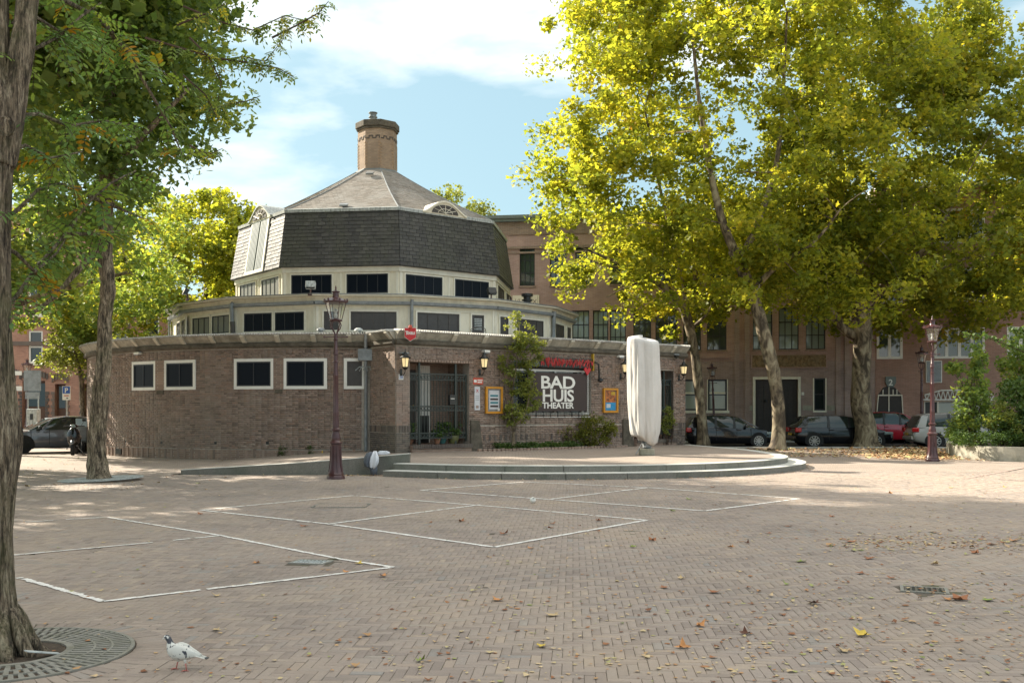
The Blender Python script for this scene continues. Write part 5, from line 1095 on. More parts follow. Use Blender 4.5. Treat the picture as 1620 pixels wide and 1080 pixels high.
# ------------------------------------------------------------------ covered parasol
pc = thing('covered_parasol', 'closed parasol wrapped in a tall grey fabric cover on a block', 'parasol', (3.97, 29.35, 0.30))
N = 160; prof = []   # (z, half width, fold strength)
for z, w in ((0.42, 0.26), (0.50, 0.36), (0.70, 0.425), (1.1, 0.46), (1.6, 0.49), (2.1, 0.49), (2.6, 0.475), (3.05, 0.472), (3.30, 0.465), (3.395, 0.455), (3.43, 0.34), (3.46, 0.12), (3.465, 0.01)): prof.append((z, w))
mb = MB(); rows_ = []
def lerp_prof(z):
    for (za, wa), (zb_, wb_) in zip(prof, prof[1:]):
        if za <= z <= zb_: return wa + (wb_ - wa) * (z - za) / (zb_ - za)
    return prof[-1][1]
zs = [0.42 + (3.40 - 0.42) * i / 46 for i in range(47)] + [3.42, 3.435, 3.45, 3.46, 3.465]
k = 0
for z in zs:
    w = lerp_prof(z)
    for j in range(N):
        a = 2 * math.pi * j / N; low_ = max(0, (1.35 - z) / 0.95)
        def crs(c0, wd): q_ = abs((a - c0 + math.pi) % (2 * math.pi) - math.pi) / wd; return math.exp(-q_) if q_ < 6 else 0
        up_ = min(1, max(0, (3.42 - z) * 3)); fold = 0.0
        for c0, wd, am, dr in ((4.25, 0.10, 0.10, 0.05), (4.62, 0.16, -0.13, 0.04), (5.15, 0.10, 0.06, -0.05), (5.6, 0.14, -0.06, 0.03), (3.75, 0.12, -0.06, 0.06), (3.3, 0.1, 0.05, 0.0), (1.2, 0.2, -0.08, 0.0), (2.2, 0.2, 0.06, 0.0)): fold += am * crs(c0 + dr * math.sin(z * 1.3 + c0), wd) * up_
        g2 = noise.noise(Vector((a * 3.1, z * 0.55, 5.0))); fold += 0.035 * (abs(g2) ** 0.6) * up_ + 0.02 * noise.noise(Vector((math.cos(a) * 5, math.sin(a) * 5, z * 2.2)))
        fold += low_ * (0.13 * (abs(math.sin(a * 4.5 + 1.2 * math.sin(z * 2.2))) - 0.5) + 0.07 * (abs(math.sin(a * 8.5 + z * 3)) - 0.5)) - 0.05 * low_
        r = w * (1 + fold * (1.15 if z < 3.4 else 0.6)); lean = -0.035 + 0.075 * (z - 0.4) / 3 * -1
        sq = 1 / max(abs(math.cos(a)), abs(math.sin(a))) if z > 2.4 else 1.0; tt = min(max((z - 2.4) / 0.8, 0), 1) * 0.30; r *= (1 + (min(sq, 1.28) - 1) * tt)
        dz = (0.03 * math.cos(2 * a - 0.9) + 0.06 * math.cos(a - 2.7)) * min(1, (z - 3.1) * 4) if z > 3.1 else 0; hem = 0.06 * math.sin(a * 2 + 0.5) if z == zs[0] else 0
        mb.v.append((r * math.cos(a) + lean, r * math.sin(a), z + dz + hem + (-0.12 * math.cos(a) if z < 0.5 else 0)))
for i in range(len(zs) - 1):
    for j in range(N): j2 = (j + 1) % N; mb.f.append((i * N + j, i * N + j2, (i + 1) * N + j2, (i + 1) * N + j))
mb.f.append(tuple(range((len(zs) - 1) * N, len(zs) * N)))
mb.f.append(tuple(range(N))[::-1])
obj('cover', mb, M['fabric'], pc, local=True, smooth=True)
mb = MB(); mb.lathe([(0.06, 0.0), (0.06, 0.5)], (0, 0, 0), 12); obj('pole', mb, M['black_metal'], pc, local=True)
mb = MB(); mb.box((0, 0, 0.10), (0.42, 0.42, 0.20)); obj('foot_block', mb, M['concrete'], pc, local=True, bevel=0.015)
mb = MB(); mb.box((0.0, -0.05, 0.32), (0.20, 0.22, 0.16), R(20)); mb.box((0, 0, 0.23), (0.24, 0.24, 0.04)); mb.tube([(-0.1, 0, 0.42), (-0.36, -0.3, 0.03)], 0.014, 6); obj('crank', mb, M['zinc'], pc, local=True, bevel=0.01)

# ------------------------------------------------------------------ jacket and bag draped over the ramp wall
jt = thing('draped_jacket', 'grey and white jacket bundle draped over the granite ramp wall', 'jacket', (-3.55, 24.8, 0.0))
def cloth(name, pts, mat, par, seed, th=0.04, fold=0.02):
    # pts: outline rows bottom->top : (z, x0, x1, y)
    mb = MB(); n = 18; rr = seed
    for i, (z, x0, x1, y) in enumerate(pts):
        for j in range(n):
            a = 2 * math.pi * j / n; cx_ = (x0 + x1) / 2; w = (x1 - x0) / 2
            f_ = 1 + fold * 8 * noise.noise(Vector((math.cos(a) * 1.7 + rr, math.sin(a) * 1.7, z * 5))); mb.v.append((cx_ + w * math.cos(a) * f_, y + th * math.sin(a) * f_ * (1 + 0.4 * math.sin(3 * a + rr)), z + 0.012 * noise.noise(Vector((a, rr, z * 9)))))
    for i in range(len(pts) - 1):
        for j in range(n): j2 = (j + 1) % n; mb.f.append((i * n + j, i * n + j2, (i + 1) * n + j2, (i + 1) * n + j))
    mb.f.append(tuple(range(n))[::-1]); mb.f.append(tuple(range((len(pts) - 1) * n, len(pts) * n))); return obj(name, mb, mat, par, local=True, smooth=True)
cloth('grey_back', [(0.20, -0.02, 0.02, -0.02), (0.23, -0.12, 0.04, -0.03), (0.34, -0.15, 0.08, -0.03), (0.46, -0.12, 0.10, -0.01), (0.55, -0.08, 0.12, 0.06), (0.58, -0.02, 0.10, 0.12)], M['bag_grey'], jt, 1.0, 0.07)
cloth('white_front', [(0.17, 0.10, 0.13, -0.06), (0.21, 0.02, 0.18, -0.08), (0.33, 0.01, 0.24, -0.09), (0.45, 0.03, 0.24, -0.07), (0.54, 0.07, 0.20, -0.01), (0.60, 0.10, 0.17, 0.06)], M['bag_white'], jt, 4.0, 0.075)
cloth('grey_trouser', [(0.0, 0.06, 0.16, 0.0), (0.02, 0.04, 0.19, -0.03), (0.12, 0.03, 0.20, -0.05), (0.21, 0.0, 0.20, -0.03), (0.26, 0.02, 0.17, 0.0)], M['bag_grey'], jt, 7.0, 0.06)
cloth('white_sleeve', [(0.515, 0.20, 0.46, 0.12), (0.54, 0.17, 0.50, 0.12), (0.575, 0.18, 0.49, 0.12), (0.605, 0.24, 0.42, 0.13)], M['bag_white'], jt, 9.0, 0.10)
bt = thing('yellow_bottle', 'tiny yellow bottle at the foot of the brick wall', 'bottle', (ring.pt(ring.s_of(511), 0.12, 0)[0], ring.pt(ring.s_of(511), 0.12, 0)[1], 0.14)); mb = MB(); mb.lathe([(0.04, 0), (0.045, 0.08), (0.02, 0.13), (0.015, 0.19)], (0, 0, 0), 10); obj('bottle', mb, M['gold'], bt, local=True)

# ------------------------------------------------------------------ cars
def wheel(parent, x, y, r, side, spokes=9, dark=False):
    w = thing('wheel', None, None, (x, y, r)); w.parent = parent
    t = MB(); pr_ = [(r * 0.66, -0.09), (r * 0.97, -0.10), (r, -0.07), (r, 0.07), (r * 0.97, 0.10), (r * 0.66, 0.09)]
    t.lathe(pr_, (0, 0, 0), 24); t.v = [(a, c_, b) for a, b, c_ in t.v]; t.f = [f[::-1] for f in t.f]; obj('tyre', t, M['rubber'], w, local=True)
    rm = MB(); sd = side; rm.tube([(0, sd * 0.095, 0), (0, sd * 0.108, 0)], r * 0.13, 10)
    for k in range(spokes):
        a = 2 * math.pi * k / spokes; rm.box((math.cos(a) * r * 0.38, sd * 0.102, math.sin(a) * r * 0.38), (r * 0.56, 0.012, r * 0.13), 0, Matrix.Rotation(-a, 4, 'Y'))
    n = 24
    for k in range(n):
        a, b = 2 * math.pi * k / n, 2 * math.pi * (k + 1) / n; P = [(r * q * math.cos(w_), sd * d_, r * q * math.sin(w_)) for d_ in (0.092, 0.108) for q, w_ in ((0.63, a), (0.70, a), (0.70, b), (0.63, b))]; rm.hexa(P)
    obj('rim', rm, M['rubber'] if dark else M['alloy'], w, local=True)
def car(name, label, paint, loc, rz, Lc=4.1, Wc=1.74, H=1.45, hood=0.95, belt=0.90, kind='hatch', wb=(0.80, 3.38), r=0.32, dark=False, spokes=9):
    """x=0 rear bumper, x=L front bumper; y across"""
    t = thing(name, label, 'car', loc, rz, group='cars parked along the street'); W2 = Wc / 2
    if kind == 'hatch':
        low_ = [(0, 0.62, 0.60, 0.80), (0.04, 0.40, 0.74, 0.90), (0.12, 0.30, 0.92, 0.96), (0.5, 0.2, 0.96, 1.0), (1.6, 0.18, 0.93, 1.0), (Lc - 1.45, 0.18, 0.92, 1.0), (Lc - 1.1, 0.18, 0.90, 0.99), (Lc - 0.5, 0.2, 0.80, 0.96), (Lc - 0.18, 0.24, 0.70, 0.88), (Lc - 0.04, 0.32, 0.60, 0.74), (Lc, 0.42, 0.52, 0.62)]
        roof_ = [(0.06, 0.92, 0.93, 0.82), (0.32, 0.93, H - 0.13, 0.78), (0.55, 0.93, H - 0.04, 0.76), (1.3, 0.92, H, 0.76), (2.0, 0.92, H - 0.015, 0.76), (2.45, 0.92, H - 0.10, 0.77), (Lc - 1.15, 0.90, 0.915, 0.84)]
        pill = [0.42, 1.35, 2.2, 2.95]
    else:
        low_ = [(0, 0.55, 0.72, 0.80), (0.05, 0.35, 0.90, 0.90), (0.2, 0.28, 0.95, 0.96), (0.9, 0.2, 0.95, 1.0), (1.9, 0.18, 0.90, 1.0), (Lc - 1.5, 0.18, 0.89, 1.0), (Lc - 1.15, 0.18, 0.87, 0.99), (Lc - 0.5, 0.2, 0.76, 0.95), (Lc - 0.18, 0.22, 0.66, 0.86), (Lc - 0.04, 0.28, 0.58, 0.74), (Lc, 0.38, 0.50, 0.62)]
        roof_ = [(0.55, 0.93, 0.94, 0.80), (1.05, 0.92, H - 0.12, 0.76), (1.5, 0.90, H - 0.01, 0.74), (2.1, 0.90, H, 0.74), (2.6, 0.89, H - 0.08, 0.75), (Lc - 1.1, 0.87, 0.885, 0.83)]
        pill = [0.95, 1.85, 2.7]
    mb = MB(); ns = 12
    secs = []
    for x, zb_, zt_, wf_ in low_:
        w = W2 * wf_; secs.append([(x, -w * 0.90, zb_), (x, -w * 0.985, zb_ + 0.08), (x, -w, zb_ + (zt_ - zb_) * 0.45), (x, -w * 0.985, zb_ + (zt_ - zb_) * 0.78), (x, -w * 0.93, zt_ - 0.02), (x, -w * 0.75, zt_), (x, w * 0.75, zt_), (x, w * 0.93, zt_ - 0.02), (x, w * 0.985, zb_ + (zt_ - zb_) * 0.78), (x, w, zb_ + (zt_ - zb_) * 0.45), (x, w * 0.985, zb_ + 0.08), (x, w * 0.90, zb_)])
    def loft(mb, secs, caps=True):
        k = len(mb.v); n = len(secs[0])
        for s_ in secs: mb.v.extend(s_)
        for i in range(len(secs) - 1):
            for j in range(n): j2 = (j + 1) % n; mb.f.append((k + i * n + j, k + i * n + j2, k + (i + 1) * n + j2, k + (i + 1) * n + j))
        if caps: mb.f.append(tuple(range(k, k + n))[::-1]); mb.f.append(tuple(range(k + (len(secs) - 1) * n, k + len(secs) * n)))
    loft(mb, secs); me_o = obj('body', mb, paint, t, local=True, auto=50)
    gl_ = MB(); gs = []
    for x, zb_, zt_, wf_ in roof_:
        w0, w1 = W2 * 0.93, W2 * wf_ * (0.98 if zt_ > 1.1 else 1.07); gs.append([(x, -w0, zb_ - 0.03), (x, -(w0 + w1) / 2 - 0.02, (zb_ + zt_) / 2), (x, -w1, zt_ - 0.03), (x, -w1 * 0.8, zt_), (x, w1 * 0.8, zt_), (x, w1, zt_ - 0.03), (x, (w0 + w1) / 2 + 0.02, (zb_ + zt_) / 2), (x, w0, zb_ - 0.03)])
    loft(gl_, gs); obj('window_glass', gl_, M['car_glass'], t, local=True, auto=35)
    rf = MB(); rs = []
    for x, zb_, zt_, wf_ in roof_:
        if zt_ < 1.1: continue
        w1 = W2 * wf_ * 0.995; rs.append([(x, -w1 * 1.0, zt_ - 0.055), (x, -w1 * 0.97, zt_ - 0.015), (x, -w1 * 0.8, zt_ + 0.012), (x, w1 * 0.8, zt_ + 0.012), (x, w1 * 0.97, zt_ - 0.015), (x, w1, zt_ - 0.055)])
    loft(rf, rs); obj('roof', rf, paint, t, local=True, auto=50)
    def zroof(x):
        for (a, _, za, wa), (b, _, zb_, wb_) in zip(roof_, roof_[1:]):
            if a <= x <= b: u = (x - a) / (b - a); return za + (zb_ - za) * u, wa + (wb_ - wa) * u
        return roof_[-1][2], roof_[-1][3]
    for sgn in (-1, 1):
        for k, xp in enumerate(pill):
            zt_, wf_ = zroof(xp); pw = 0.16 if (k == 0 and kind == 'hatch') else 0.06
            if k == len(pill) - 1: a_, b_ = roof_[-1], None; P0 = (xp + 0.32, sgn * W2 * 0.93, 0.90); z_, w_ = zroof(2.45 if kind == 'hatch' else 2.6); P1 = ((2.45 if kind == 'hatch' else 2.6), sgn * W2 * w_ * 1.0, z_ - 0.02)
            else: P0 = (xp - (0.12 if k == 0 else 0), sgn * W2 * 0.945, 0.90); P1 = (xp + (0.05 if k == 0 else 0), sgn * W2 * wf_ * 1.0, zt_ - 0.03)
            p = MB(); d_ = 0.02
            p.hexa([(P0[0] - pw, P0[1] - d_, P0[2]), (P0[0] + pw, P0[1] - d_, P0[2]), (P0[0] + pw, P0[1] + d_, P0[2]), (P0[0] - pw, P0[1] + d_, P0[2]), (P1[0] - pw * 0.7, P1[1] - d_, P1[2]), (P1[0] + pw * 0.7, P1[1] - d_, P1[2]), (P1[0] + pw * 0.7, P1[1] + d_, P1[2]), (P1[0] - pw * 0.7, P1[1] + d_, P1[2])])
            obj('pillar', p, paint if k in (0, len(pill) - 1) else M['black_metal'], t, local=True)
        # wheel arches, sill, door gaps and handles, mirrors, lamps
        for xw in wb:
            ar = MB(); ar.lathe([(r * 1.19, 0), (r * 1.19, 0.03)], (0, 0, 0), 24); ar.v = [(xw + a, sgn * (W2 * 0.965) + (c_ if sgn > 0 else -c_), r + b) for a, b, c_ in ar.v]; ar.v = [(a, b, max(c_, 0.16)) for a, b, c_ in ar.v]; obj('wheel_arch', ar, M['rubber'], t, local=True)
        for xg in ((1.35, 2.3, Lc - 1.2) if kind == 'hatch' else (1.85, 2.75, Lc - 1.15)):
            dg_ = MB(); dg_.box((xg, sgn * W2 * 0.995, 0.60), (0.014, 0.014, 0.55)); obj('door_gap', dg_, M['rubber'], t, local=True)
        for xg in ((1.45, 2.4) if kind == 'hatch' else (1.95, 2.85)):
            dg_ = MB(); dg_.box((xg, sgn * W2 * 0.99, 0.80), (0.20, 0.05, 0.03)); obj('door_handle', dg_, paint, t, local=True)
        mr = MB(); mr.box((Lc - 1.45, sgn * (W2 + 0.09), 0.97), (0.12, 0.20, 0.13), 0); obj('mirror', mr, paint if not dark else M['black_metal'], t, local=True, bevel=0.03)
        hl = MB(); hl.box((Lc - 0.30, sgn * W2 * 0.80, 0.655), (0.40, 0.26, 0.13), sgn * -0.25, None); obj('headlight', hl, M['glass_pale'], t, local=True, bevel=0.04)
        tl = MB(); tl.box((0.11, sgn * W2 * 0.83, 0.80), (0.26, 0.28, 0.20), sgn * 0.15); obj('tail_light', tl, M['tail_red'], t, local=True, bevel=0.04)
        wheel(t, wb[0], sgn * (W2 - 0.09), r, sgn, spokes, dark); wheel(t, wb[1], sgn * (W2 - 0.09), r, sgn, spokes, dark)
    bmp = MB(); bmp.box((0.03, 0, 0.45), (0.14, Wc * 0.80, 0.16)); obj('rear_bumper', bmp, paint, t, local=True, bevel=0.04)
    pl_ = MB(); pl_.box((-0.05, 0, 0.62), (0.02, 0.50, 0.11)); obj('number_plate', pl_, M['gold'], t, local=True)
    return t
def place_car(c, px_rear, px_front, Y, zscale):
    a = at(px_rear, 700, Y); b = at(px_front, 700, Y); c.location = (a.x, Y, -0.02)
# widths in the photo give each car's scale at its depth
def span(px0, px1, Y): return (px1 - px0) / F_PX * Y
c1 = car('parked_car', 'black hatchback with pale multispoke wheels parked behind the leftmost plane trunk', M['car_black'], (0, 0, 0), 0, Lc=4.15, wb=(0.72, 3.30), spokes=10)
Y = 46.4; s_ = span(1081.5, 1222, Y) / 4.15; c1.location = (at(1081.5, 0, Y).x, Y, -0.09); c1.scale = (s_, 1.0, 1.03)
c2 = car('parked_car', 'black hatchback behind the thickest plane trunk, nose poking out on its right', M['car_black'], (0, 0, 0), 0, Lc=4.1, wb=(0.74, 3.28), spokes=9)
s_ = span(1251.5, 1406.5, Y) / 4.1; c2.location = (at(1251.5, 0, Y).x, Y, -0.09); c2.scale = (s_, 1.0, 1.03)
c3 = car('parked_car', 'bright red hatchback parked between the thick trunk and the silver car', M['car_red'], (0, 0, 0), 0, Lc=4.0, H=1.50, wb=(0.74, 3.2))
Y = 49.4; c3.location = (at(1352, 0, Y).x, Y + 0.3, 0.0); c3.scale = (span(1352, 1460, Y) / 4.0 * 1.12, 1.0, 1.04)
c4_ = car('parked_car', 'silver hatchback half hidden by the lamp posts and planter shrubs', M['car_silver'], (0, 0, 0), 0, Lc=4.2, H=1.52, wb=(0.8, 3.35))
Y = 44.6; c4_.location = (at(1436, 0, Y).x, Y, -0.05); c4_.scale = (1.15, 1.0, 1.03); c4_.rotation_euler = (0, 0, R(-6))
c5 = car('parked_car', 'dark grey sedan parked beyond the left trunks, nose towards the left', M['car_grey'], (0, 0, 0), 0, kind='sedan', Lc=4.55, H=1.40, wb=(0.95, 3.65), dark=True, spokes=7)
Y = 39.5; a_ = R(180 + 38); q = at(22, 700, 38.3); c5.rotation_euler = (0, 0, a_); c5.location = (q.x + 4.55 * math.cos(R(38)) - 0.5, 38.3 + 4.55 * math.sin(R(38)) - 0.6, 0.0)
# ------------------------------------------------------------------ scooter (front towards the square)
sc = thing('motor_scooter', 'black motor scooter parked in front of the dark grey sedan', 'scooter', (at(118, 0, 36.6).x, 36.6, 0), R(-72))
# local: x forward
def sobj(n_, mb, m_, **k): return obj(n_, mb, M[m_], sc, local=True, **k)
for x_, r_ in ((0.62, 0.23), (-0.60, 0.23)):
    w_ = MB(); w_.lathe([(r_ * 0.55, -0.05), (r_ * 0.95, -0.06), (r_, -0.03), (r_, 0.03), (r_ * 0.95, 0.06), (r_ * 0.55, 0.05)], (0, 0, 0), 22); w_.v = [(x_ + a, c_, r_ + b) for a, b, c_ in w_.v]; sobj('wheel', w_, 'rubber')
def blob(n_, secs, mat, n=14):
    mb = MB()
    for x, zc, hw, hh in secs:
        for j in range(n): a = 2 * math.pi * j / n; mb.v.append((x, hw * math.cos(a), zc + hh * math.sin(a)))
    for i in range(len(secs) - 1):
        for j in range(n): j2 = (j + 1) % n; mb.f.append((i * n + j, i * n + j2, (i + 1) * n + j2, (i + 1) * n + j))
    mb.f.append(tuple(range(n))[::-1]); mb.f.append(tuple(range((len(secs) - 1) * n, len(secs) * n))); return sobj(n_, mb, mat, smooth=True)
blob('rear_body', [(-0.95, 0.68, 0.03, 0.03), (-0.85, 0.66, 0.14, 0.12), (-0.6, 0.58, 0.19, 0.20), (-0.3, 0.55, 0.18, 0.20), (-0.12, 0.52, 0.12, 0.14)], 'car_black')
blob('front_shield', [(0.24, 0.66, 0.10, 0.30), (0.34, 0.66, 0.24, 0.36), (0.42, 0.66, 0.22, 0.36), (0.50, 0.68, 0.08, 0.26)], 'car_black')
blob('front_fender', [(0.38, 0.44, 0.02, 0.03), (0.46, 0.48, 0.085, 0.07), (0.66, 0.50, 0.09, 0.06), (0.84, 0.42, 0.03, 0.03)], 'car_grey')
blob('seat', [(-0.9, 0.82, 0.08, 0.03), (-0.6, 0.83, 0.15, 0.06), (-0.2, 0.80, 0.13, 0.06), (-0.08, 0.78, 0.06, 0.03)], 'rubber')
mb = MB(); mb.box((0.1, 0, 0.30), (0.62, 0.30, 0.07)); sobj('footboard', mb, 'rubber', bevel=0.02)
blob('handlebar_cowl', [(0.16, 1.03, 0.06, 0.04), (0.24, 1.05, 0.16, 0.07), (0.33, 1.04, 0.12, 0.08), (0.38, 1.03, 0.04, 0.05)], 'car_black')
mb = MB(); mb.tube([(0.18, -0.36, 1.05), (0.24, 0, 1.06), (0.18, 0.36, 1.05)], 0.018, 8); sobj('handlebar', mb, 'rubber')
mb = MB(); mb.lathe([(0.0, -0.02), (0.065, -0.01), (0.075, 0.02)], (0, 0, 0), 14); mb.v = [(0.39 - c_, a, 1.04 + b) for a, b, c_ in mb.v]; sobj('headlight', mb, 'glass_pale')
for s_ in (-1, 1):
    mb = MB(); mb.tube([(0.22, s_ * 0.25, 1.07), (0.2, s_ * 0.33, 1.22)], 0.008, 5); mb.box((0.2, s_ * 0.34, 1.27), (0.02, 0.13, 0.09)); sobj('mirror', mb, 'rubber', bevel=0.006)
mb = MB(); mb.tube([(0.28, 0, 0.95), (0.56, 0, 0.38), (0.62, 0, 0.23)], 0.03, 7); mb.tube([(-0.05, 0.1, 0.28), (-0.12, 0.32, 0.01)], 0.012, 5); sobj('fork_and_stand', mb, 'zinc')
sm = thing('second_scooter', 'pale-screened scooter partly hidden behind the black scooter', 'scooter', (at(128, 0, 38.2).x, 38.2, 0), R(-60))
mb = MB(); mb.box((0.2, 0, 1.15), (0.05, 0.40, 0.35), 0, Matrix.Rotation(R(-15), 4, 'Y')); obj('windscreen', mb, M['glass_pale'], sm, local=True, bevel=0.02)
mb = MB(); mb.box((0.2, 0, 0.7), (0.16, 0.42, 0.6)); obj('front_shield', mb, M['zinc'], sm, local=True, bevel=0.06)
mb = MB(); mb.box((-0.4, 0, 0.65), (0.9, 0.34, 0.35)); obj('rear_body', mb, M['car_black'], sm, local=True, bevel=0.08)
for x_ in (0.5, -0.6): w_ = MB(); w_.lathe([(0.1, -0.05), (0.23, -0.05), (0.23, 0.05), (0.1, 0.05)], (0, 0, 0), 18); w_.v = [(x_ + a, c_, 0.23 + b) for a, b, c_ in w_.v]; obj('wheel', w_, M['rubber'], sm, local=True)

# ------------------------------------------------------------------ the big brick hall behind
A_ = at(700, 0, 54.0); B_ = at(1384, 0, 50.8); hallF = Flat((A_.x, A_.y), to=(B_.x, B_.y)); H_ANG = hallF.yaw(0)
A2 = at(1384.5, 0, 50.85); B2 = at(1800, 0, 49.2); flatF = Flat((A2.x, A2.y), to=(B2.x, B2.y))
hall = thing('brick_hall', 'long red brown brick hall with tall dark steel windows behind the theatre', 'building', hallF.pt(0, 0, 0))
z_of = lambda x, y: hallF.z_of(x, y)
zroof = z_of(800, 343)
WT = [(782, 798), (822, 846), (862, 886), (905, 932), (938, 962), (965, 990), (1002, 1030), (1037, 1071), (1081, 1109), (1118.5, 1149.5), (1191, 1222), (1232, 1264), (1275, 1306)]
holes = []
z0, z1 = z_of(1200, 553), z_of(1200, 487)
zt0, zt1 = z_of(834, 452), z_of(834, 390)
lowers = [(905, 932), (938, 962), (965, 990), (1002, 1030), (1037, 1071), (1081, 1109), (1118.5, 1149.5), (1191, 1222), (1232, 1264), (1275, 1306)]
uppers = [(782, 798), (822, 846), (870, 896), (910, 936), (965, 991), (1002, 1030), (1041, 1071), (1081, 1109), (1118.5, 1149.5), (1191, 1222), (1232, 1264), (1275, 1306)]
S = hallF.s_of
gd = [(1081.5, 1106), (1120, 1150)]
holes = [(S(a), S(b), z0, z1) for a, b in lowers] + [(S(a), S(b), zt0, zt1) for a, b in uppers] + [(S(a), S(b), z_of(1100, 649), z_of(1100, 600)) for a, b in gd]
holes += [(S(1195), S(1262.5), 0.0, z_of(1228, 600)), (S(1288), S(1305.5), z_of(1297, 649), z_of(1297, 598))]
# two storeys of openings cut through a solid wall
mb = MB(); wall_rects(mb, hallF, 0, hallF.len, -0.05, z0 - 0.6, [h for h in holes if h[3] < z0 - 0.5], -0.5, 0); obj('ground_floor_wall', mb, M['brick_violet'], hall)
mb = MB(); wall_rects(mb, hallF, 0, hallF.len, z0 - 0.598, zt0 - 0.4, [h for h in holes if z0 - 0.1 < h[2] < zt0 - 0.5], -0.5, 0); obj('middle_wall', mb, M['brick_red'], hall)
mb = MB(); wall_rects(mb, hallF, 0, hallF.len, zt0 - 0.398, zroof - 0.2, [h for h in holes if h[2] > zt0 - 0.3], -0.5, 0); obj('upper_wall', mb, M['brick_red'], hall)
mb = MB(); mb.fbox(hallF, 0, hallF.len, -0.05, zroof - 0.2, -9, -8.6); mb.fbox(hallF, -0.4, 0, -0.05, zroof - 0.2, -9, 0); obj('rear_wall', mb, M['brick_red'], hall)
mb = MB(); mb.fbox(hallF, -0.4, hallF.len, zroof - 0.2, zroof - 0.15, -9, 0.0); obj('roof', mb, M['zinc'], hall)
mb = MB(); mb.fbox(hallF, -0.45, hallF.len, zroof - 0.148, zroof + 0.02, -0.2, 0.38); mb.fbox(hallF, -0.4, hallF.len, zroof - 0.30, zroof - 0.15, 0.002, 0.28); obj('cornice', mb, M['shutter'], hall)
mb = MB(); mb.fbox(hallF, -0.4, hallF.len, zroof - 1.0, zroof - 0.31, 0.002, 0.06); mb.fbox(hallF, -0.4, hallF.len, zroof - 1.75, zroof - 1.62, 0.002, 0.10); mb.fbox(hallF, -0.4, hallF.len, zroof - 2.0, zroof - 1.90, 0.002, 0.05); obj('corbel_band', mb, M['brick_far'], hall)
def hall_window(F, a, b, z0_, z1_, nx, nz, frame, pane, depth=0.22, parent=hall, bar=0.02, fw=0.05):
    w = MB()
    for q in ((a, b, z1_ - fw, z1_), (a, b, z0_, z0_ + fw), (a, a + fw, z0_ + fw, z1_ - fw), (b - fw, b, z0_ + fw, z1_ - fw)): w.fbox(F, *q, -depth, -depth + 0.07)
    zs_ = [z0_ + fw + (z1_ - z0_ - 2 * fw) * k / nz for k in range(nz + 1)]
    for k in range(1, nz): w.fbox(F, a + fw, b - fw, zs_[k] - bar * (1.5 if nz == 3 and k == 2 else 1), zs_[k] + bar, -depth + 0.002, -depth + 0.055)
    for k in range(1, nx): s = a + (b - a) * k / nx; w.fbox(F, s - bar, s + bar, z0_ + fw, z1_ - fw, -depth + 0.001, -depth + 0.05)
    o = obj('window', w, frame, parent)
    for i in range(nx):
        for k in range(nz):
            p = MB(); s0_ = a + (b - a) * i / nx + 0.012; s1_ = a + (b - a) * (i + 1) / nx - 0.012; p.fbox(F, s0_, s1_, zs_[k] + 0.005, zs_[k + 1] - 0.005, -depth - 0.02, -depth + 0.015)
            obj('pane', p, pane if not isinstance(pane, list) else pane[(i + k) % len(pane)], o)
    return o
for a, b in lowers:
    pale = a in (905, 938, 965, 1191, 1232, 1275); o = hall_window(hallF, S(a), S(b), z0, z1, 3, 3, M['win_dark'], M['glass_pale'] if pale else M['glass_green'])
    mb = MB(); mb.fbox(hallF, S(a) - 0.05, S(b) + 0.05, z0 - 0.09, z0 - 0.002, -0.2, 0.06); obj('sill', mb, M['brick_far'], o)
for a, b in uppers:
    o = hall_window(hallF, S(a), S(b), zt0, zt1, 3, 3, M['win_dark'], [M['glass_green'], M['glass_green'], M['glass_green'] if a > 800 else M['glass_pale']])
    mb = MB(); mb.fbox(hallF, S(a) - 0.05, S(b) + 0.05, zt0 - 0.09, zt0 - 0.002, -0.2, 0.06); obj('sill', mb, M['brick_far'], o)
for a, b in gd: hall_window(hallF, S(a), S(b), z_of(1100, 649), z_of(1100, 600), 1, 2, M['win_dark'], M['glass_curtain'], depth=0.12, fw=0.08)
for a, b in gd:
    mb = MB(); zz = z_of(1100, 649); mb.fbox(hallF, S(a) - 0.12, S(b) + 0.12, zz - 0.14, zz, -0.1, 0.08); mb.fbox(hallF, S(a) - 0.05, S(a) - 0.002, zz, z_of(1100, 600), -0.1, 0.03); mb.fbox(hallF, S(b) + 0.002, S(b) + 0.05, zz, z_of(1100, 600), -0.1, 0.03); obj('sill', mb, M['cream_trim'], hall)
    mb = MB(); zz = z_of(1100, 621.5); mb.fbox(hallF, S(a) + 0.08, S(b) - 0.08, zz - 0.05, zz + 0.05, -0.05, -0.02); obj('transom', mb, M['cream_trim'], hall)
o = hall_window(hallF, S(1288), S(1305.5), z_of(1297, 649), z_of(1297, 598), 1, 2, M['win_dark'], M['glass'], depth=0.12, fw=0.06)
mb = MB(); zz = z_of(1297, 649); mb.fbox(hallF, S(1286), S(1307.5), zz - 0.1, zz - 0.002, -0.05, 0.06); mb.fbox(hallF, S(1286), S(1288) - 0.002, zz, z_of(1297, 598), -0.1, 0.03); mb.fbox(hallF, S(1305.5) + 0.002, S(1307.5), zz, z_of(1297, 598), -0.1, 0.03); obj('trim', mb, M['cream_trim'], o)
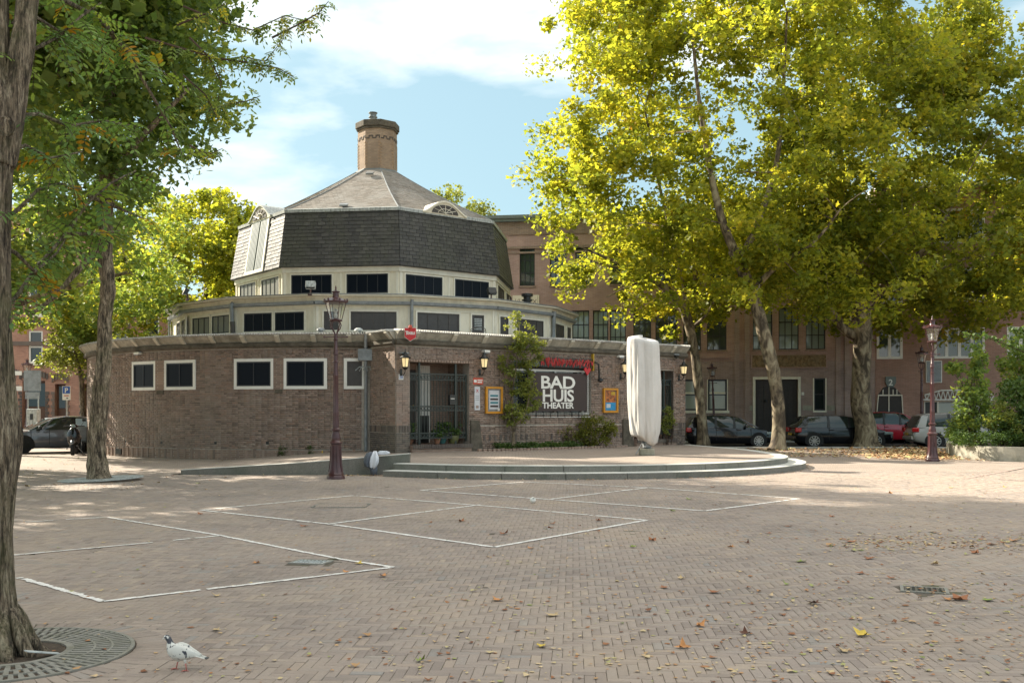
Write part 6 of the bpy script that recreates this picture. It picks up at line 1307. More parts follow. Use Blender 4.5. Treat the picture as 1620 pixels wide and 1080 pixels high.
# black double door with cream surround
a, b, zt_ = S(1195), S(1262.5), z_of(1228, 600)
mb = MB(); mb.fbox(hallF, a, b, -0.02, zt_, -0.40, -0.36); dd = obj('double_door', mb, M['wood_dark'], hall)
for k in range(2):
    for j in range(3): q0 = a + 0.15 + (b - a - 0.3) * (k * 3 + j) / 6; q1 = a + 0.15 + (b - a - 0.3) * (k * 3 + j + 1) / 6 - 0.04; mb = MB(); mb.fbox(hallF, q0, q1, 0.1, zt_ - 0.25, -0.36, -0.33); obj('plank', mb, M['wood_dark'], dd)
mb = MB(); mb.lathe([(0.0, 0), (0.10, 0.03), (0.1, 0.12), (0, 0.15)], hallF.pt(a + 0.55, -0.3, 2.05), 10); obj('knocker', mb, M['black_metal'], dd)
mb = MB(); w_ = 0.13; mb.fbox(hallF, a - w_, a - 0.002, -0.02, zt_ + w_, -0.05, 0.05); mb.fbox(hallF, b + 0.002, b + w_, -0.02, zt_ + w_, -0.05, 0.05); mb.fbox(hallF, a, b, zt_ + 0.002, zt_ + w_, -0.05, 0.045); obj('door_surround', mb, M['cream_trim'], hall)
mb = MB(); mb.fbox(hallF, S(1190), S(1306.5), z_of(1250, 580.5), z_of(1250, 561.5), 0.003, 0.05); rl = obj('relief_panel', mb, M['relief'], hall)
mb = MB()
for q in ((S(1188), S(1190), 0, 1), (S(1306.5), S(1308.5), 0, 1)): mb.fbox(hallF, q[0], q[1], z_of(1250, 582), z_of(1250, 560), 0, 0.07)
mb.fbox(hallF, S(1190), S(1306.5), z_of(1250, 561.5), z_of(1250, 560), 0, 0.068); mb.fbox(hallF, S(1190), S(1306.5), z_of(1250, 582), z_of(1250, 580.5), 0, 0.068); obj('relief_frame', mb, M['brick_red'], rl)
mb = MB(); 
for x in (1162, 1178, 1322, 1336): mb.fbox(hallF, S(x), S(x) + 0.25, 0, zroof - 2.1, 0.002, 0.07)
obj('brick_pilasters', mb, M['brick_violet'], hall, kind='stuff')
mb = MB(); mb.fbox(hallF, S(1270), S(1285), z_of(1280, 649), z_of(1280, 641), 0.002, 0.05); mb.fbox(hallF, S(1308), S(1320), z_of(1280, 649), z_of(1280, 641), 0.002, 0.05); mb.fbox(hallF, S(1178), S(1190), z_of(1280, 649), z_of(1280, 641), 0.002, 0.05); obj('stone_block', mb, M['concrete'], hall, kind='stuff')
mb = MB(); mb.fbox(hallF, S(1268), S(1272), z_of(1270, 625), z_of(1270, 620), 0.003, 0.03); obj('house_number', mb, M['white'], hall)
mb = MB(); mb.fbox(hallF, S(904), S(1152), z0 - 0.42, z0 - 0.32, 0.002, 0.09); obj('string_course', mb, M['brick_red'], hall)
tl_ = thing('tile_sign', 'cream tiled sign with capital letters V I high on the hall wall behind the flue', 'sign', hallF.pt(S(830), 0, z_of(832, 483)))
mb = MB(); mb.fbox(hallF, S(811), S(853), z_of(832, 483), z_of(832, 467), 0.003, 0.04); obj('panel', mb, M['cream'], tl_)
text_on(hallF, 'VI', S(819), z_of(832, 482), 0.043, 0.46, M['brick_far'], tl_, sx=0.75); text_on(hallF, 'X', S(846), z_of(832, 481), 0.043, 0.36, M['brick_far'], tl_, sx=1.0)
mb = MB()
for q in ((S(841), S(851), 0.0), ): mb.fbox(hallF, S(841), S(841.6), z_of(832, 482), z_of(832, 468), 0.04, 0.045); mb.fbox(hallF, S(850.6), S(851.2), z_of(832, 482), z_of(832, 468), 0.04, 0.045); mb.fbox(hallF, S(841), S(851.2), z_of(832, 482), z_of(832, 481), 0.04, 0.045)
obj('border', mb, M['brick_far'], tl_)

# neighbouring flats
fl = thing('brick_flats', 'plain brown brick block of flats with white windows at the far right', 'building', flatF.pt(0, 0, 0))
S2 = flatF.s_of; zf = lambda x, y: flatF.z_of(x, y)
M['brick_flat'] = brick_mat('brown_red_flats_brick', (0.43, 0.25, 0.19), (0.34, 0.19, 0.145), (0.42, 0.33, 0.27), stain=(0.30, 0.19, 0.15), samt=0.4)
fw = [(1387, 1428, 519, 567, 2), (1478, 1558, 519, 567, 4), (1593, 1680, 518, 567, 4)]; uw = [(1387, 1428, 425, 478, 2), (1478, 1558, 425, 478, 4), (1593, 1680, 425, 478, 4)]; tw_ = [(1387, 1428, 330, 385, 2), (1478, 1558, 330, 385, 4), (1593, 1680, 330, 385, 4)]
hs = [(S2(a), S2(b), zf(1500, d), zf(1500, c_)) for a, b, c_, d, n in fw + uw + tw_]
shop = (S2(1462), S2(1572), 0.5, zf(1515, 632)); hs2 = hs + [shop]
zr2 = zf(1400, 300)
z_a = zf(1500, 590); z_b = zf(1500, 500)
mb = MB(); wall_rects(mb, flatF, 0, flatF.len, -0.05, z_a, [shop], -0.5, 0); obj('ground_floor_wall', mb, M['brick_flat'], fl)
zprev = z_a + 0.002
for ws, zt_ in ((fw, zf(1500, 500)), (uw, zf(1500, 405)), (tw_, zr2)):
    mb = MB(); wall_rects(mb, flatF, 0, flatF.len, zprev, zt_, [(S2(a), S2(b), zf(1500, d), zf(1500, c_)) for a, b, c_, d, n in ws], -0.5, 0); obj('wall', mb, M['brick_flat'], fl); zprev = zt_ + 0.002
mb = MB(); mb.fbox(flatF, 0, flatF.len, zr2 + 0.004, zr2 + 0.25, -9, 0.3); obj('roof', mb, M['cream_trim'], fl)
mb = MB(); mb.fbox(flatF, 0, flatF.len, -0.05, zr2, -9, -8.7); obj('rear_wall', mb, M['brick_flat'], fl)
for a, b, c_, d, n in fw + uw + tw_:
    o = hall_window(flatF, S2(a), S2(b), zf(1500, d), zf(1500, c_), n, 1, M['white'], M['glass_green'] if a < 1590 else M['glass_curtain'], depth=0.06, parent=fl, bar=0.075, fw=0.12)
# arched entrance number 2
en = MB(); zz = lambda y: zf(1406, y)
P = [(S2(1383), 0.0), (S2(1430.5), 0.0), (S2(1426), zz(624)), (S2(1416), zz(613)), (S2(1406), zz(610)), (S2(1397), zz(613)), (S2(1389), zz(624))]
mb = MB(); mb.fprism(flatF, P, 0.003, 0.02); eo = obj('entrance', mb, M['wood_dark'], fl)
mb = MB(); mb.fbox(flatF, S2(1405.2), S2(1406.6), 0, zz(611), 0.02, 0.07); mb.fbox(flatF, S2(1389), S2(1426), zz(626), zz(624), 0.02, 0.06)
for x in (1396, 1412, 1418): mb.fbox(flatF, S2(x), S2(x) + 0.04, zz(624), zz(616), 0.02, 0.055)
mb.fprism(flatF, [(S2(1382), 0), (S2(1383.4), 0), (S2(1390), zz(624)), (S2(1388.6), zz(624))], 0.02, 0.07); mb.fprism(flatF, [(S2(1430), 0), (S2(1431.6), 0), (S2(1427), zz(624)), (S2(1425.6), zz(624))], 0.02, 0.07)
obj('door_frame', mb, M['cream_trim'], eo)
mb = MB(); P = [(S2(1400.5), zz(595.5)), (S2(1417), zz(595.5)), (S2(1417), zz(605)), (S2(1413.5), zz(612)), (S2(1404), zz(612)), (S2(1400.5), zz(605))]; P = P[::-1]
mb.fprism(flatF, P, 0.003, 0.08); sh = obj('house_number_shield', mb, M['shutter'], fl); text_on(flatF, '2', S2(1408.5), zz(609.2), 0.083, 0.42, M['white'], sh, bold=0.01)
# blank board, truss fascia, shop window
mb = MB(); mb.fbox(flatF, S2(1464), S2(1489.5), zf(1477, 605.5), zf(1477, 570.5), 0.003, 0.10); bo = obj('wall_board', mb, M['white'], fl, bevel=0.02)
mb = MB(); mb.fbox(flatF, S2(1465.4), S2(1488.1), zf(1477, 604.2), zf(1477, 571.8), 0.101, 0.108); obj('panel', mb, M['zinc'], bo)
mb = MB(); zb_ = zf(1515, 632); zt_ = zf(1515, 617.5)
mb.fbox(flatF, S2(1460), S2(1573), zb_ - 0.03, zb_ + 0.03, 0.05, 0.12); top = lambda x: zt_ if 1488 < x < 1545 else (zt_ - (1488 - x) / 28 * 0.25 if x <= 1488 else zt_ - (x - 1545) / 28 * 0.25)
xs = [1462 + 3.65 * k for k in range(31)]
for k in range(30):
    x0, x1 = xs[k], xs[k + 1]; mb.tube([flatF.pt(S2(x0), 0.08, zb_ if k % 2 else top(x0)), flatF.pt(S2(x1), 0.08, top(x1) if k % 2 else zb_)], 0.028, 4); mb.tube([flatF.pt(S2(x0), 0.08, top(x0)), flatF.pt(S2(x1), 0.08, top(x1))], 0.04, 4)
obj('truss_fascia', mb, M['white'], fl)
mb = MB(); mb.fbox(flatF, shop[0], shop[1], shop[2], shop[3], -0.32, -0.28); so = obj('shop_window', mb, M['black_metal'], fl)
mb = MB(); mb.fbox(flatF, S2(1487), S2(1553), 0.5, shop[3] - 0.15, -0.28, -0.25); obj('pane', mb, M['glass_curtain'], so)
mb = MB(); 
for x in (1462, 1484, 1520, 1553, 1570): mb.fbox(flatF, S2(x), S2(x) + 0.1, 0.5, shop[3], -0.25, -0.18)
mb.fbox(flatF, shop[0], shop[1], shop[3] - 0.12, shop[3], -0.26, -0.17); obj('shop_frame', mb, M['cream_trim'], so)

# ------------------------------------------------------------------ orange brick houses, far left
A3 = at(-260, 0, 60.0); B3 = at(330, 0, 60.0); hF = Flat((A3.x, A3.y), to=(B3.x, B3.y)); S3 = hF.s_of; zh = lambda y: hF.z_of(50, y)
def house(name_label, x0, x1, wins, doors, wallm, top, idx):
    hs_ = thing('brick_house', name_label, 'house', hF.pt(S3(x0), 0, 0)); a, b = S3(x0), S3(x1)
    H_ = [(S3(p), S3(q), zh(d), zh(c_)) for p, q, c_, d in wins] + [(S3(p), S3(q), 0.0, zh(c_)) for p, q, c_ in doors]
    mb = MB(); wall_rects(mb, hF, a, b, -0.05, top, H_, -0.4, 0); obj('wall', mb, wallm, hs_)
    mb = MB(); mb.fbox(hF, a, b, top, top + 0.2, -8, 0.25); obj('roof', mb, M['cream_trim'], hs_)
    mb = MB(); mb.fbox(hF, a, b, -0.05, top, -8, -7.7); mb.fbox(hF, b - 0.3, b, -0.05, top - 0.001, -7.7, -0.41); obj('rear_wall', mb, wallm, hs_)
    for p, q, c_, d in wins:
        s_, e_ = S3(p), S3(q); o = hall_window(hF, s_, e_, zh(d), zh(c_), 1, 2, M['white'], M['glass'], depth=0.12, parent=hs_, bar=0.05, fw=0.10)
        mb = MB(); mb.fbox(hF, s_ - 0.1, e_ + 0.1, zh(d) - 0.14, zh(d) - 0.002, -0.1, 0.1); obj('sill', mb, M['cream_trim'], o)
        ar = MB(); n = 11; w = (e_ - s_) / 2 + 0.15; m_ = (s_ + e_) / 2
        for k in range(n):
            t_ = -1 + 2 * (k + 0.5) / n; zc = zh(c_) + 0.34 - 0.22 * t_ * t_; ar.fbox(hF, m_ + w * t_ - w / n * 0.75, m_ + w * t_ + w / n * 0.75, zc, zc + 0.34, 0.002, 0.05 + 0.03 * (k % 2))
        obj('brick_arch', ar, M['brick_dark'], o, kind='stuff')
    for p, q, c_ in doors:
        s_, e_ = S3(p), S3(q); mb = MB(); mb.fbox(hF, s_, e_, 0, zh(c_), -0.35, -0.3); o = obj('door', mb, M['wood_brown'], hs_)
        mb = MB(); mb.fbox(hF, s_ + 0.12, e_ - 0.12, zh(c_) * 0.55, zh(c_) - 0.15, -0.3, -0.27); obj('pane', mb, M['glass'], o)
        mb = MB(); n = 11; w = (e_ - s_) / 2 + 0.2; m_ = (s_ + e_) / 2
        for k in range(n): t_ = -1 + 2 * (k + 0.5) / n; zc = zh(c_) + 0.28 - 0.22 * t_ * t_; mb.fbox(hF, m_ + w * t_ - w / n * 0.75, m_ + w * t_ + w / n * 0.75, zc, zc + 0.34, 0.002, 0.05 + 0.03 * (k % 2))
        for k in range(14): mb.fbox(hF, s_ - 0.16 - 0.08 * (k % 2), s_ - 0.01, k * 0.2, k * 0.2 + 0.17, 0.002, 0.04); mb.fbox(hF, e_ + 0.01, e_ + 0.16 + 0.08 * (k % 2), k * 0.2, k * 0.2 + 0.17, 0.002, 0.04)
        obj('brick_arch', mb, M['brick_dark'], o, kind='stuff')
    mb = MB(); mb.fbox(hF, a, b, zh(544) - 0.1, zh(540), 0.002, 0.04); mb.fbox(hF, a, b, zh(690), zh(686), 0.002, 0.06); obj('string_course', mb, M['brick_dark'], hs_)
house('orange brick house with tall white sash windows seen between the left trunks', 8, 128, [(45, 67.5, 523, 574), (95, 117, 523, 574), (45, 67.5, 440, 498), (95, 117, 440, 498), (45, 67.5, 360, 415)], [(35.5, 71.5, 602), (87, 104, 607)], M['brick_orange'], zh(330), 0)
house('orange brick house half hidden behind the pale small tree', 129, 300, [(140, 162, 523, 574), (180, 202, 523, 574), (230, 252, 500, 560)], [(112 + 20, 145, 607), (180, 200, 607)], M['brick_orange'], zh(470), 1)
house('brick house at the extreme left edge behind the thick near trunk', -200, 7, [(-60, -38, 523, 574), (-25, -4, 523, 574)], [(-20, 0, 602)], M['brick_orange'], zh(330), 2)

# street furniture on the left
def sign_post(label, px, Y, h, plate_, blue=True):
    p = at(px, 700, Y); t = thing('parking_sign', label, 'sign', (p.x, Y, 0)); mb = MB(); mb.tube([(0, 0, 0), (0, 0, h)], 0.03, 8); obj('post', mb, M['zinc_light'], t, local=True)
    F = Flat((p.x, Y - 0.04), ang=0); mb = MB(); mb.fbox(F, -0.17, 0.17, h - 0.56, h + 0.02, 0.0, 0.02); obj('white_plate', mb, M['white'], t); mb = MB(); mb.fbox(F, -0.15, 0.15, h - 0.29, h, 0.0205, 0.027); obj('blue_panel', mb, M['blue'], t)
    text_on(F, 'P', 0.0, h - 0.25, 0.03, 0.28, M['white'], t, bold=0.006); mb = MB(); mb.fbox(F, 0.0, 0.08, h - 0.50, h - 0.46, 0.021, 0.026); obj('symbol', mb, M['black_metal'], t); mb = MB(); mb.fbox(F, -0.1, 0.1, h - 0.40, h - 0.36, 0.021, 0.025); obj('text_line', mb, M['orange_red'], t)
sign_post('blue and white parking sign with a P on a thin post', 106, 41.5, 2.62, None)
p = at(53, 700, 44); t = thing('parking_meter', 'pale grey parking meter box beyond the grey sedan', 'parking meter', (p.x, 44, 0)); mb = MB(); mb.box((0, 0, 0.85), (0.50, 0.36, 1.7)); obj('cabinet', mb, M['zinc_light'], t, local=True, bevel=0.04); mb = MB(); mb.box((0, -0.185, 1.35), (0.13, 0.02, 0.26)); obj('screen', mb, M['black_metal'], t, local=True)
mb = MB(); mb.box((-0.08, 0, 3.0), (0.78, 0.05, 0.95)); mb.box((-0.08, 0, 2.32), (0.66, 0.05, 0.32)); t2 = thing('sign_back', 'blue grey back of a double traffic sign on a post beyond the sedan', 'sign', (at(54, 700, 46).x, 46, 0)); obj('plate', mb, M['zinc'], t2, local=True); mb = MB(); mb.tube([(-0.28, 0, 0), (-0.28, 0, 2.3)], 0.03, 6); mb.tube([(0.2, 0, 0), (0.2, 0, 2.3)], 0.03, 6); obj('post', mb, M['zinc_light'], t2, local=True)
t3 = thing('street_name_board', 'small white boards on the lamp post beside the near trunk', 'sign', (at(29, 700, 48.6).x, 48.6, 3.0)); mb = MB(); mb.box((0, 0, 0.45), (0.34, 0.04, 0.2)); mb.box((0, 0, -0.3), (0.36, 0.04, 0.22)); obj('plate', mb, M['white'], t3, local=True)

# ------------------------------------------------------------------ planter on the right
pw = thing('planter_wall', 'low stained concrete planter wall curving in from the right edge', 'planter', (15.1, 33.2, 0))
PP = smooth_path([(18.6, 41.0), (17.0, 38.8), (15.75, 36.0), (15.15, 33.9), (15.5, 32.2), (16.8, 31.2), (19.0, 30.4), (22.0, 29.6)], 4); PI_ = offset_path(PP, -0.30)
for i in range(0, len(PP) - 1, 4): mb = MB(); band(mb, PP[i:i + 5], PI_[i:i + 5], -0.05, 0.45); obj('concrete_block', mb, M['concrete'], pw)
mb = MB(); mb.prism([(q.x, q.y) for q in PI_][::1] + [(24, 34), (24, 41)], 0.0, 0.36); obj('soil', mb, M['soil'], pw)
# ------------------------------------------------------------------ trees
def leaf_cloud(centres, radii, per, size, name, mat, parent, flat=0.75, seed=1, shape='kite', up=0.35, kind=None, hue=0.0, spread=1.0):
    """leaf blades scattered through many small sprays: each blade a folded two-triangle leaf"""
    g_ = np.random.default_rng(seed); C_ = np.asarray(centres, float); n = len(C_); N_ = n * per
    idx = np.repeat(np.arange(n), per); v = g_.normal(size=(N_, 3)); v /= np.linalg.norm(v, axis=1)[:, None]; v *= (g_.random(N_) ** 0.45)[:, None]; v[:, 2] *= flat
    P = C_[idx] + v * np.asarray(radii)[idx][:, None] * spread
    nrm = g_.normal(size=(N_, 3)); nrm[:, 2] = np.abs(nrm[:, 2]) + up; nrm /= np.linalg.norm(nrm, axis=1)[:, None]
    d = g_.normal(size=(N_, 3)); d -= nrm * (d * nrm).sum(1)[:, None]; d /= np.linalg.norm(d, axis=1)[:, None]; s_ = np.cross(nrm, d)
    sz = size * g_.uniform(0.45, 1.4, N_)[:, None]
    if shape == 'kite':
        A = P; B = P + d * sz * 0.45 + s_ * sz * 0.42 + nrm * sz * 0.10; Cc = P + d * sz - nrm * sz * 0.08; D = P + d * sz * 0.45 - s_ * sz * 0.42 + nrm * sz * 0.10
        V = np.stack([A, B, Cc, D], 1).reshape(-1, 3); base = (np.arange(N_) * 4)[:, None]; Fc = np.concatenate([base + np.array([[0, 1, 2]]), base + np.array([[0, 2, 3]])], 1).reshape(-1, 3)
    else:   # lobed plane / maple leaf: five points round the blade
        K = []
        for a_, r_ in ((0, 0.18), (0.95, 0.66), (1.75, 0.40), (2.6, 0.70), (3.68, 0.70), (4.53, 0.40), (5.33, 0.66)):
            K.append(P - d * (sz * r_ * math.cos(a_)) + s_ * (sz * r_ * math.sin(a_)) + nrm * (sz * 0.10 * abs(math.sin(a_))))
        V = np.stack(K, 1).reshape(-1, 3); m = len(K); base = (np.arange(N_) * m)[:, None]; Fc = np.concatenate([base + np.array([[0, k, k + 1]]) for k in range(1, m - 1)], 1).reshape(-1, 3)
    nf = len(Fc) // N_; tn = np.clip(g_.beta(2, 2.2, n)[idx] * 0.45 + g_.random(N_) * 0.55 + hue, 0, 1)
    return npmesh(name, V, Fc, mat, parent, np.repeat(tn, nf), kind=kind)
def crown_sprays(ells, n, seed, shell=0.45, gap=0.0, gs=0.28, rmin=0.55, rmax=1.1, zmin=None):
    g_ = random.Random(seed); out = []; rad = []; vol = [e[1][0] * e[1][1] * e[1][2] for e in ells]
    tries = 0
    while len(out) < n and tries < n * 30:
        tries += 1; c_, r_ = g_.choices(ells, vol)[0]; v = Vector([g_.gauss(0, 1) for _ in range(3)]).normalized() * (g_.uniform(shell ** 3, 1) ** (1 / 3))
        p = Vector((c_[0] + v.x * r_[0], c_[1] + v.y * r_[1], c_[2] + v.z * r_[2]))
        if gap and noise.noise(p * gs + Vector((seed, 0, 0))) < -gap: continue
        if zmin and p.z < zmin: continue
        b = 1 + 0.10 * noise.noise(p * 0.5 + Vector((0, seed, 0))); c0 = Vector(c_); p = c0 + (p - c0) * b
        out.append(p); rad.append(g_.uniform(rmin, rmax))
    return out, rad
def curve_pts(a, b, sag=0.0, wob=0.15, n=7, rr=random):
    a, b = Vector(a), Vector(b); d = (b - a); L_ = d.length; off = Vector((rr.uniform(-1, 1), rr.uniform(-1, 1), rr.uniform(-0.3, 1))) * L_ * wob; out = []
    for i in range(n): t = i / (n - 1); out.append(a + d * t + off * (4 * t * (1 - t)) * 0.5 + Vector((rr.uniform(-1, 1), rr.uniform(-1, 1), rr.uniform(-1, 1))) * 0.012 * L_ * (0 < i < n - 1) + Vector((0, 0, sag)) * t * (1 - t) * 4)
    return out
def tree(label, trunk, ells, nspray, per, lsize, lmat, bark, seed, limbs, cat='tree', group=None, twigs=110, shape='kite', shell=0.45, gap=0.12, nseg=18, name='tree', rspray=(0.4, 1.1), flare=1.5, hue=0.0, zmin=None, rough=0.05, thin=1.0):
    """trunk: [(x,y,z,r)...]; limbs: list of point lists [(x,y,z,r)...] starting on the trunk"""
    rr = random.Random(seed); t = thing(name, label, cat, trunk[0][:3], group=group); trunk = [(*q[:3], q[3] * thin) for q in trunk]; limbs = [[(*q[:3], q[3] * thin) for q in l] for l in limbs]
    def fine(P, k=5):
        Q = smooth_path([q for q in P], k); return [tuple(q) for q in Q]
    def rgh(sd, amp): return lambda i, w: 1 + amp * noise.noise(Vector((math.cos(w) * 1.6 + sd, math.sin(w) * 1.6, i * 0.35))) + amp * 0.5 * noise.noise(Vector((math.cos(w) * 4 + sd, math.sin(w) * 4, i * 0.5)))
    mb = MB(); T = smooth4([trunk[0]] + trunk[1:], 6); n = len(T)
    rad = [q[3] * (1 + (flare - 1) * math.exp(-max(q[2] - trunk[0][2], 0) / 0.28)) for q in T]; mb.tube([q[:3] for q in T], rad, nseg, rough=rgh(seed, rough * 2)); obj('trunk', mb, bark, t, smooth=True)
    tips = [Vector(trunk[-1][:3])]; nodes = []
    for lb_ in limbs:
        Lp = smooth4(lb_, 5); m_ = MB(); m_.tube([q[:3] for q in Lp], [q[3] for q in Lp], max(nseg // 2, 7), rough=rgh(seed + 3, rough * 2)); obj('limb', m_, bark, t, smooth=True); nodes += [(Vector(q[:3]), q[3]) for q in Lp[2:]]
    nodes.append((Vector(trunk[-1][:3]), trunk[-1][3]))
    cs, rs = crown_sprays(ells, nspray, seed, shell, gap, rmin=rspray[0], rmax=rspray[1], zmin=zmin)
    bb = MB(); order = sorted(range(len(cs)), key=lambda i: rr.random())[:twigs]
    for i in order:
        c_ = cs[i]; near_ = min(nodes, key=lambda q: (q[0] - c_).length + 0.25 * max(0, q[0].z - c_.z)); d0 = (near_[0] - c_).length
        if d0 < 0.3: continue
        r0 = min(near_[1] * 0.6, 0.018 + 0.012 * d0); P = curve_pts(near_[0], c_, 0, 0.22, 6, rr); R_ = [max(r0 * (1 - 0.8 * k / 5), 0.008) for k in range(6)]; bb.tube(P, R_, 5, cap=False); nodes += [(P[k], R_[k]) for k in (2, 3, 4)]
    if bb.f: obj('branches', bb, bark, t, kind='stuff')
    leaf_cloud(cs, rs, per, lsize, 'crown', lmat, t, seed=seed, shape=shape, hue=hue)
    return t
def smooth4(P, n=4):
    out = []; P = [np.array(q, float) for q in P]
    for i in range(len(P) - 1):
        a = P[max(i - 1, 0)]; b = P[i]; c_ = P[i + 1]; d = P[min(i + 2, len(P) - 1)]
        for k in range(n): t = k / n; out.append(tuple(0.5 * ((2 * b) + (c_ - a) * t + (2 * a - 5 * b + 4 * c_ - d) * t * t + (3 * b - a - 3 * c_ + d) * t ** 3)))
    out.append(tuple(P[-1])); return out
def A4(px, py, Y, r): q = at(px, py, Y); return (q.x, q.y, q.z, r)
def G4(px, py, r): q = gp(px, py); return (q.x, q.y, -0.03, r)
# three tall plane trees on the right
b = (*at(1113, 0, 45.2).xy, -0.03, 0.30); Yt = b[1]
tree('tall plane tree with slim leaning trunk, nearest the covered parasol', [b, A4(1109, 650, Yt, 0.27), A4(1104, 600, Yt, 0.26), A4(1098, 550, Yt, 0.245), A4(1086, 500, Yt, 0.26), A4(1078, 478, Yt, 0.27)],
     [((6.6, 45.5, 13.2), (6.2, 6, 8.2)), ((4.2, 45, 9.6), (3.4, 3.4, 3.2)), ((4.0, 45, 15.5), (3.3, 4, 5)), ((9.5, 44.5, 9.0), (4, 4, 3.4)), ((8, 46, 20), (5.5, 5, 4)), ((7.2, 44.0, 6.9), (3.0, 3.0, 1.7))],
     540, 100, 0.165, M['leaf_plane'], M['bark_plane'], 11,
     [[A4(1078, 482, Yt, 0.24), A4(1060, 462, Yt, 0.21), A4(1030, 440, Yt - 0.5, 0.16), A4(1000, 425, Yt - 1, 0.12), A4(960, 408, Yt - 1, 0.09), A4(930, 395, Yt - 1, 0.05)],
      [A4(1082, 484, Yt, 0.20), A4(1092, 468, Yt, 0.17), A4(1100, 440, Yt + 0.5, 0.13), A4(1098, 380, Yt + 1, 0.10), A4(1085, 300, Yt + 1, 0.07)],
      [A4(1080, 480, Yt, 0.16), A4(1083, 455, Yt + 1, 0.14), A4(1065, 380, Yt + 1.5, 0.11), A4(1040, 280, Yt + 1, 0.08), A4(1020, 170, Yt, 0.05)],
      [A4(1092, 520, Yt, 0.09), A4(1115, 500, Yt - 1, 0.07), A4(1135, 470, Yt - 1, 0.06), A4(1160, 450, Yt - 1.5, 0.04)], [A4(1030, 440, Yt, 0.08), A4(990, 455, Yt - 1.5, 0.05), A4(960, 470, Yt - 2, 0.03)],
      [A4(1035, 442, Yt, 0.08), A4(985, 425, Yt - 1.5, 0.06), A4(940, 415, Yt - 2.5, 0.04)]], group='plane trees on the square', twigs=230, gap=0.08, shape='lobe', name='plane_tree', hue=0.04, thin=0.82)
b = G4(1230, 711.5, 0.36); Yt = b[1]
tree('tall plane tree whose trunk leans left beside the right end of the granite steps', [b, A4(1232, 670, Yt, 0.33), A4(1228, 610, Yt, 0.32), A4(1214, 550, Yt, 0.33), A4(1198, 490, Yt, 0.31), A4(1176, 430, Yt, 0.30), A4(1160, 395, Yt, 0.28)],
     [((12.0, 42, 14), (6.4, 5.6, 8.2)), ((9, 41, 9.4), (3.6, 3.4, 2.6)), ((13.6, 41, 7.6), (4.0, 3.2, 2.4)), ((12.5, 42, 20), (5.5, 5, 4)), ((10.6, 40.0, 7.2), (3.0, 2.6, 1.5))],
     500, 96, 0.16, M['leaf_plane'], M['bark_plane'], 23,
     [[A4(1162, 398, Yt, 0.24), A4(1140, 340, Yt, 0.2), A4(1120, 250, Yt, 0.15), A4(1105, 150, Yt, 0.10), A4(1095, 50, Yt, 0.06)],
      [A4(1170, 415, Yt, 0.22), A4(1200, 350, Yt + 0.5, 0.18), A4(1230, 250, Yt + 1, 0.13), A4(1240, 120, Yt + 1, 0.08), A4(1245, 20, Yt, 0.05)],
      [A4(1190, 460, Yt, 0.16), A4(1230, 420, Yt - 1, 0.12), A4(1290, 380, Yt - 1.5, 0.08), A4(1330, 330, Yt - 2, 0.05)]], group='plane trees on the square', twigs=230, gap=0.08, shape='lobe', name='plane_tree', hue=0.02, thin=0.82)
b = (*at(1371, 0, 45.2).xy, -0.03, 0.56); Yt = b[1]
tree('thickest plane tree, broad straight trunk forking low between the black and red cars', [b, A4(1369, 675, Yt, 0.56), A4(1362, 640, Yt, 0.53), A4(1363, 590, Yt, 0.49), A4(1364, 540, Yt, 0.50), A4(1361, 500, Yt, 0.55), A4(1359, 478, Yt, 0.52)],
     [((18.5, 46.5, 12.5), (7.6, 6.5, 7.8)), ((14.0, 45, 8.4), (3.6, 3.6, 2.4)), ((20.5, 44, 7.9), (5.0, 3.6, 2.2)), ((23, 46, 12), (5.5, 5, 6.2)), ((17, 46, 18), (5.5, 5, 4.0)), ((17.0, 44.5, 6.9), (3.6, 3, 1.3))],
     980, 100, 0.168, M['leaf_plane_deep'], M['bark_plane'], 37,
     [[A4(1352, 530, Yt, 0.27), A4(1335, 520, Yt, 0.25), A4(1318, 495, Yt, 0.22), A4(1305, 470, Yt, 0.19), A4(1298, 440, Yt, 0.15), A4(1285, 380, Yt, 0.10)],
      [A4(1354, 490, Yt, 0.25), A4(1348, 470, Yt, 0.22), A4(1347, 430, Yt + 0.5, 0.17), A4(1340, 350, Yt + 1, 0.12), A4(1330, 220, Yt + 1, 0.07)],
      [A4(1370, 490, Yt, 0.36), A4(1385, 468, Yt - 0.5, 0.30), A4(1405, 448, Yt - 1, 0.26), A4(1432, 425, Yt - 1.5, 0.20), A4(1460, 395, Yt - 2, 0.15), A4(1500, 340, Yt - 2, 0.09)],
      [A4(1372, 480, Yt, 0.22), A4(1390, 400, Yt, 0.18), A4(1400, 280, Yt, 0.12), A4(1405, 120, Yt, 0.07)],
      [A4(1410, 446, Yt - 1, 0.14), A4(1450, 440, Yt - 2, 0.10), A4(1500, 420, Yt - 2.5, 0.07), A4(1550, 400, Yt - 3, 0.04)]], group='plane trees on the square', twigs=250, gap=0.08, shape='lobe', name='plane_tree', hue=0.05, thin=0.84)
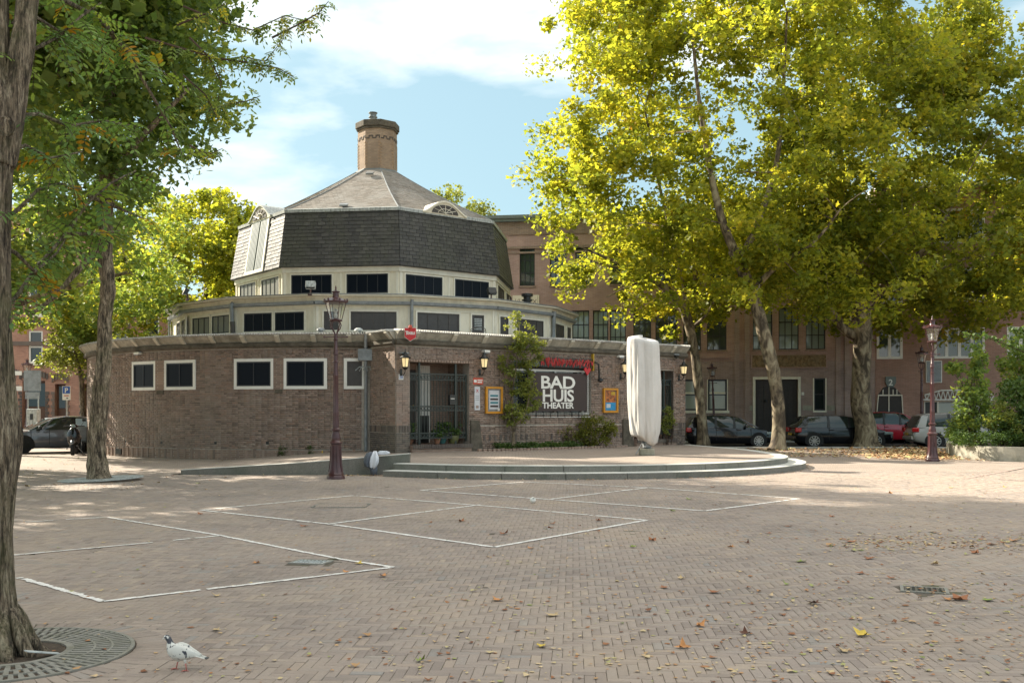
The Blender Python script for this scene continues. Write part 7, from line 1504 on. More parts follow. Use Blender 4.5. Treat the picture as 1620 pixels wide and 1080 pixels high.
# street tree left of the theatre and its neighbours
b = G4(157, 759, 0.19); Yt = b[1]
tree('furrowed grey trunked tree standing in a tilted grate left of the theatre', [b, A4(153, 700, Yt, 0.185), A4(158, 640, Yt, 0.175), A4(165, 560, Yt, 0.165), A4(166, 500, Yt, 0.155), A4(171, 460, Yt, 0.165), A4(167, 400, Yt, 0.145), A4(168, 300, Yt, 0.17), A4(176, 180, Yt, 0.16), A4(184, 80, Yt, 0.15), A4(188, -40, Yt, 0.13)],
     [((-10.9, 23.2, 8.6), (3.6, 3.4, 3.3)), ((-8.6, 23.4, 9.6), (2.1, 2.2, 2.9)), ((-12.2, 23.5, 6.6), (2.4, 2.6, 2.1)), ((-10.4, 23, 12.4), (4.4, 4.4, 3.0)), ((-10, 21.5, 14.6), (4.6, 4.6, 3.0))],
     620, 76, 0.125, M['leaf_dark'], M['bark_furrow'], 41,
     [[A4(170, 330, Yt, 0.12), A4(200, 250, Yt - 0.5, 0.09), A4(250, 190, Yt - 0.8, 0.06), A4(300, 140, Yt - 1, 0.03)], [A4(176, 200, Yt, 0.11), A4(120, 150, Yt, 0.08), A4(60, 60, Yt, 0.05)], [A4(182, 110, Yt, 0.11), A4(230, 40, Yt, 0.08), A4(290, -20, Yt, 0.05)], [A4(168, 380, Yt, 0.09), A4(130, 420, Yt - 0.3, 0.07), A4(85, 470, Yt - 0.4, 0.05), A4(45, 500, Yt - 0.4, 0.03)]],
     group=None, twigs=120, gap=0.05, nseg=30, shape='lobe', name='street_tree', flare=1.75, rough=0.16, hue=-0.05)
tree('dark leafed tree between the left trunk and the theatre roof', [(-21.2, 38.0, -0.03, 0.28), (-21.0, 38, 2.5, 0.24), (-20.4, 38.1, 5, 0.22), (-19, 38, 8.5, 0.16)],
     [((-16.8, 38.5, 8.0), (3.6, 3.6, 3.6)), ((-18.6, 38.5, 6.2), (3.4, 3, 2.3)), ((-19.4, 38.5, 9.5), (3.6, 3.4, 3.6)), ((-15.0, 38.6, 6.2), (1.8, 1.8, 1.5)), ((-17.8, 34.2, 13.8), (4.6, 4.6, 4.6)), ((-20.5, 35, 17), (5, 5, 4))], 640, 88, 0.155, M['leaf_dark'], M['bark_plane'], 53,
     [[(-20.4, 38, 5.0, 0.15), (-18, 38, 6, 0.12), (-14.6, 38, 6.9, 0.06)], [(-20.8, 38, 3.6, 0.12), (-19.3, 37.5, 4.8, 0.09), (-17.6, 37, 5.6, 0.05)]], twigs=80, gap=0.08, shape='lobe', name='street_tree', hue=0.1)
tree('sunlit yellow green plane tree behind the left side of the theatre', [(-17.2, 55, -0.03, 0.35), (-17.3, 55, 3, 0.3), (-17, 55, 6, 0.26), (-16.8, 55, 9, 0.16)],
     [((-17.0, 54.5, 9.0), (5.0, 4.6, 4.6)), ((-13.6, 54, 8.2), (3.4, 3.4, 3.8)), ((-21, 55, 7), (4, 4, 3.4))], 420, 104, 0.18, M['leaf_plane'], M['bark_plane'], 61,
     [[(-17, 55, 5, 0.18), (-15, 54.6, 7, 0.12), (-13, 54, 9, 0.06)], [(-17, 55, 6, 0.16), (-19, 54.6, 8, 0.1), (-21, 54, 10, 0.05)]], twigs=70, gap=0.12, shape='lobe', name='plane_tree', hue=-0.04)
tree('slender pale leafed tree in front of the orange brick houses', [(at(133, 0, 40).x, 40, -0.03, 0.12), (at(131, 0, 40).x, 40, 1.8, 0.11), (at(128, 0, 40).x, 40, 3.0, 0.09), (at(118, 0, 40).x, 40, 3.9, 0.06)],
     [((-17.6, 40, 4.4), (1.7, 1.3, 1.0)), ((-17.0, 40, 5.2), (1.3, 1.1, 0.9)), ((-18.3, 40, 3.6), (0.8, 0.8, 0.5)), ((-16.7, 40, 3.4), (0.7, 0.7, 0.8))], 110, 60, 0.12, M['leaf_pale'], M['bark_furrow'], 71, [[(at(128, 0, 40).x, 40, 2.8, 0.06), (-17.6, 40, 3.8, 0.04), (-18.4, 40, 4.3, 0.02)]], twigs=40, gap=0.1, rspray=(0.3, 0.55), name='small_tree')
tree('thin crowned tree top rising behind the theatre roof right of the chimney', [(-4.4, 72, -0.03, 0.3), (-4.3, 72, 8, 0.24), (-4.2, 72, 14, 0.14), (-4.2, 72, 16, 0.08)],
     [((-3.9, 72, 16.4), (2.6, 2.4, 1.7)), ((-5.4, 72, 15.6), (1.6, 1.6, 1.6)), ((-2.6, 72, 15.3), (1.6, 1.6, 1.2))], 90, 46, 0.20, M['leaf_pale'], M['bark_plane'], 83, [[(-4.2, 72, 13.5, 0.1), (-3.2, 72, 15.4, 0.06), (-2.2, 72, 16.2, 0.03)]], twigs=50, gap=0.05, rspray=(0.35, 0.7), name='tree')
# shade trees standing left of and behind the photographer: their shade lies over the near paving
def shade_tree(label, tx, ty, c_, r_, n, seed):
    x, y, h = c_; z0 = h - r_[2] * 0.5
    tree(label, [(tx, ty, -0.03, 0.34), (tx * 0.8 + x * 0.2, ty * 0.8 + y * 0.2, z0 * 0.55, 0.26), (x * 0.6 + tx * 0.4, y * 0.6 + ty * 0.4, z0, 0.16)], [(c_, r_)], int(n * 1.7), 62, 0.30, M['leaf_dark'], M['bark_furrow'], seed, [], group='shade trees round the photographer', twigs=22, gap=0.0, rspray=(0.7, 1.25), shell=0.2, nseg=10, name='shade_tree')
for i, (lb_, tx, ty, c_, r_, n) in enumerate([
    ('leafy shade tree on the street side left of the round theatre', -20.5, 30, (-20.5, 30, 9.5), (4.6, 5, 3.6), 60), ('thin crowned shade tree beyond the left edge of the picture', -21, 24, (-21, 24, 12.5), (5.5, 6, 4), 90),
    ('tall shade tree, nearest the photographer in the left row', -19.6, 15.5, (-19.6, 15.5, 15), (4.6, 4.6, 7), 330), ('tall shade tree, second of the left row', -16.5, 20, (-16.5, 20, 15), (4.6, 4.6, 7), 330),
    ('tall shade tree, third of the left row', -16.5, 24.4, (-14, 24.4, 15.5), (4.6, 4.6, 7), 330), ('tall shade tree, last of the left row', -15.5, 28, (-10.2, 27.3, 18.2), (3.6, 3.6, 5.0), 200),
    ('smaller shade tree in front of the left row', -13.5, 16.5, (-11, 19.2, 12.6), (4, 4, 4.6), 190), ('round shade tree just left of the picture edge', -13.3, 14.1, (-13.3, 14.1, 11), (4.5, 4.5, 4.5), 220),
    ('highest shade tree rising behind the left row', -17.7, 28.8, (-17.7, 28.8, 21), (4.5, 4.5, 4), 200)]):
    shade_tree(lb_, tx, ty, c_, r_, n, 200 + i)

# nearest trunk at the left edge, furrowed bark in real relief, with hanging compound leaves
nt_ = thing('near_tree', 'thick furrowed trunk at the left edge with hanging compound leaves', 'tree', (-3.36, 6.57, 0))
cpts = [(-6, 1070, 6.6, 0.27), (-8, 1045, 6.58, 0.22), (-8, 1010, 6.57, 0.175), (-12, 960, 6.57, 0.145), (-14, 880, 6.57, 0.132), (-14, 800, 6.57, 0.130), (-10, 740, 6.57, 0.140), (-10, 690, 6.57, 0.152), (-12, 640, 6.57, 0.134), (-16, 540, 6.57, 0.126), (-16, 420, 6.57, 0.124), (-16, 300, 6.57, 0.126), (-12, 230, 6.57, 0.130), (-10, 170, 6.57, 0.130), (-16, 90, 6.6, 0.115), (-22, -60, 6.6, 0.12)]
T = smooth4([A4(px, py, Y, r) for px, py, Y, r in cpts], 9)
def furrow(i, w):
    z = T[min(i, len(T) - 1)][2]; q = Vector((math.cos(w) * 2.3, math.sin(w) * 2.3, z * 0.55)); a = noise.noise(q * 2.0); b_ = abs(noise.noise(Vector((math.cos(w) * 5.5 + 0.5 * a, math.sin(w) * 5.5, z * 1.1)))); c_ = abs(noise.noise(Vector((math.cos(w) * 11, math.sin(w) * 11 + 3, z * 2.6))))
    return 1 + 0.06 * a + 0.20 * (b_ - 0.2) + 0.09 * (c_ - 0.2)
mb = MB(); mb.tube([q[:3] for q in T], [q[3] for q in T], 110, rough=furrow); obj('trunk', mb, M['bark_near'], nt_, smooth=True)
for k in range(7):
    a = R(-100 + k * 38); m_ = MB(); x0, y0 = -3.36, 6.57; P = [(x0 + 0.07 * math.cos(a), y0 + 0.07 * math.sin(a), 0.30), (x0 + 0.14 * math.cos(a), y0 + 0.14 * math.sin(a), 0.14), (x0 + 0.20 * math.cos(a + 0.1), y0 + 0.20 * math.sin(a + 0.1), 0.03), (x0 + 0.28 * math.cos(a + 0.15), y0 + 0.28 * math.sin(a + 0.15), -0.02)]
    m_.tube([q[:3] for q in smooth4([(*q, 0) for q in P], 4)], [0.035 + 0.022 * math.sin(j / 12 * 3.1) - 0.02 * j / 12 for j in range(13)], 10, rough=lambda i, w: 1 + 0.3 * noise.noise(Vector((w * 2, i * 0.4, k)))); obj('root', m_, M['bark_near'], nt_, smooth=True)
lm = smooth4([A4(-2, 260, 6.57, 0.10), A4(15, 190, 6.6, 0.085), A4(28, 120, 6.62, 0.075), A4(38, 50, 6.65, 0.07), A4(48, -40, 6.7, 0.065)], 8)
mb = MB(); mb.tube([q[:3] for q in lm], [q[3] for q in lm], 60, rough=lambda i, w: 1 + 0.10 * noise.noise(Vector((math.cos(w) * 2, math.sin(w) * 2, i * 0.12))) + 0.16 * (abs(noise.noise(Vector((math.cos(w) * 6, math.sin(w) * 6, i * 0.2)))) - 0.2)); obj('limb', mb, M['bark_near'], nt_, smooth=True)
mb = MB(); q = at(11, 200, 6.42); mb.lathe([(0.0, 0.0), (0.03, 0.012), (0.045, 0.0), (0.055, 0.01), (0.05, -0.02)], (0, 0, 0), 14); mb.v = [(q.x + a, q.y - c_, q.z + b * 1.2) for a, b, c_ in mb.v]; obj('knot', mb, M['bark_near'], nt_, smooth=True)
mb = MB()
def frond_set(stems, nf, fl, ls, seed, mat, parent, name, pairs=6):
    """compound leaves: leaflets in pairs along a drooping stalk"""
    rr = random.Random(seed); V = []; Fc = []; tn = []; st = MB()
    for P in stems:
        P = [Vector(q) for q in P]; Ls = [0]
        for a, b in zip(P, P[1:]): Ls.append(Ls[-1] + (b - a).length)
        nn_ = max(int(nf * Ls[-1]), 2)
        for k in range(nn_):
            d = rr.uniform(0.05, 1) ** 0.8 * Ls[-1]; i = max(j for j in range(len(Ls)) if Ls[j] <= d + 1e-9); i = min(i, len(P) - 2); u = (d - Ls[i]) / max(Ls[i + 1] - Ls[i], 1e-6); o = P[i].lerp(P[i + 1], u)
            dr = Vector((rr.gauss(0, 1), rr.gauss(0, 1), rr.gauss(-0.25, 0.5))).normalized(); L_ = fl * rr.uniform(0.6, 1.15); yel = rr.random() < 0.13; t0 = rr.uniform(0.88, 1.0) if yel else rr.uniform(0, 0.84)
            pts = [o + dr * L_ * s_ + Vector((0, 0, -0.35 * L_ * s_ * s_)) for s_ in [j / pairs for j in range(pairs + 1)]]
            st.tube(pts[::2] if len(pts[::2]) > 1 else pts, 0.0022, 3, cap=False); up_ = Vector((rr.gauss(0, 0.4), rr.gauss(0, 0.4), 1)).normalized()
            for j in range(1, pairs + 1):
                tg_ = (pts[j] - pts[j - 1]).normalized(); sd_ = tg_.cross(up_).normalized(); nm = sd_.cross(tg_)
                for s_ in ((-1, 1) if j < pairs else (0,)):
                    ld = (sd_ * s_ + tg_ * 0.45 + nm * rr.uniform(-0.3, 0.15)).normalized() if s_ else tg_; l = ls * rr.uniform(0.75, 1.15); w = ld.cross(nm).normalized() * l * 0.21; c0 = pts[j]; b0 = len(V)
                    V.extend([c0, c0 + ld * l * 0.3 + w, c0 + ld * l * 0.75 + w * 0.85, c0 + ld * l - nm * l * 0.12, c0 + ld * l * 0.75 - w * 0.85, c0 + ld * l * 0.3 - w]); Fc.extend([(b0, b0 + 1, b0 + 5), (b0 + 1, b0 + 2, b0 + 5), (b0 + 2, b0 + 4, b0 + 5), (b0 + 2, b0 + 3, b0 + 4)]); tt = min(max(t0 + rr.gauss(0, 0.04), 0), 1); tn.extend([tt] * 4)
    npmesh(name, [tuple(v) for v in V], Fc, mat, parent, tn); obj('leaf_stalks', st, M['twig'], parent, kind='stuff')
near_stems = []
rr = random.Random(5)
for P in ([(20, 40, 6.6), (45, 20, 6.8), (110, 60, 7.2), (150, 30, 7.6)], [(12, 110, 6.57), (30, 90, 6.7), (90, 60, 7.0), (130, 25, 7.2), (160, 5, 7.4)], [(60, -20, 6.8), (160, 30, 7.6), (200, 80, 7.9), (240, 100, 8.1), (265, 120, 8.3)], [(150, 20, 7.5), (190, 75, 7.9), (235, 95, 8.1)],
          [(-5, 500, 6.57), (25, 470, 6.8), (60, 420, 7.0), (105, 370, 7.2), (140, 320, 7.3), (175, 290, 7.4), (215, 270, 7.6)], [(-5, 360, 6.57), (30, 330, 6.7), (60, 300, 6.8), (95, 290, 7.0), (130, 300, 7.2)], [(-5, 385, 6.57), (25, 400, 6.7), (55, 430, 6.9), (90, 400, 7.1), (120, 350, 7.3)],
          [(140, 310, 7.3), (190, 330, 7.6), (225, 345, 7.7)], [(105, 370, 7.2), (150, 370, 7.3), (190, 365, 7.5)], [(15, 185, 6.57), (60, 180, 6.9), (110, 200, 7.1), (160, 190, 7.4), (215, 200, 7.7)], [(0, 245, 6.57), (40, 230, 6.8), (80, 250, 6.9), (130, 240, 7.2)], [(200, 80, 7.9), (240, 150, 8.1), (270, 200, 8.2), (290, 250, 8.3)]):
    near_stems.append([at(*q) for q in P])
for P in near_stems: mb.tube([q[:] for q in P], [0.017 - 0.012 * k / (len(P) - 1) for k in range(len(P))], 6)
obj('hanging_branches', mb, M['bark_near'], nt_, kind='stuff')
frond_set(near_stems, 22, 0.26, 0.062, 9, M['leaf_locust'], nt_, 'crown')
cs, rs = crown_sprays([((-4.2, 7.6, 8.6), (2.6, 2.6, 2.0))], 90, 99, 0.2, rmin=0.4, rmax=0.8); leaf_cloud(cs, rs, 62, 0.14, 'upper_crown', M['leaf_dark'], nt_, seed=98)
mb = MB(); mb.tube([at(58, -40, 6.7)[:], (-3.4, 7.2, 6.5), (-3.8, 7.5, 8.6)], [0.07, 0.06, 0.03], 8); mb.tube([at(-22, -60, 6.6)[:], (-3.6, 7.0, 7.5), (-3.6, 7, 9.6)], [0.12, 0.1, 0.05], 8); obj('limb', mb, M['bark_near'], nt_)
# thin sprays reaching out over the sky
sp = []
for P in ([(230, 60, 15), (300, 80, 15), (350, 95, 15), (385, 90, 15), (420, 97, 15), (450, 60, 15)], [(350, 93, 15), (400, 100, 15), (440, 108, 15), (465, 122, 15)], [(290, 10, 15.5), (350, 35, 15.5), (400, 48, 15.5), (450, 25, 15.5), (495, 35, 15.5)], [(430, 60, 15.3), (470, 40, 15.3), (505, 20, 15.3), (520, 2, 15.3)], [(330, 175, 16), (360, 165, 16), (390, 160, 16), (412, 152, 16)], [(300, 230, 16.5), (330, 245, 16.5), (352, 235, 16.5)], [(300, 60, 15), (330, 90, 15), (350, 130, 15), (345, 160, 15)], [(290, 120, 15), (325, 150, 15), (345, 190, 15)], [(280, 40, 15), (330, 20, 15), (360, 5, 15)]): sp.append([at(*q) for q in P])
mb = MB()
for P in sp: mb.tube([q[:] for q in P], [0.018 - 0.013 * k / (len(P) - 1) for k in range(len(P))], 5)
st2 = thing('overhanging_branches', 'thin leafy twigs reaching from the left trees across the open sky', 'branch', at(230, 60, 15)); obj('twigs', mb, M['twig'], st2, kind='stuff')
frond_set(sp, 26, 0.20, 0.075, 19, M['leaf_dark'], st2, 'leaves', pairs=4)
t = thing('tree_grate', 'pale tilted ring grate round the furrowed tree left of the theatre', 'tree grate', (*gp(160, 759.5).xy, 0.03)); t.rotation_euler = (R(0.5), R(-2.4), 0)
mb = MB(); annulus(mb, 0.28, 0.34, 0, 0.02, 40); annulus(mb, 0.86, 0.93, 0, 0.02, 48); obj('rim', mb, M['zinc_light'], t, local=True)
mb = MB()
for k in range(90): a = 2 * math.pi * k / 90; annulus(mb, 0.34, 0.86, 0.002, 0.018, 1, a - 0.022, a + 0.022)
obj('grate_bars', mb, M['zinc_light'], t, local=True, kind='stuff')

# ------------------------------------------------------------------ small plants by the theatre
q0 = wing.pt(wing.s_of(816), 0.55, 0.3); yy = q0[1]
def PX(px, py): return (*at(px, py, yy)[:],)
tree('slender multi-stemmed shrub tree growing against the theatre front beside the banner', [(*PX(812, 707)[:2], 0.29, 0.055), (*PX(812, 690), 0.05), (*PX(815, 672), 0.04)],
     [((*PX(826, 600),), (0.55, 0.45, 0.55)), ((*PX(830, 560),), (0.62, 0.45, 0.50)), ((*PX(815, 655),), (0.42, 0.35, 0.42)), ((*PX(828, 530),), (0.42, 0.3, 0.45)), ((*PX(800, 575),), (0.40, 0.3, 0.40)), ((*PX(838, 630),), (0.35, 0.3, 0.5)), ((*PX(815, 505),), (0.16, 0.15, 0.32)), ((*PX(850, 545),), (0.30, 0.25, 0.25)), ((*PX(805, 520),), (0.14, 0.14, 0.2)), ((*PX(800, 660),), (0.2, 0.2, 0.2))],
     190, 34, 0.075, M['leaf_pale'], M['bark_plane'], 91, [[(*PX(815, 672), 0.03), (*PX(808, 640), 0.028), (*PX(815, 590), 0.022), (*PX(822, 530), 0.014), (*PX(818, 495), 0.006)], [(*PX(815, 672), 0.035), (*PX(830, 655), 0.03), (*PX(838, 620), 0.022), (*PX(840, 570), 0.012)], [(*PX(812, 685), 0.025), (*PX(806, 660), 0.02), (*PX(800, 630), 0.014), (*PX(798, 590), 0.008)]],
     cat='shrub', twigs=60, gap=0.0, rspray=(0.09, 0.2), shell=0.1, flare=1.2, nseg=10, name='wall_shrub')
def bush(label, cs, rs, per, ls, mat, seed, name='bush', cat='bush', base=None, stems=10):
    t = thing(name, label, cat, base); leaf_cloud(cs, rs, per, ls, 'foliage', mat, t, seed=seed, flat=0.9); mb = MB(); rr = random.Random(seed)
    for k in range(stems): c_ = Vector(rr.choice(cs)); b_ = Vector(base) + Vector((rr.uniform(-0.2, 0.2), rr.uniform(-0.1, 0.1), 0)); mb.tube(curve_pts(b_, c_, 0, 0.2, 5, rr), [0.014, 0.012, 0.01, 0.007, 0.004], 5, cap=False)
    obj('stems', mb, M['twig'], t, kind='stuff'); return t
def fill(px0, px1, py0, py1, Y, dy, n, seed, r0=0.1, r1=0.22, ell=True):
    rr = random.Random(seed); cs = []; rs = []
    while len(cs) < n:
        u, v = rr.uniform(-1, 1), rr.uniform(-1, 1)
        if ell and u * u + v * v > 1: continue
        q = at((px0 + px1) / 2 + u * (px1 - px0) / 2, (py0 + py1) / 2 + v * (py1 - py0) / 2, Y + rr.uniform(-dy, dy)); cs.append(tuple(q)); rs.append(rr.uniform(r0, r1))
    return cs, rs
by = wing.pt(wing.s_of(938), 0.7, 0)[1]
cs, rs = fill(906, 974, 658, 706, by, 0.35, 90, 1); bush('rounded olive green bush under the poster board', cs, rs, 60, 0.055, M['leaf_bush'], 301, base=tuple(at(940, 704, by)))
cs, rs = fill(882, 908, 672, 706, by - 0.3, 0.2, 26, 2, 0.07, 0.15); bush('thin reddish twiggy bush left of the rounded bush', cs, rs, 22, 0.045, M['leaf_bush'], 302, base=tuple(at(894, 705, by - 0.3)), stems=22)
gy = wing.pt(wing.s_of(830), 0.75, 0)[1]
t = thing('ground_ivy', 'low dark green ground cover along the foot of the front wall', 'ground cover', wing.pt(5, 0.6, 0.3)); cs = []; rs = []
rr = random.Random(4)
for k in range(150): s_ = rr.uniform(wing.s_of(778), wing.s_of(905)); q = wing.pt(s_, rr.uniform(0.08, 0.6), 0.34 + rr.uniform(0, 0.16)); cs.append(q); rs.append(rr.uniform(0.07, 0.15))
leaf_cloud(cs, rs, 34, 0.05, 'foliage', M['leaf_ivy'], t, seed=77); tag(t, kind='stuff')
kb_ = thing('bed_edging', 'curved brick edging in front of the ivy bed', 'edging', wing.pt(5, 0.75, 0.3)); mb = MB(); n = 44
for k in range(n):
    s_ = wing.s_of(742) + (wing.s_of(975) - wing.s_of(742)) * k / n; d = 0.72 - 0.25 * max(0, 1 - k / 6) ** 2 - 0.25 * max(0, (k - 38) / 6) ** 2; mb.fbox(wing, s_, s_ + 0.12, 0.28, 0.375 + random.gauss(0, 0.005), d, d + 0.09)
obj('edging_bricks', mb, M['brick_far'], kb_, kind='stuff')
# pots in the left porch
def pot(label, s_, d, z, r, h, mat, leafy):
    p = wing.pt(s_, d, z); t = thing('potted_plant', label, 'potted plant', p); mb = MB(); mb.lathe([(r * 0.62, 0), (r * 0.98, h * 0.7), (r * 0.9, h * 0.92), (r, h), (r * 0.86, h), (r * 0.8, h * 0.85)], (0, 0, 0), 16); obj('pot', mb, mat, t, local=True, auto=40)
    cs = [(p[0] + random.uniform(-r, r), p[1] + random.uniform(-r, r), p[2] + h + random.uniform(0.02, leafy)) for _ in range(34)]; leaf_cloud(cs, [0.11] * 34, 34, 0.055, 'foliage', M['leaf_ivy'], t, seed=int(s_ * 100)); return t
s_ = lambda x: wing.s_of(x)
pot('teal pot with dark foliage behind the gate', s_(707), -0.30, 0.55, 0.17, 0.26, M['pot_teal'], 0.42); pot('olive glazed pot at the right of the gate', s_(723), -0.22, 0.55, 0.20, 0.28, M['pot_green'], 0.36); pot('leafy plant at the left foot of the gate', s_(657), -0.35, 0.55, 0.13, 0.16, M['terracotta'], 0.5); pot('small terracotta pot between the teal pot and the step', s_(697), -0.2, 0.55, 0.11, 0.2, M['terracotta'], 0.2)
cs, rs = fill(1048, 1066, 640, 690, wing.pt(wing.s_of(1060), 0.5, 0)[1], 0.15, 34, 8, 0.08, 0.14); bush('narrow green shrub right of the covered parasol', cs, rs, 40, 0.055, M['leaf_pale'], 305, base=tuple(at(1055, 703, wing.pt(wing.s_of(1060), 0.5, 0)[1])))
for k, x in enumerate((447, 492)):
    Y = ring.pt(ring.s_of(x), 0.12, 0)[1]; cs, rs = fill(x - 5, x + 5, 706, 722, Y, 0.04, 10, 20 + k, 0.05, 0.09, False); bush(['small weed growing at the foot of the round wall left of the lamp post', 'tiny weed at the wall foot beside the lamp post'][k], cs, rs, 16, 0.04, M['leaf_ivy'], 310 + k, base=(at(x, 722, Y).x, Y, 0.05), name='weed', cat='weed', stems=3)
# planter shrubs on the right
def shrub(label, px0, px1, py0, py1, Y, n, per, ls, mat, seed, r0=0.15, r1=0.35, base=None, dy=1.0, ell=True): cs, rs = fill(px0, px1, py0, py1, Y, dy, n, seed, r0, r1, ell); return bush(label, cs, rs, per, ls, mat, seed, base=(at((px0 + px1) / 2, 0, Y).x, Y, 0.3), stems=14, name='shrub', cat='shrub')
shrub('tall loose maple-like shrub rising from the planter beside the lamp post', 1516, 1562, 590, 700, 34.5, 55, 40, 0.12, M['leaf_dark'], 401)
cs, rs = fill(1530, 1560, 545, 600, 34.5, 0.5, 26, 55, 0.10, 0.25); c2, r2 = fill(1500, 1522, 574, 590, 34.5, 0.3, 12, 56, 0.08, 0.18, False); bush('upright leafy top of the planter shrub in front of the white windows', cs + c2, rs + r2, 30, 0.12, M['leaf_dark'], 402, base=(at(1540, 0, 34.5).x, 34.5, 1.5), name='shrub', cat='shrub')
shrub('dense dark evergreen shrub in the planter at the right edge', 1570, 1680, 600, 712, 34.0, 150, 60, 0.10, M['leaf_ivy'], 403)
shrub('sunny yellow green shrub in the middle of the planter', 1560, 1612, 640, 700, 33.6, 60, 46, 0.09, M['leaf_pale'], 404, dy=0.5)
shrub('blue green shrub standing behind the planter at the right edge', 1580, 1680, 520, 640, 37.0, 110, 50, 0.12, M['leaf_dark'], 405)
shrub('low fringe of bright green plants along the planter rim', 1505, 1660, 684, 703, 33.0, 110, 44, 0.06, M['leaf_ivy'], 406, 0.08, 0.18, dy=0.6, ell=False)
shrub('small dark shrub at the left tip of the planter', 1500, 1545, 655, 704, 35.0, 50, 44, 0.09, M['leaf_dark'], 407, dy=0.4)
t = thing('overhanging_branches', 'dark green twigs hanging in from the right edge before the white window', 'branch', at(1640, 560, 28)); mb = MB(); P1 = [at(*q) for q in [(1650, 570, 28), (1610, 552, 28), (1570, 537, 28), (1520, 528, 28)]]; P2 = [at(*q) for q in [(1650, 530, 28), (1620, 522, 28), (1595, 522, 28)]]
for P in (P1, P2): mb.tube([q[:] for q in P], [0.02, 0.015, 0.01, 0.006][:len(P)], 5)
obj('twigs', mb, M['twig'], t, kind='stuff'); cs = []; 
for P in (P1, P2):
    for a, b_ in zip(P, P[1:]):
        for k in range(6): cs.append(tuple(a.lerp(b_, k / 6) + Vector((0, 0, random.uniform(-0.05, 0.05)))))
leaf_cloud(cs, [0.12] * len(cs), 18, 0.09, 'leaves', M['leaf_ivy'], t, seed=88)

# ------------------------------------------------------------------ fallen leaves
def curled_leaf(seed, s):
    g_ = random.Random(seed); mb = MB(); K = [(0, 0.2), (0.7, 0.6), (1.2, 0.35), (1.75, 0.7), (2.5, 0.42), (3.14, 0.85), (3.78, 0.42), (4.53, 0.7), (5.08, 0.35), (5.58, 0.6)]
    c_ = (0, 0, 0.004); cu = g_.uniform(0.3, 1.1); V = [c_]; ax = g_.uniform(0, 3.14)
    for a, r_ in K:
        for q in (0.5, 1.0):
            rr_ = r_ * q * s; x, y = rr_ * math.cos(a), rr_ * math.sin(a); h = abs(x * math.cos(ax) + y * math.sin(ax)) / s; V.append((x * (1 - 0.3 * h * cu), y * (1 - 0.3 * h * cu), 0.004 + s * cu * h * h * 0.9 + g_.uniform(0, 0.06) * s))
    n = len(K); Fc = []
    for i in range(n):
        j = (i + 1) % n; Fc += [(0, 1 + 2 * i, 1 + 2 * j), (1 + 2 * i, 2 + 2 * i, 2 + 2 * j, 1 + 2 * j)]
    mb.add(V, Fc); return mb
def solo_mat(name, col): return flat_mat(name, col, 0.75, var=0.25, scale=25)
LM = {'brown': solo_mat('brown_leaf', (0.30, 0.12, 0.05)), 'dark': solo_mat('dark_leaf', (0.10, 0.04, 0.02)), 'orange': solo_mat('orange_leaf', (0.50, 0.23, 0.08)), 'green': solo_mat('green_leaf', (0.22, 0.28, 0.05)), 'yellow': solo_mat('yellow_leaf', (0.58, 0.42, 0.06)), 'pale': solo_mat('pale_leaf_dry', (0.52, 0.38, 0.20))}
big = [(1033, 856, 'brown', .10), (1267, 889, 'green', .10), (1182, 860, 'dark', .06), (1346, 858, 'brown', .12), (1374, 884, 'brown', .11), (1520, 950, 'brown', .13), (1366, 1006, 'yellow', .10), (407, 891, 'orange', .08), (567, 892, 'yellow', .07), (607, 912, 'orange', .08), (548, 906, 'orange', .07), (590, 880, 'pale', .06), (789, 950, 'orange', .09), (874, 974, 'pale', .09), (855, 1023, 'yellow', .06), (665, 1046, 'green', .06), (1130, 938, 'brown', .09), (1288, 955, 'dark', .09), (1363, 908, 'brown', .08),
       (1156, 866, 'orange', .08), (1080, 916, 'pale', .07), (1052, 930, 'brown', .07), (1107, 991, 'orange', .07), (1081, 1026, 'orange', .08), (1336, 1031, 'pale', .07), (1500, 949, 'orange', .08), (1543, 876, 'brown', .09), (1602, 856, 'orange', .10), (1570, 862, 'brown', .10), (1410, 915, 'brown', .08), (1316, 818, 'brown', .08), (1247, 833, 'brown', .08), (1216, 844, 'brown', .07), (1064, 809, 'green', .08), (946, 824, 'brown', .09), (874, 829, 'brown', .09), (870, 836, 'brown', .08), (797, 845, 'brown', .11), (729, 825, 'brown', .10), (481, 833, 'brown', .10),
       (317, 814, 'brown', .08), (343, 998, 'pale', .06), (343, 943, 'pale', .07), (163, 859, 'pale', .05), (1090, 790, 'green', .10), (1128, 771, 'brown', .09), (1409, 781, 'orange', .10), (1505, 772, 'yellow', .10), (1590, 771, 'yellow', .08), (960, 865, 'pale', .08), (1000, 866, 'green', .07), (839, 868, 'orange', .07), (1245, 925, 'green', .06), (1480, 893, 'pale', .08), (1180, 1004, 'dark', .07), (1562, 950, 'green', .09)]
word = {'brown': 'curled brown', 'dark': 'shrivelled dark', 'orange': 'dry orange tan', 'green': 'fresh green', 'yellow': 'yellow', 'pale': 'pale dry'}
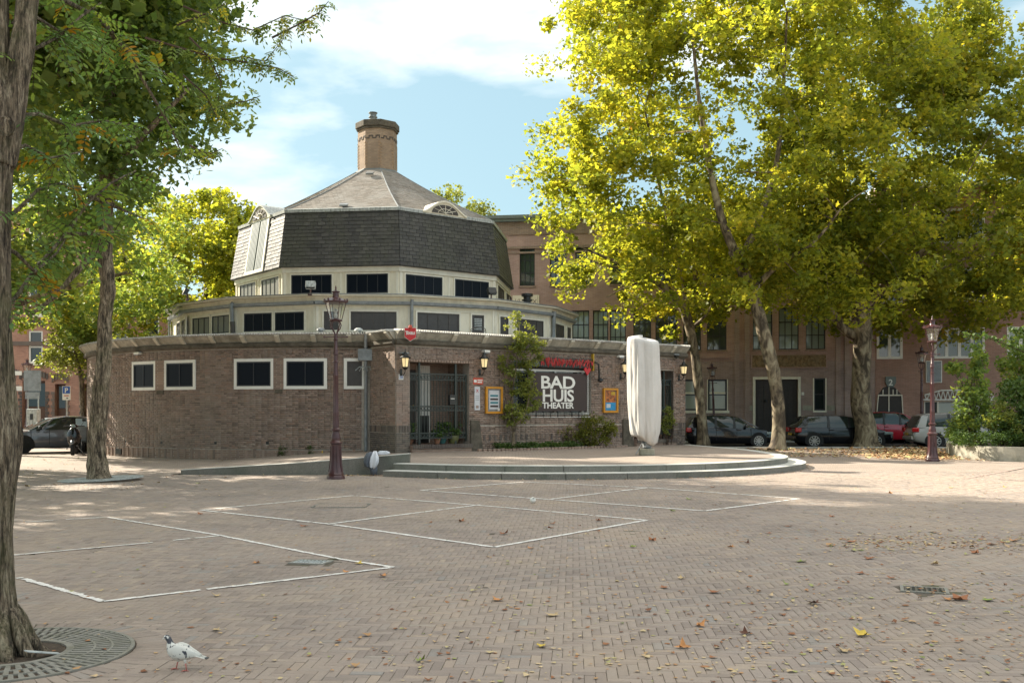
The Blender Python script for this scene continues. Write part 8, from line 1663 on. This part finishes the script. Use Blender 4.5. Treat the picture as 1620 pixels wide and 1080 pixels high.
LMK = [(300, 1030, 'near the pigeon'), (200, 930, 'below the nearest court lines'), (160, 860, 'inside the nearest court lines'), (400, 895, 'just left of the bright drain grate'), (600, 880, 'at the tip of the nearest court lines'), (480, 833, 'between the nearest and middle court lines'), (740, 825, 'inside the middle court lines near the front'), (860, 835, 'near the paper scrap in the middle court'), (1000, 820, 'at the right tip of the middle court lines'), (790, 870, 'at the front corner of the middle court lines'),
       (1070, 805, 'inside the far court lines'), (1130, 771, 'between the far court lines and the steps'), (1250, 830, 'in the shade right of the far court lines'), (1410, 781, 'on the shadow edge towards the right lamp'), (1560, 771, 'on the sunlit band at the far right'), (1580, 860, 'in the leaf drift at the right edge'), (1350, 860, 'at the left end of the leaf drift'), (1190, 860, 'in the middle distance left of the leaf drift'), (1500, 950, 'beside the dark drain grate'), (1490, 893, 'just above the dark drain grate'), (1400, 912, 'left of and above the dark drain grate'), (1270, 950, 'a little left of the dark drain grate'), (1090, 925, 'in the open middle of the square'), (980, 870, 'just below the right tip of the middle court'),
       (1360, 1010, 'in the lower right of the square'), (1090, 1010, 'near the bottom edge right of the centre'), (860, 990, 'in the lower middle of the square'), (660, 1040, 'at the bottom edge left of the centre'), (800, 950, 'in the front middle of the square'), (1565, 950, 'at the right edge below the leaf drift')]
for i, (x, y, kcol, s_) in enumerate(big):
    p = gp(x, y); m_ = curled_leaf(i, s_ * 1.15); o = obj('fallen_leaf', m_, LM[kcol], auto=None, smooth=True); o.location = (p.x, p.y, 0.006); o.rotation_euler = (0, 0, random.uniform(0, 6.28)); lm_ = min(LMK, key=lambda q: (q[0] - x) ** 2 + (3 * (q[1] - y)) ** 2)[2]
    tag(o, word[kcol] + ' plane leaf ' + lm_, 'leaf', 'single fallen leaves on the square')
# countless small leaves and bits
def scatter(name, label, n, fn, s0, s1, seed, zz=0.006):
    g_ = np.random.default_rng(seed); P = []; k = 0
    while len(P) < n: 
        q = fn(g_)
        if q is not None: P.append(q)
    P = np.array(P); N_ = len(P); a = g_.random(N_) * 6.28; s = g_.uniform(s0, s1, N_) * np.where(g_.random(N_) < 0.15, 1.5, 1); V = []; 
    ang_ = [0, 1.1, 2.2, 3.14, 4.1, 5.2]; rad_ = [0.5, 0.55, 0.6, 0.8, 0.6, 0.5]; curl = g_.uniform(0.0, 0.8, N_); ax = g_.random(N_) * 3.14
    for j in range(6):
        w = a + ang_[j]; r = s * rad_[j] * g_.uniform(0.6, 1.2, N_); V.append(np.stack([P[:, 0] + r * np.cos(w), P[:, 1] + r * np.sin(w), P[:, 2] + zz + np.abs(np.cos(w - ax)) * r * curl], -1))
    V = np.stack(V, 1).reshape(-1, 3); b_ = (np.arange(N_) * 6)[:, None]; Fc = np.concatenate([b_ + np.array([[0, k_, k_ + 1]]) for k_ in range(1, 5)], 1).reshape(-1, 3)
    o = npmesh(name, V, Fc, M['leaf_fallen'], None, np.repeat(g_.random(N_), 4), kind='stuff'); return tag(o, label, 'leaves')
def f_square(g_):
    py = HOR + 70 + 360 * g_.random() ** 1.0; px = g_.uniform(20, 1620); w = 0.12 + 0.88 * min(max((px - 500) / 900, 0), 1) * (1.0 if py < 960 else 0.5)
    if g_.random() > w: return None
    p = gp(px, py); n_ = noise.noise(Vector((p.x * 0.35, p.y * 0.35, 3.3)))
    if n_ < -0.05 and g_.random() < 0.6: return None
    if p.y > 22.5 and inside_plat(p.x, p.y): return None
    return (p.x, p.y, 0.0)
scatter('leaf_litter', 'small bits of fallen leaf scattered over the brick square', 2700, f_square, 0.010, 0.036, 5)
def f_streak(g_):
    t_ = g_.random(); x = 1320 + 320 * t_ + g_.normal() * 25; y = 862 - 8 * t_ + g_.normal() * 9; p = gp(x, y); return (p.x, p.y, 0.0)
scatter('leaf_drift', 'long drift of crumbled leaves across the right of the square', 600, f_streak, 0.015, 0.045, 6)
def f_pile(g_):
    x = 1462 + g_.normal() * 48; y = 719 + g_.normal() * 6.5
    if y > 729 + (x - 1475) * 0.03 or y < 705: return None
    p = gp(x, y)
    if p.x > 15.0 + abs(p.y - 33.5) * 0.3: return None
    return (p.x, p.y, g_.random() * 0.06)
scatter('leaf_pile', 'orange heap of fallen leaves round the lamp post by the planter', 2600, f_pile, 0.06, 0.12, 7, 0.01)
def f_under(g_):
    x = g_.uniform(9.0, 22.0); y = g_.uniform(34.5, 42.8); return (x, y, 0.0)
scatter('leaf_carpet', 'thin carpet of yellow leaves under the plane trees', 4200, f_under, 0.045, 0.09, 8)
def f_foot(g_):
    s_ = g_.random(); i = int(s_ * (len(low) - 2)); q = low[i].lerp(low[i + 1], g_.random()) + Vector((g_.uniform(-0.05, 0.2), -0.05 - abs(g_.normal()) * 0.12)) if g_.random() < 0.6 else Vector((g_.uniform(-4.5, -2.8), 24.7 - abs(g_.normal()) * 0.1)); return (q.x, q.y, 0.0)
scatter('leaf_edge', 'leaves gathered along the foot of the granite steps', 240, f_foot, 0.03, 0.06, 9)
def f_left(g_): 
    x = g_.uniform(-18, -6); y = g_.uniform(20, 36); return (x, y, 0) if (x - CX) ** 2 + (y - CY) ** 2 > 12.2 ** 2 else None
scatter('leaf_specks', 'scattered leaf specks on the paving left of the theatre', 420, f_left, 0.03, 0.07, 10)
# soil strip with leaves under the plane trees
mb = MB(); mb.add([(8.6, 41.6, -0.0015), (30, 41.6, -0.0015), (30, 43.0, -0.0015), (8.6, 43.0, -0.0015)], [(0, 1, 2, 3)]); tag(obj('soil_strip', mb, flat_mat('sandy_soil', (0.16, 0.115, 0.075), 0.95, var=0.3, scale=8, bmp=0.6)), kind='structure')

# ------------------------------------------------------------------ the pigeon
pg = thing('pigeon', 'white pigeon with black flecked head walking on the bricks', 'pigeon', gp(287, 1057).to_tuple() if False else tuple(gp(286, 1060)), R(180))
# local frame: x forward (head), z up; world scale about 0.29 m long
def ring_body(secs, n=20):
    mb = MB()
    for x, zc, hw, hh in secs:
        for j in range(n): a = 2 * math.pi * j / n; mb.v.append((x, hw * math.cos(a), zc + hh * math.sin(a)))
    for i in range(len(secs) - 1):
        for j in range(n): j2 = (j + 1) % n; mb.f.append((i * n + j, (i + 1) * n + j, (i + 1) * n + j2, i * n + j2))
    mb.f.append(tuple(range(n))); mb.f.append(tuple(range((len(secs) - 1) * n, len(secs) * n))[::-1]); return mb
def s4(secs, k=5): return smooth4(secs, k)
m, nt, bs = mat_new('pigeon_feathers'); tc = nn(nt, 'ShaderNodeTexCoord'); sp_ = nn(nt, 'ShaderNodeSeparateXYZ'); nt.links.new(tc.outputs['Object'], sp_.inputs[0])
f1 = noise_tex(nt, 42, 3, 0.5, vec=tc.outputs['Object'], stretch=(1, 1, 1)); hd = nn(nt, 'ShaderNodeMapRange'); hd.inputs['From Min'].default_value = 0.142; hd.inputs['From Max'].default_value = 0.162; nt.links.new(sp_.outputs[2], hd.inputs['Value'])
th_ = nn(nt, 'ShaderNodeMath', operation='MULTIPLY_ADD'); nt.links.new(hd.outputs[0], th_.inputs[0]); th_.inputs[1].default_value = 0.17; nt.links.new(f1, th_.inputs[2])
fx = nn(nt, 'ShaderNodeMapRange'); fx.inputs['From Min'].default_value = -0.02; fx.inputs['From Max'].default_value = 0.03; nt.links.new(sp_.outputs[0], fx.inputs['Value'])
t2_ = nn(nt, 'ShaderNodeMath', operation='MULTIPLY_ADD'); nt.links.new(fx.outputs[0], t2_.inputs[0]); t2_.inputs[1].default_value = 0.035; nt.links.new(th_.outputs[0], t2_.inputs[2])
c = ramp(nt, t2_.outputs[0], [(0.60, (0.62, 0.62, 0.58)), (0.64, (0.05, 0.055, 0.07))]); nt.links.new(c, bs.inputs['Base Color']); bs.inputs['Roughness'].default_value = 0.7; bump(nt, bs, noise_tex(nt, 160, 4, 0.6, vec=tc.outputs['Object'], stretch=(0.35, 1, 1)), 0.3, 0.003); M['pigeon'] = m
M['pigeon_white'] = flat_mat('white_feather', (0.74, 0.745, 0.70), 0.7, var=0.04, scale=60, bmp=0.2, bscale=250); M['pigeon_leg'] = flat_mat('pink_leg', (0.50, 0.16, 0.13), 0.6)
body = [(-0.115, 0.092, 0.010, 0.006), (-0.08, 0.092, 0.024, 0.018), (-0.04, 0.094, 0.040, 0.036), (0.0, 0.099, 0.046, 0.045), (0.035, 0.106, 0.043, 0.046), (0.06, 0.118, 0.034, 0.041)]
# torso, neck and head in one continuous skin, bending upwards
path = [(-0.118, 0.090, 0.010, 0.006), (-0.085, 0.091, 0.024, 0.018), (-0.045, 0.093, 0.040, 0.034), (-0.005, 0.098, 0.046, 0.044), (0.030, 0.106, 0.043, 0.047), (0.055, 0.120, 0.034, 0.040), (0.068, 0.140, 0.024, 0.026), (0.074, 0.157, 0.0175, 0.0185), (0.080, 0.170, 0.0165, 0.0165), (0.090, 0.179, 0.016, 0.0155), (0.103, 0.180, 0.013, 0.013), (0.110, 0.178, 0.007, 0.007)]
pp = smooth4(path, 5); mb = MB(); n = 22
for i, (x, z, hw, hh) in enumerate(pp):
    a_ = pp[max(i - 1, 0)]; b_ = pp[min(i + 1, len(pp) - 1)]; t_ = Vector((b_[0] - a_[0], 0, b_[1] - a_[1])).normalized(); nv = Vector((-t_.z, 0, t_.x))
    for j in range(n): w = 2 * math.pi * j / n; mb.v.append(tuple(Vector((x, 0, z)) + Vector((0, 1, 0)) * hw * math.cos(w) + nv * hh * math.sin(w)))
for i in range(len(pp) - 1):
    for j in range(n): j2 = (j + 1) % n; mb.f.append((i * n + j, i * n + j2, (i + 1) * n + j2, (i + 1) * n + j))
mb.f.append(tuple(range(n))[::-1]); mb.f.append(tuple(range((len(pp) - 1) * n, len(pp) * n))); obj('body', mb, M['pigeon'], pg, local=True, smooth=True)
for s_ in (-1, 1):
    mb = MB(); W_s = smooth4([(0.045, 0.115, 0.012, 0.020), (0.025, 0.112, 0.017, 0.038), (-0.02, 0.107, 0.016, 0.038), (-0.07, 0.099, 0.010, 0.024), (-0.115, 0.093, 0.005, 0.011), (-0.135, 0.090, 0.002, 0.003)], 4); n = 14
    for i, (x, z, hw, hh) in enumerate(W_s):
        yb = s_ * (0.033 if x > -0.03 else max(0.010, 0.033 + (x + 0.03) * 0.25))
        for j in range(n): w = 2 * math.pi * j / n; mb.v.append((x, yb + hw * math.cos(w), z + hh * math.sin(w)))
    for i in range(len(W_s) - 1):
        for j in range(n): j2 = (j + 1) % n; mb.f.append((i * n + j, i * n + j2, (i + 1) * n + j2, (i + 1) * n + j))
    mb.f.append(tuple(range(n))[::-1]); obj('wing', mb, M['pigeon'], pg, local=True, smooth=True)
    mb = MB(); mb.lathe([(0, -0.0022), (0.0022, 0), (0, 0.0022)], (0.094, s_ * 0.0158, 0.182), 8); obj('eye', mb, M['black_metal'], pg, local=True)
mb = MB(); 
for k in range(7): y = (k - 3) * 0.0048; mb.hexa([(-0.08, y - 0.006, 0.090), (-0.168 - 0.004 * (3 - abs(k - 3)), y * 1.25 - 0.006, 0.074), (-0.168 - 0.004 * (3 - abs(k - 3)), y * 1.25 + 0.006, 0.074), (-0.08, y + 0.006, 0.090), (-0.08, y - 0.006, 0.094), (-0.168, y * 1.25 - 0.006, 0.0765), (-0.168, y * 1.25 + 0.006, 0.0765), (-0.08, y + 0.006, 0.094)])
obj('tail', mb, M['pigeon_white'], pg, local=True)
mb = MB(); mb.box((-0.172, 0, 0.0745), (0.018, 0.036, 0.005), 0, Matrix.Rotation(R(-10), 4, 'Y')); obj('tail_tip', mb, M['black_metal'], pg, local=True)
mb = MB(); mb.tube([(0.106, 0, 0.177), (0.116, 0, 0.174), (0.124, 0, 0.169)], [0.0055, 0.004, 0.001], 7); obj('beak', mb, M['pigeon_white'], pg, local=True)
for (xh, y, xf, fwd) in ((0.022, -0.018, 0.040, 1), (-0.035, 0.018, -0.048, 1)):
    mb = MB(); mb.tube([(xh, y, 0.075), (xh + (xf - xh) * 0.35, y, 0.045)], [0.013, 0.0055], 8); o = obj('thigh', mb, M['pigeon_white'], pg, local=True, smooth=True)
    mb = MB(); k0 = (xh + (xf - xh) * 0.35, y, 0.047); mb.tube([k0, (xf, y, 0.006)], [0.0045, 0.0036], 7)
    for a in (-0.45, 0.0, 0.45): mb.tube([(xf, y, 0.006), (xf + 0.018 * math.cos(a), y + 0.018 * math.sin(a), 0.0065), (xf + 0.034 * math.cos(a), y + 0.034 * math.sin(a), 0.003)], [0.0034, 0.003, 0.0014], 6)
    mb.tube([(xf, y, 0.006), (xf - 0.016, y, 0.003)], [0.003, 0.0014], 6); obj('leg', mb, M['pigeon_leg'], pg, local=True, smooth=True)
pg.scale = (0.98, 0.98, 1.12); pg.rotation_euler = (0, 0, R(172))
# a few tiny odd things
t = thing('paper_scrap', 'small crumpled white paper scrap among the middle court lines', 'litter', tuple(gp(867, 837))); obj('scrap', curled_leaf(99, 0.06), M['white'], t, local=True)
t = thing('toy_ball', 'tiny black and white ball between the two far court lines', 'ball', tuple(gp(843, 796))); mb = MB(); mb.lathe([(0.0, 0), (0.04, 0.02), (0.055, 0.055), (0.04, 0.09), (0, 0.11)], (0, 0, 0.005), 12); obj('ball', mb, M['white'], t, local=True, smooth=True); mb = MB(); mb.lathe([(0.0, 0.0), (0.03, 0.005), (0.0, 0.012)], (0.01, -0.03, 0.09), 8); obj('black_patch', mb, M['black_metal'], t, local=True)
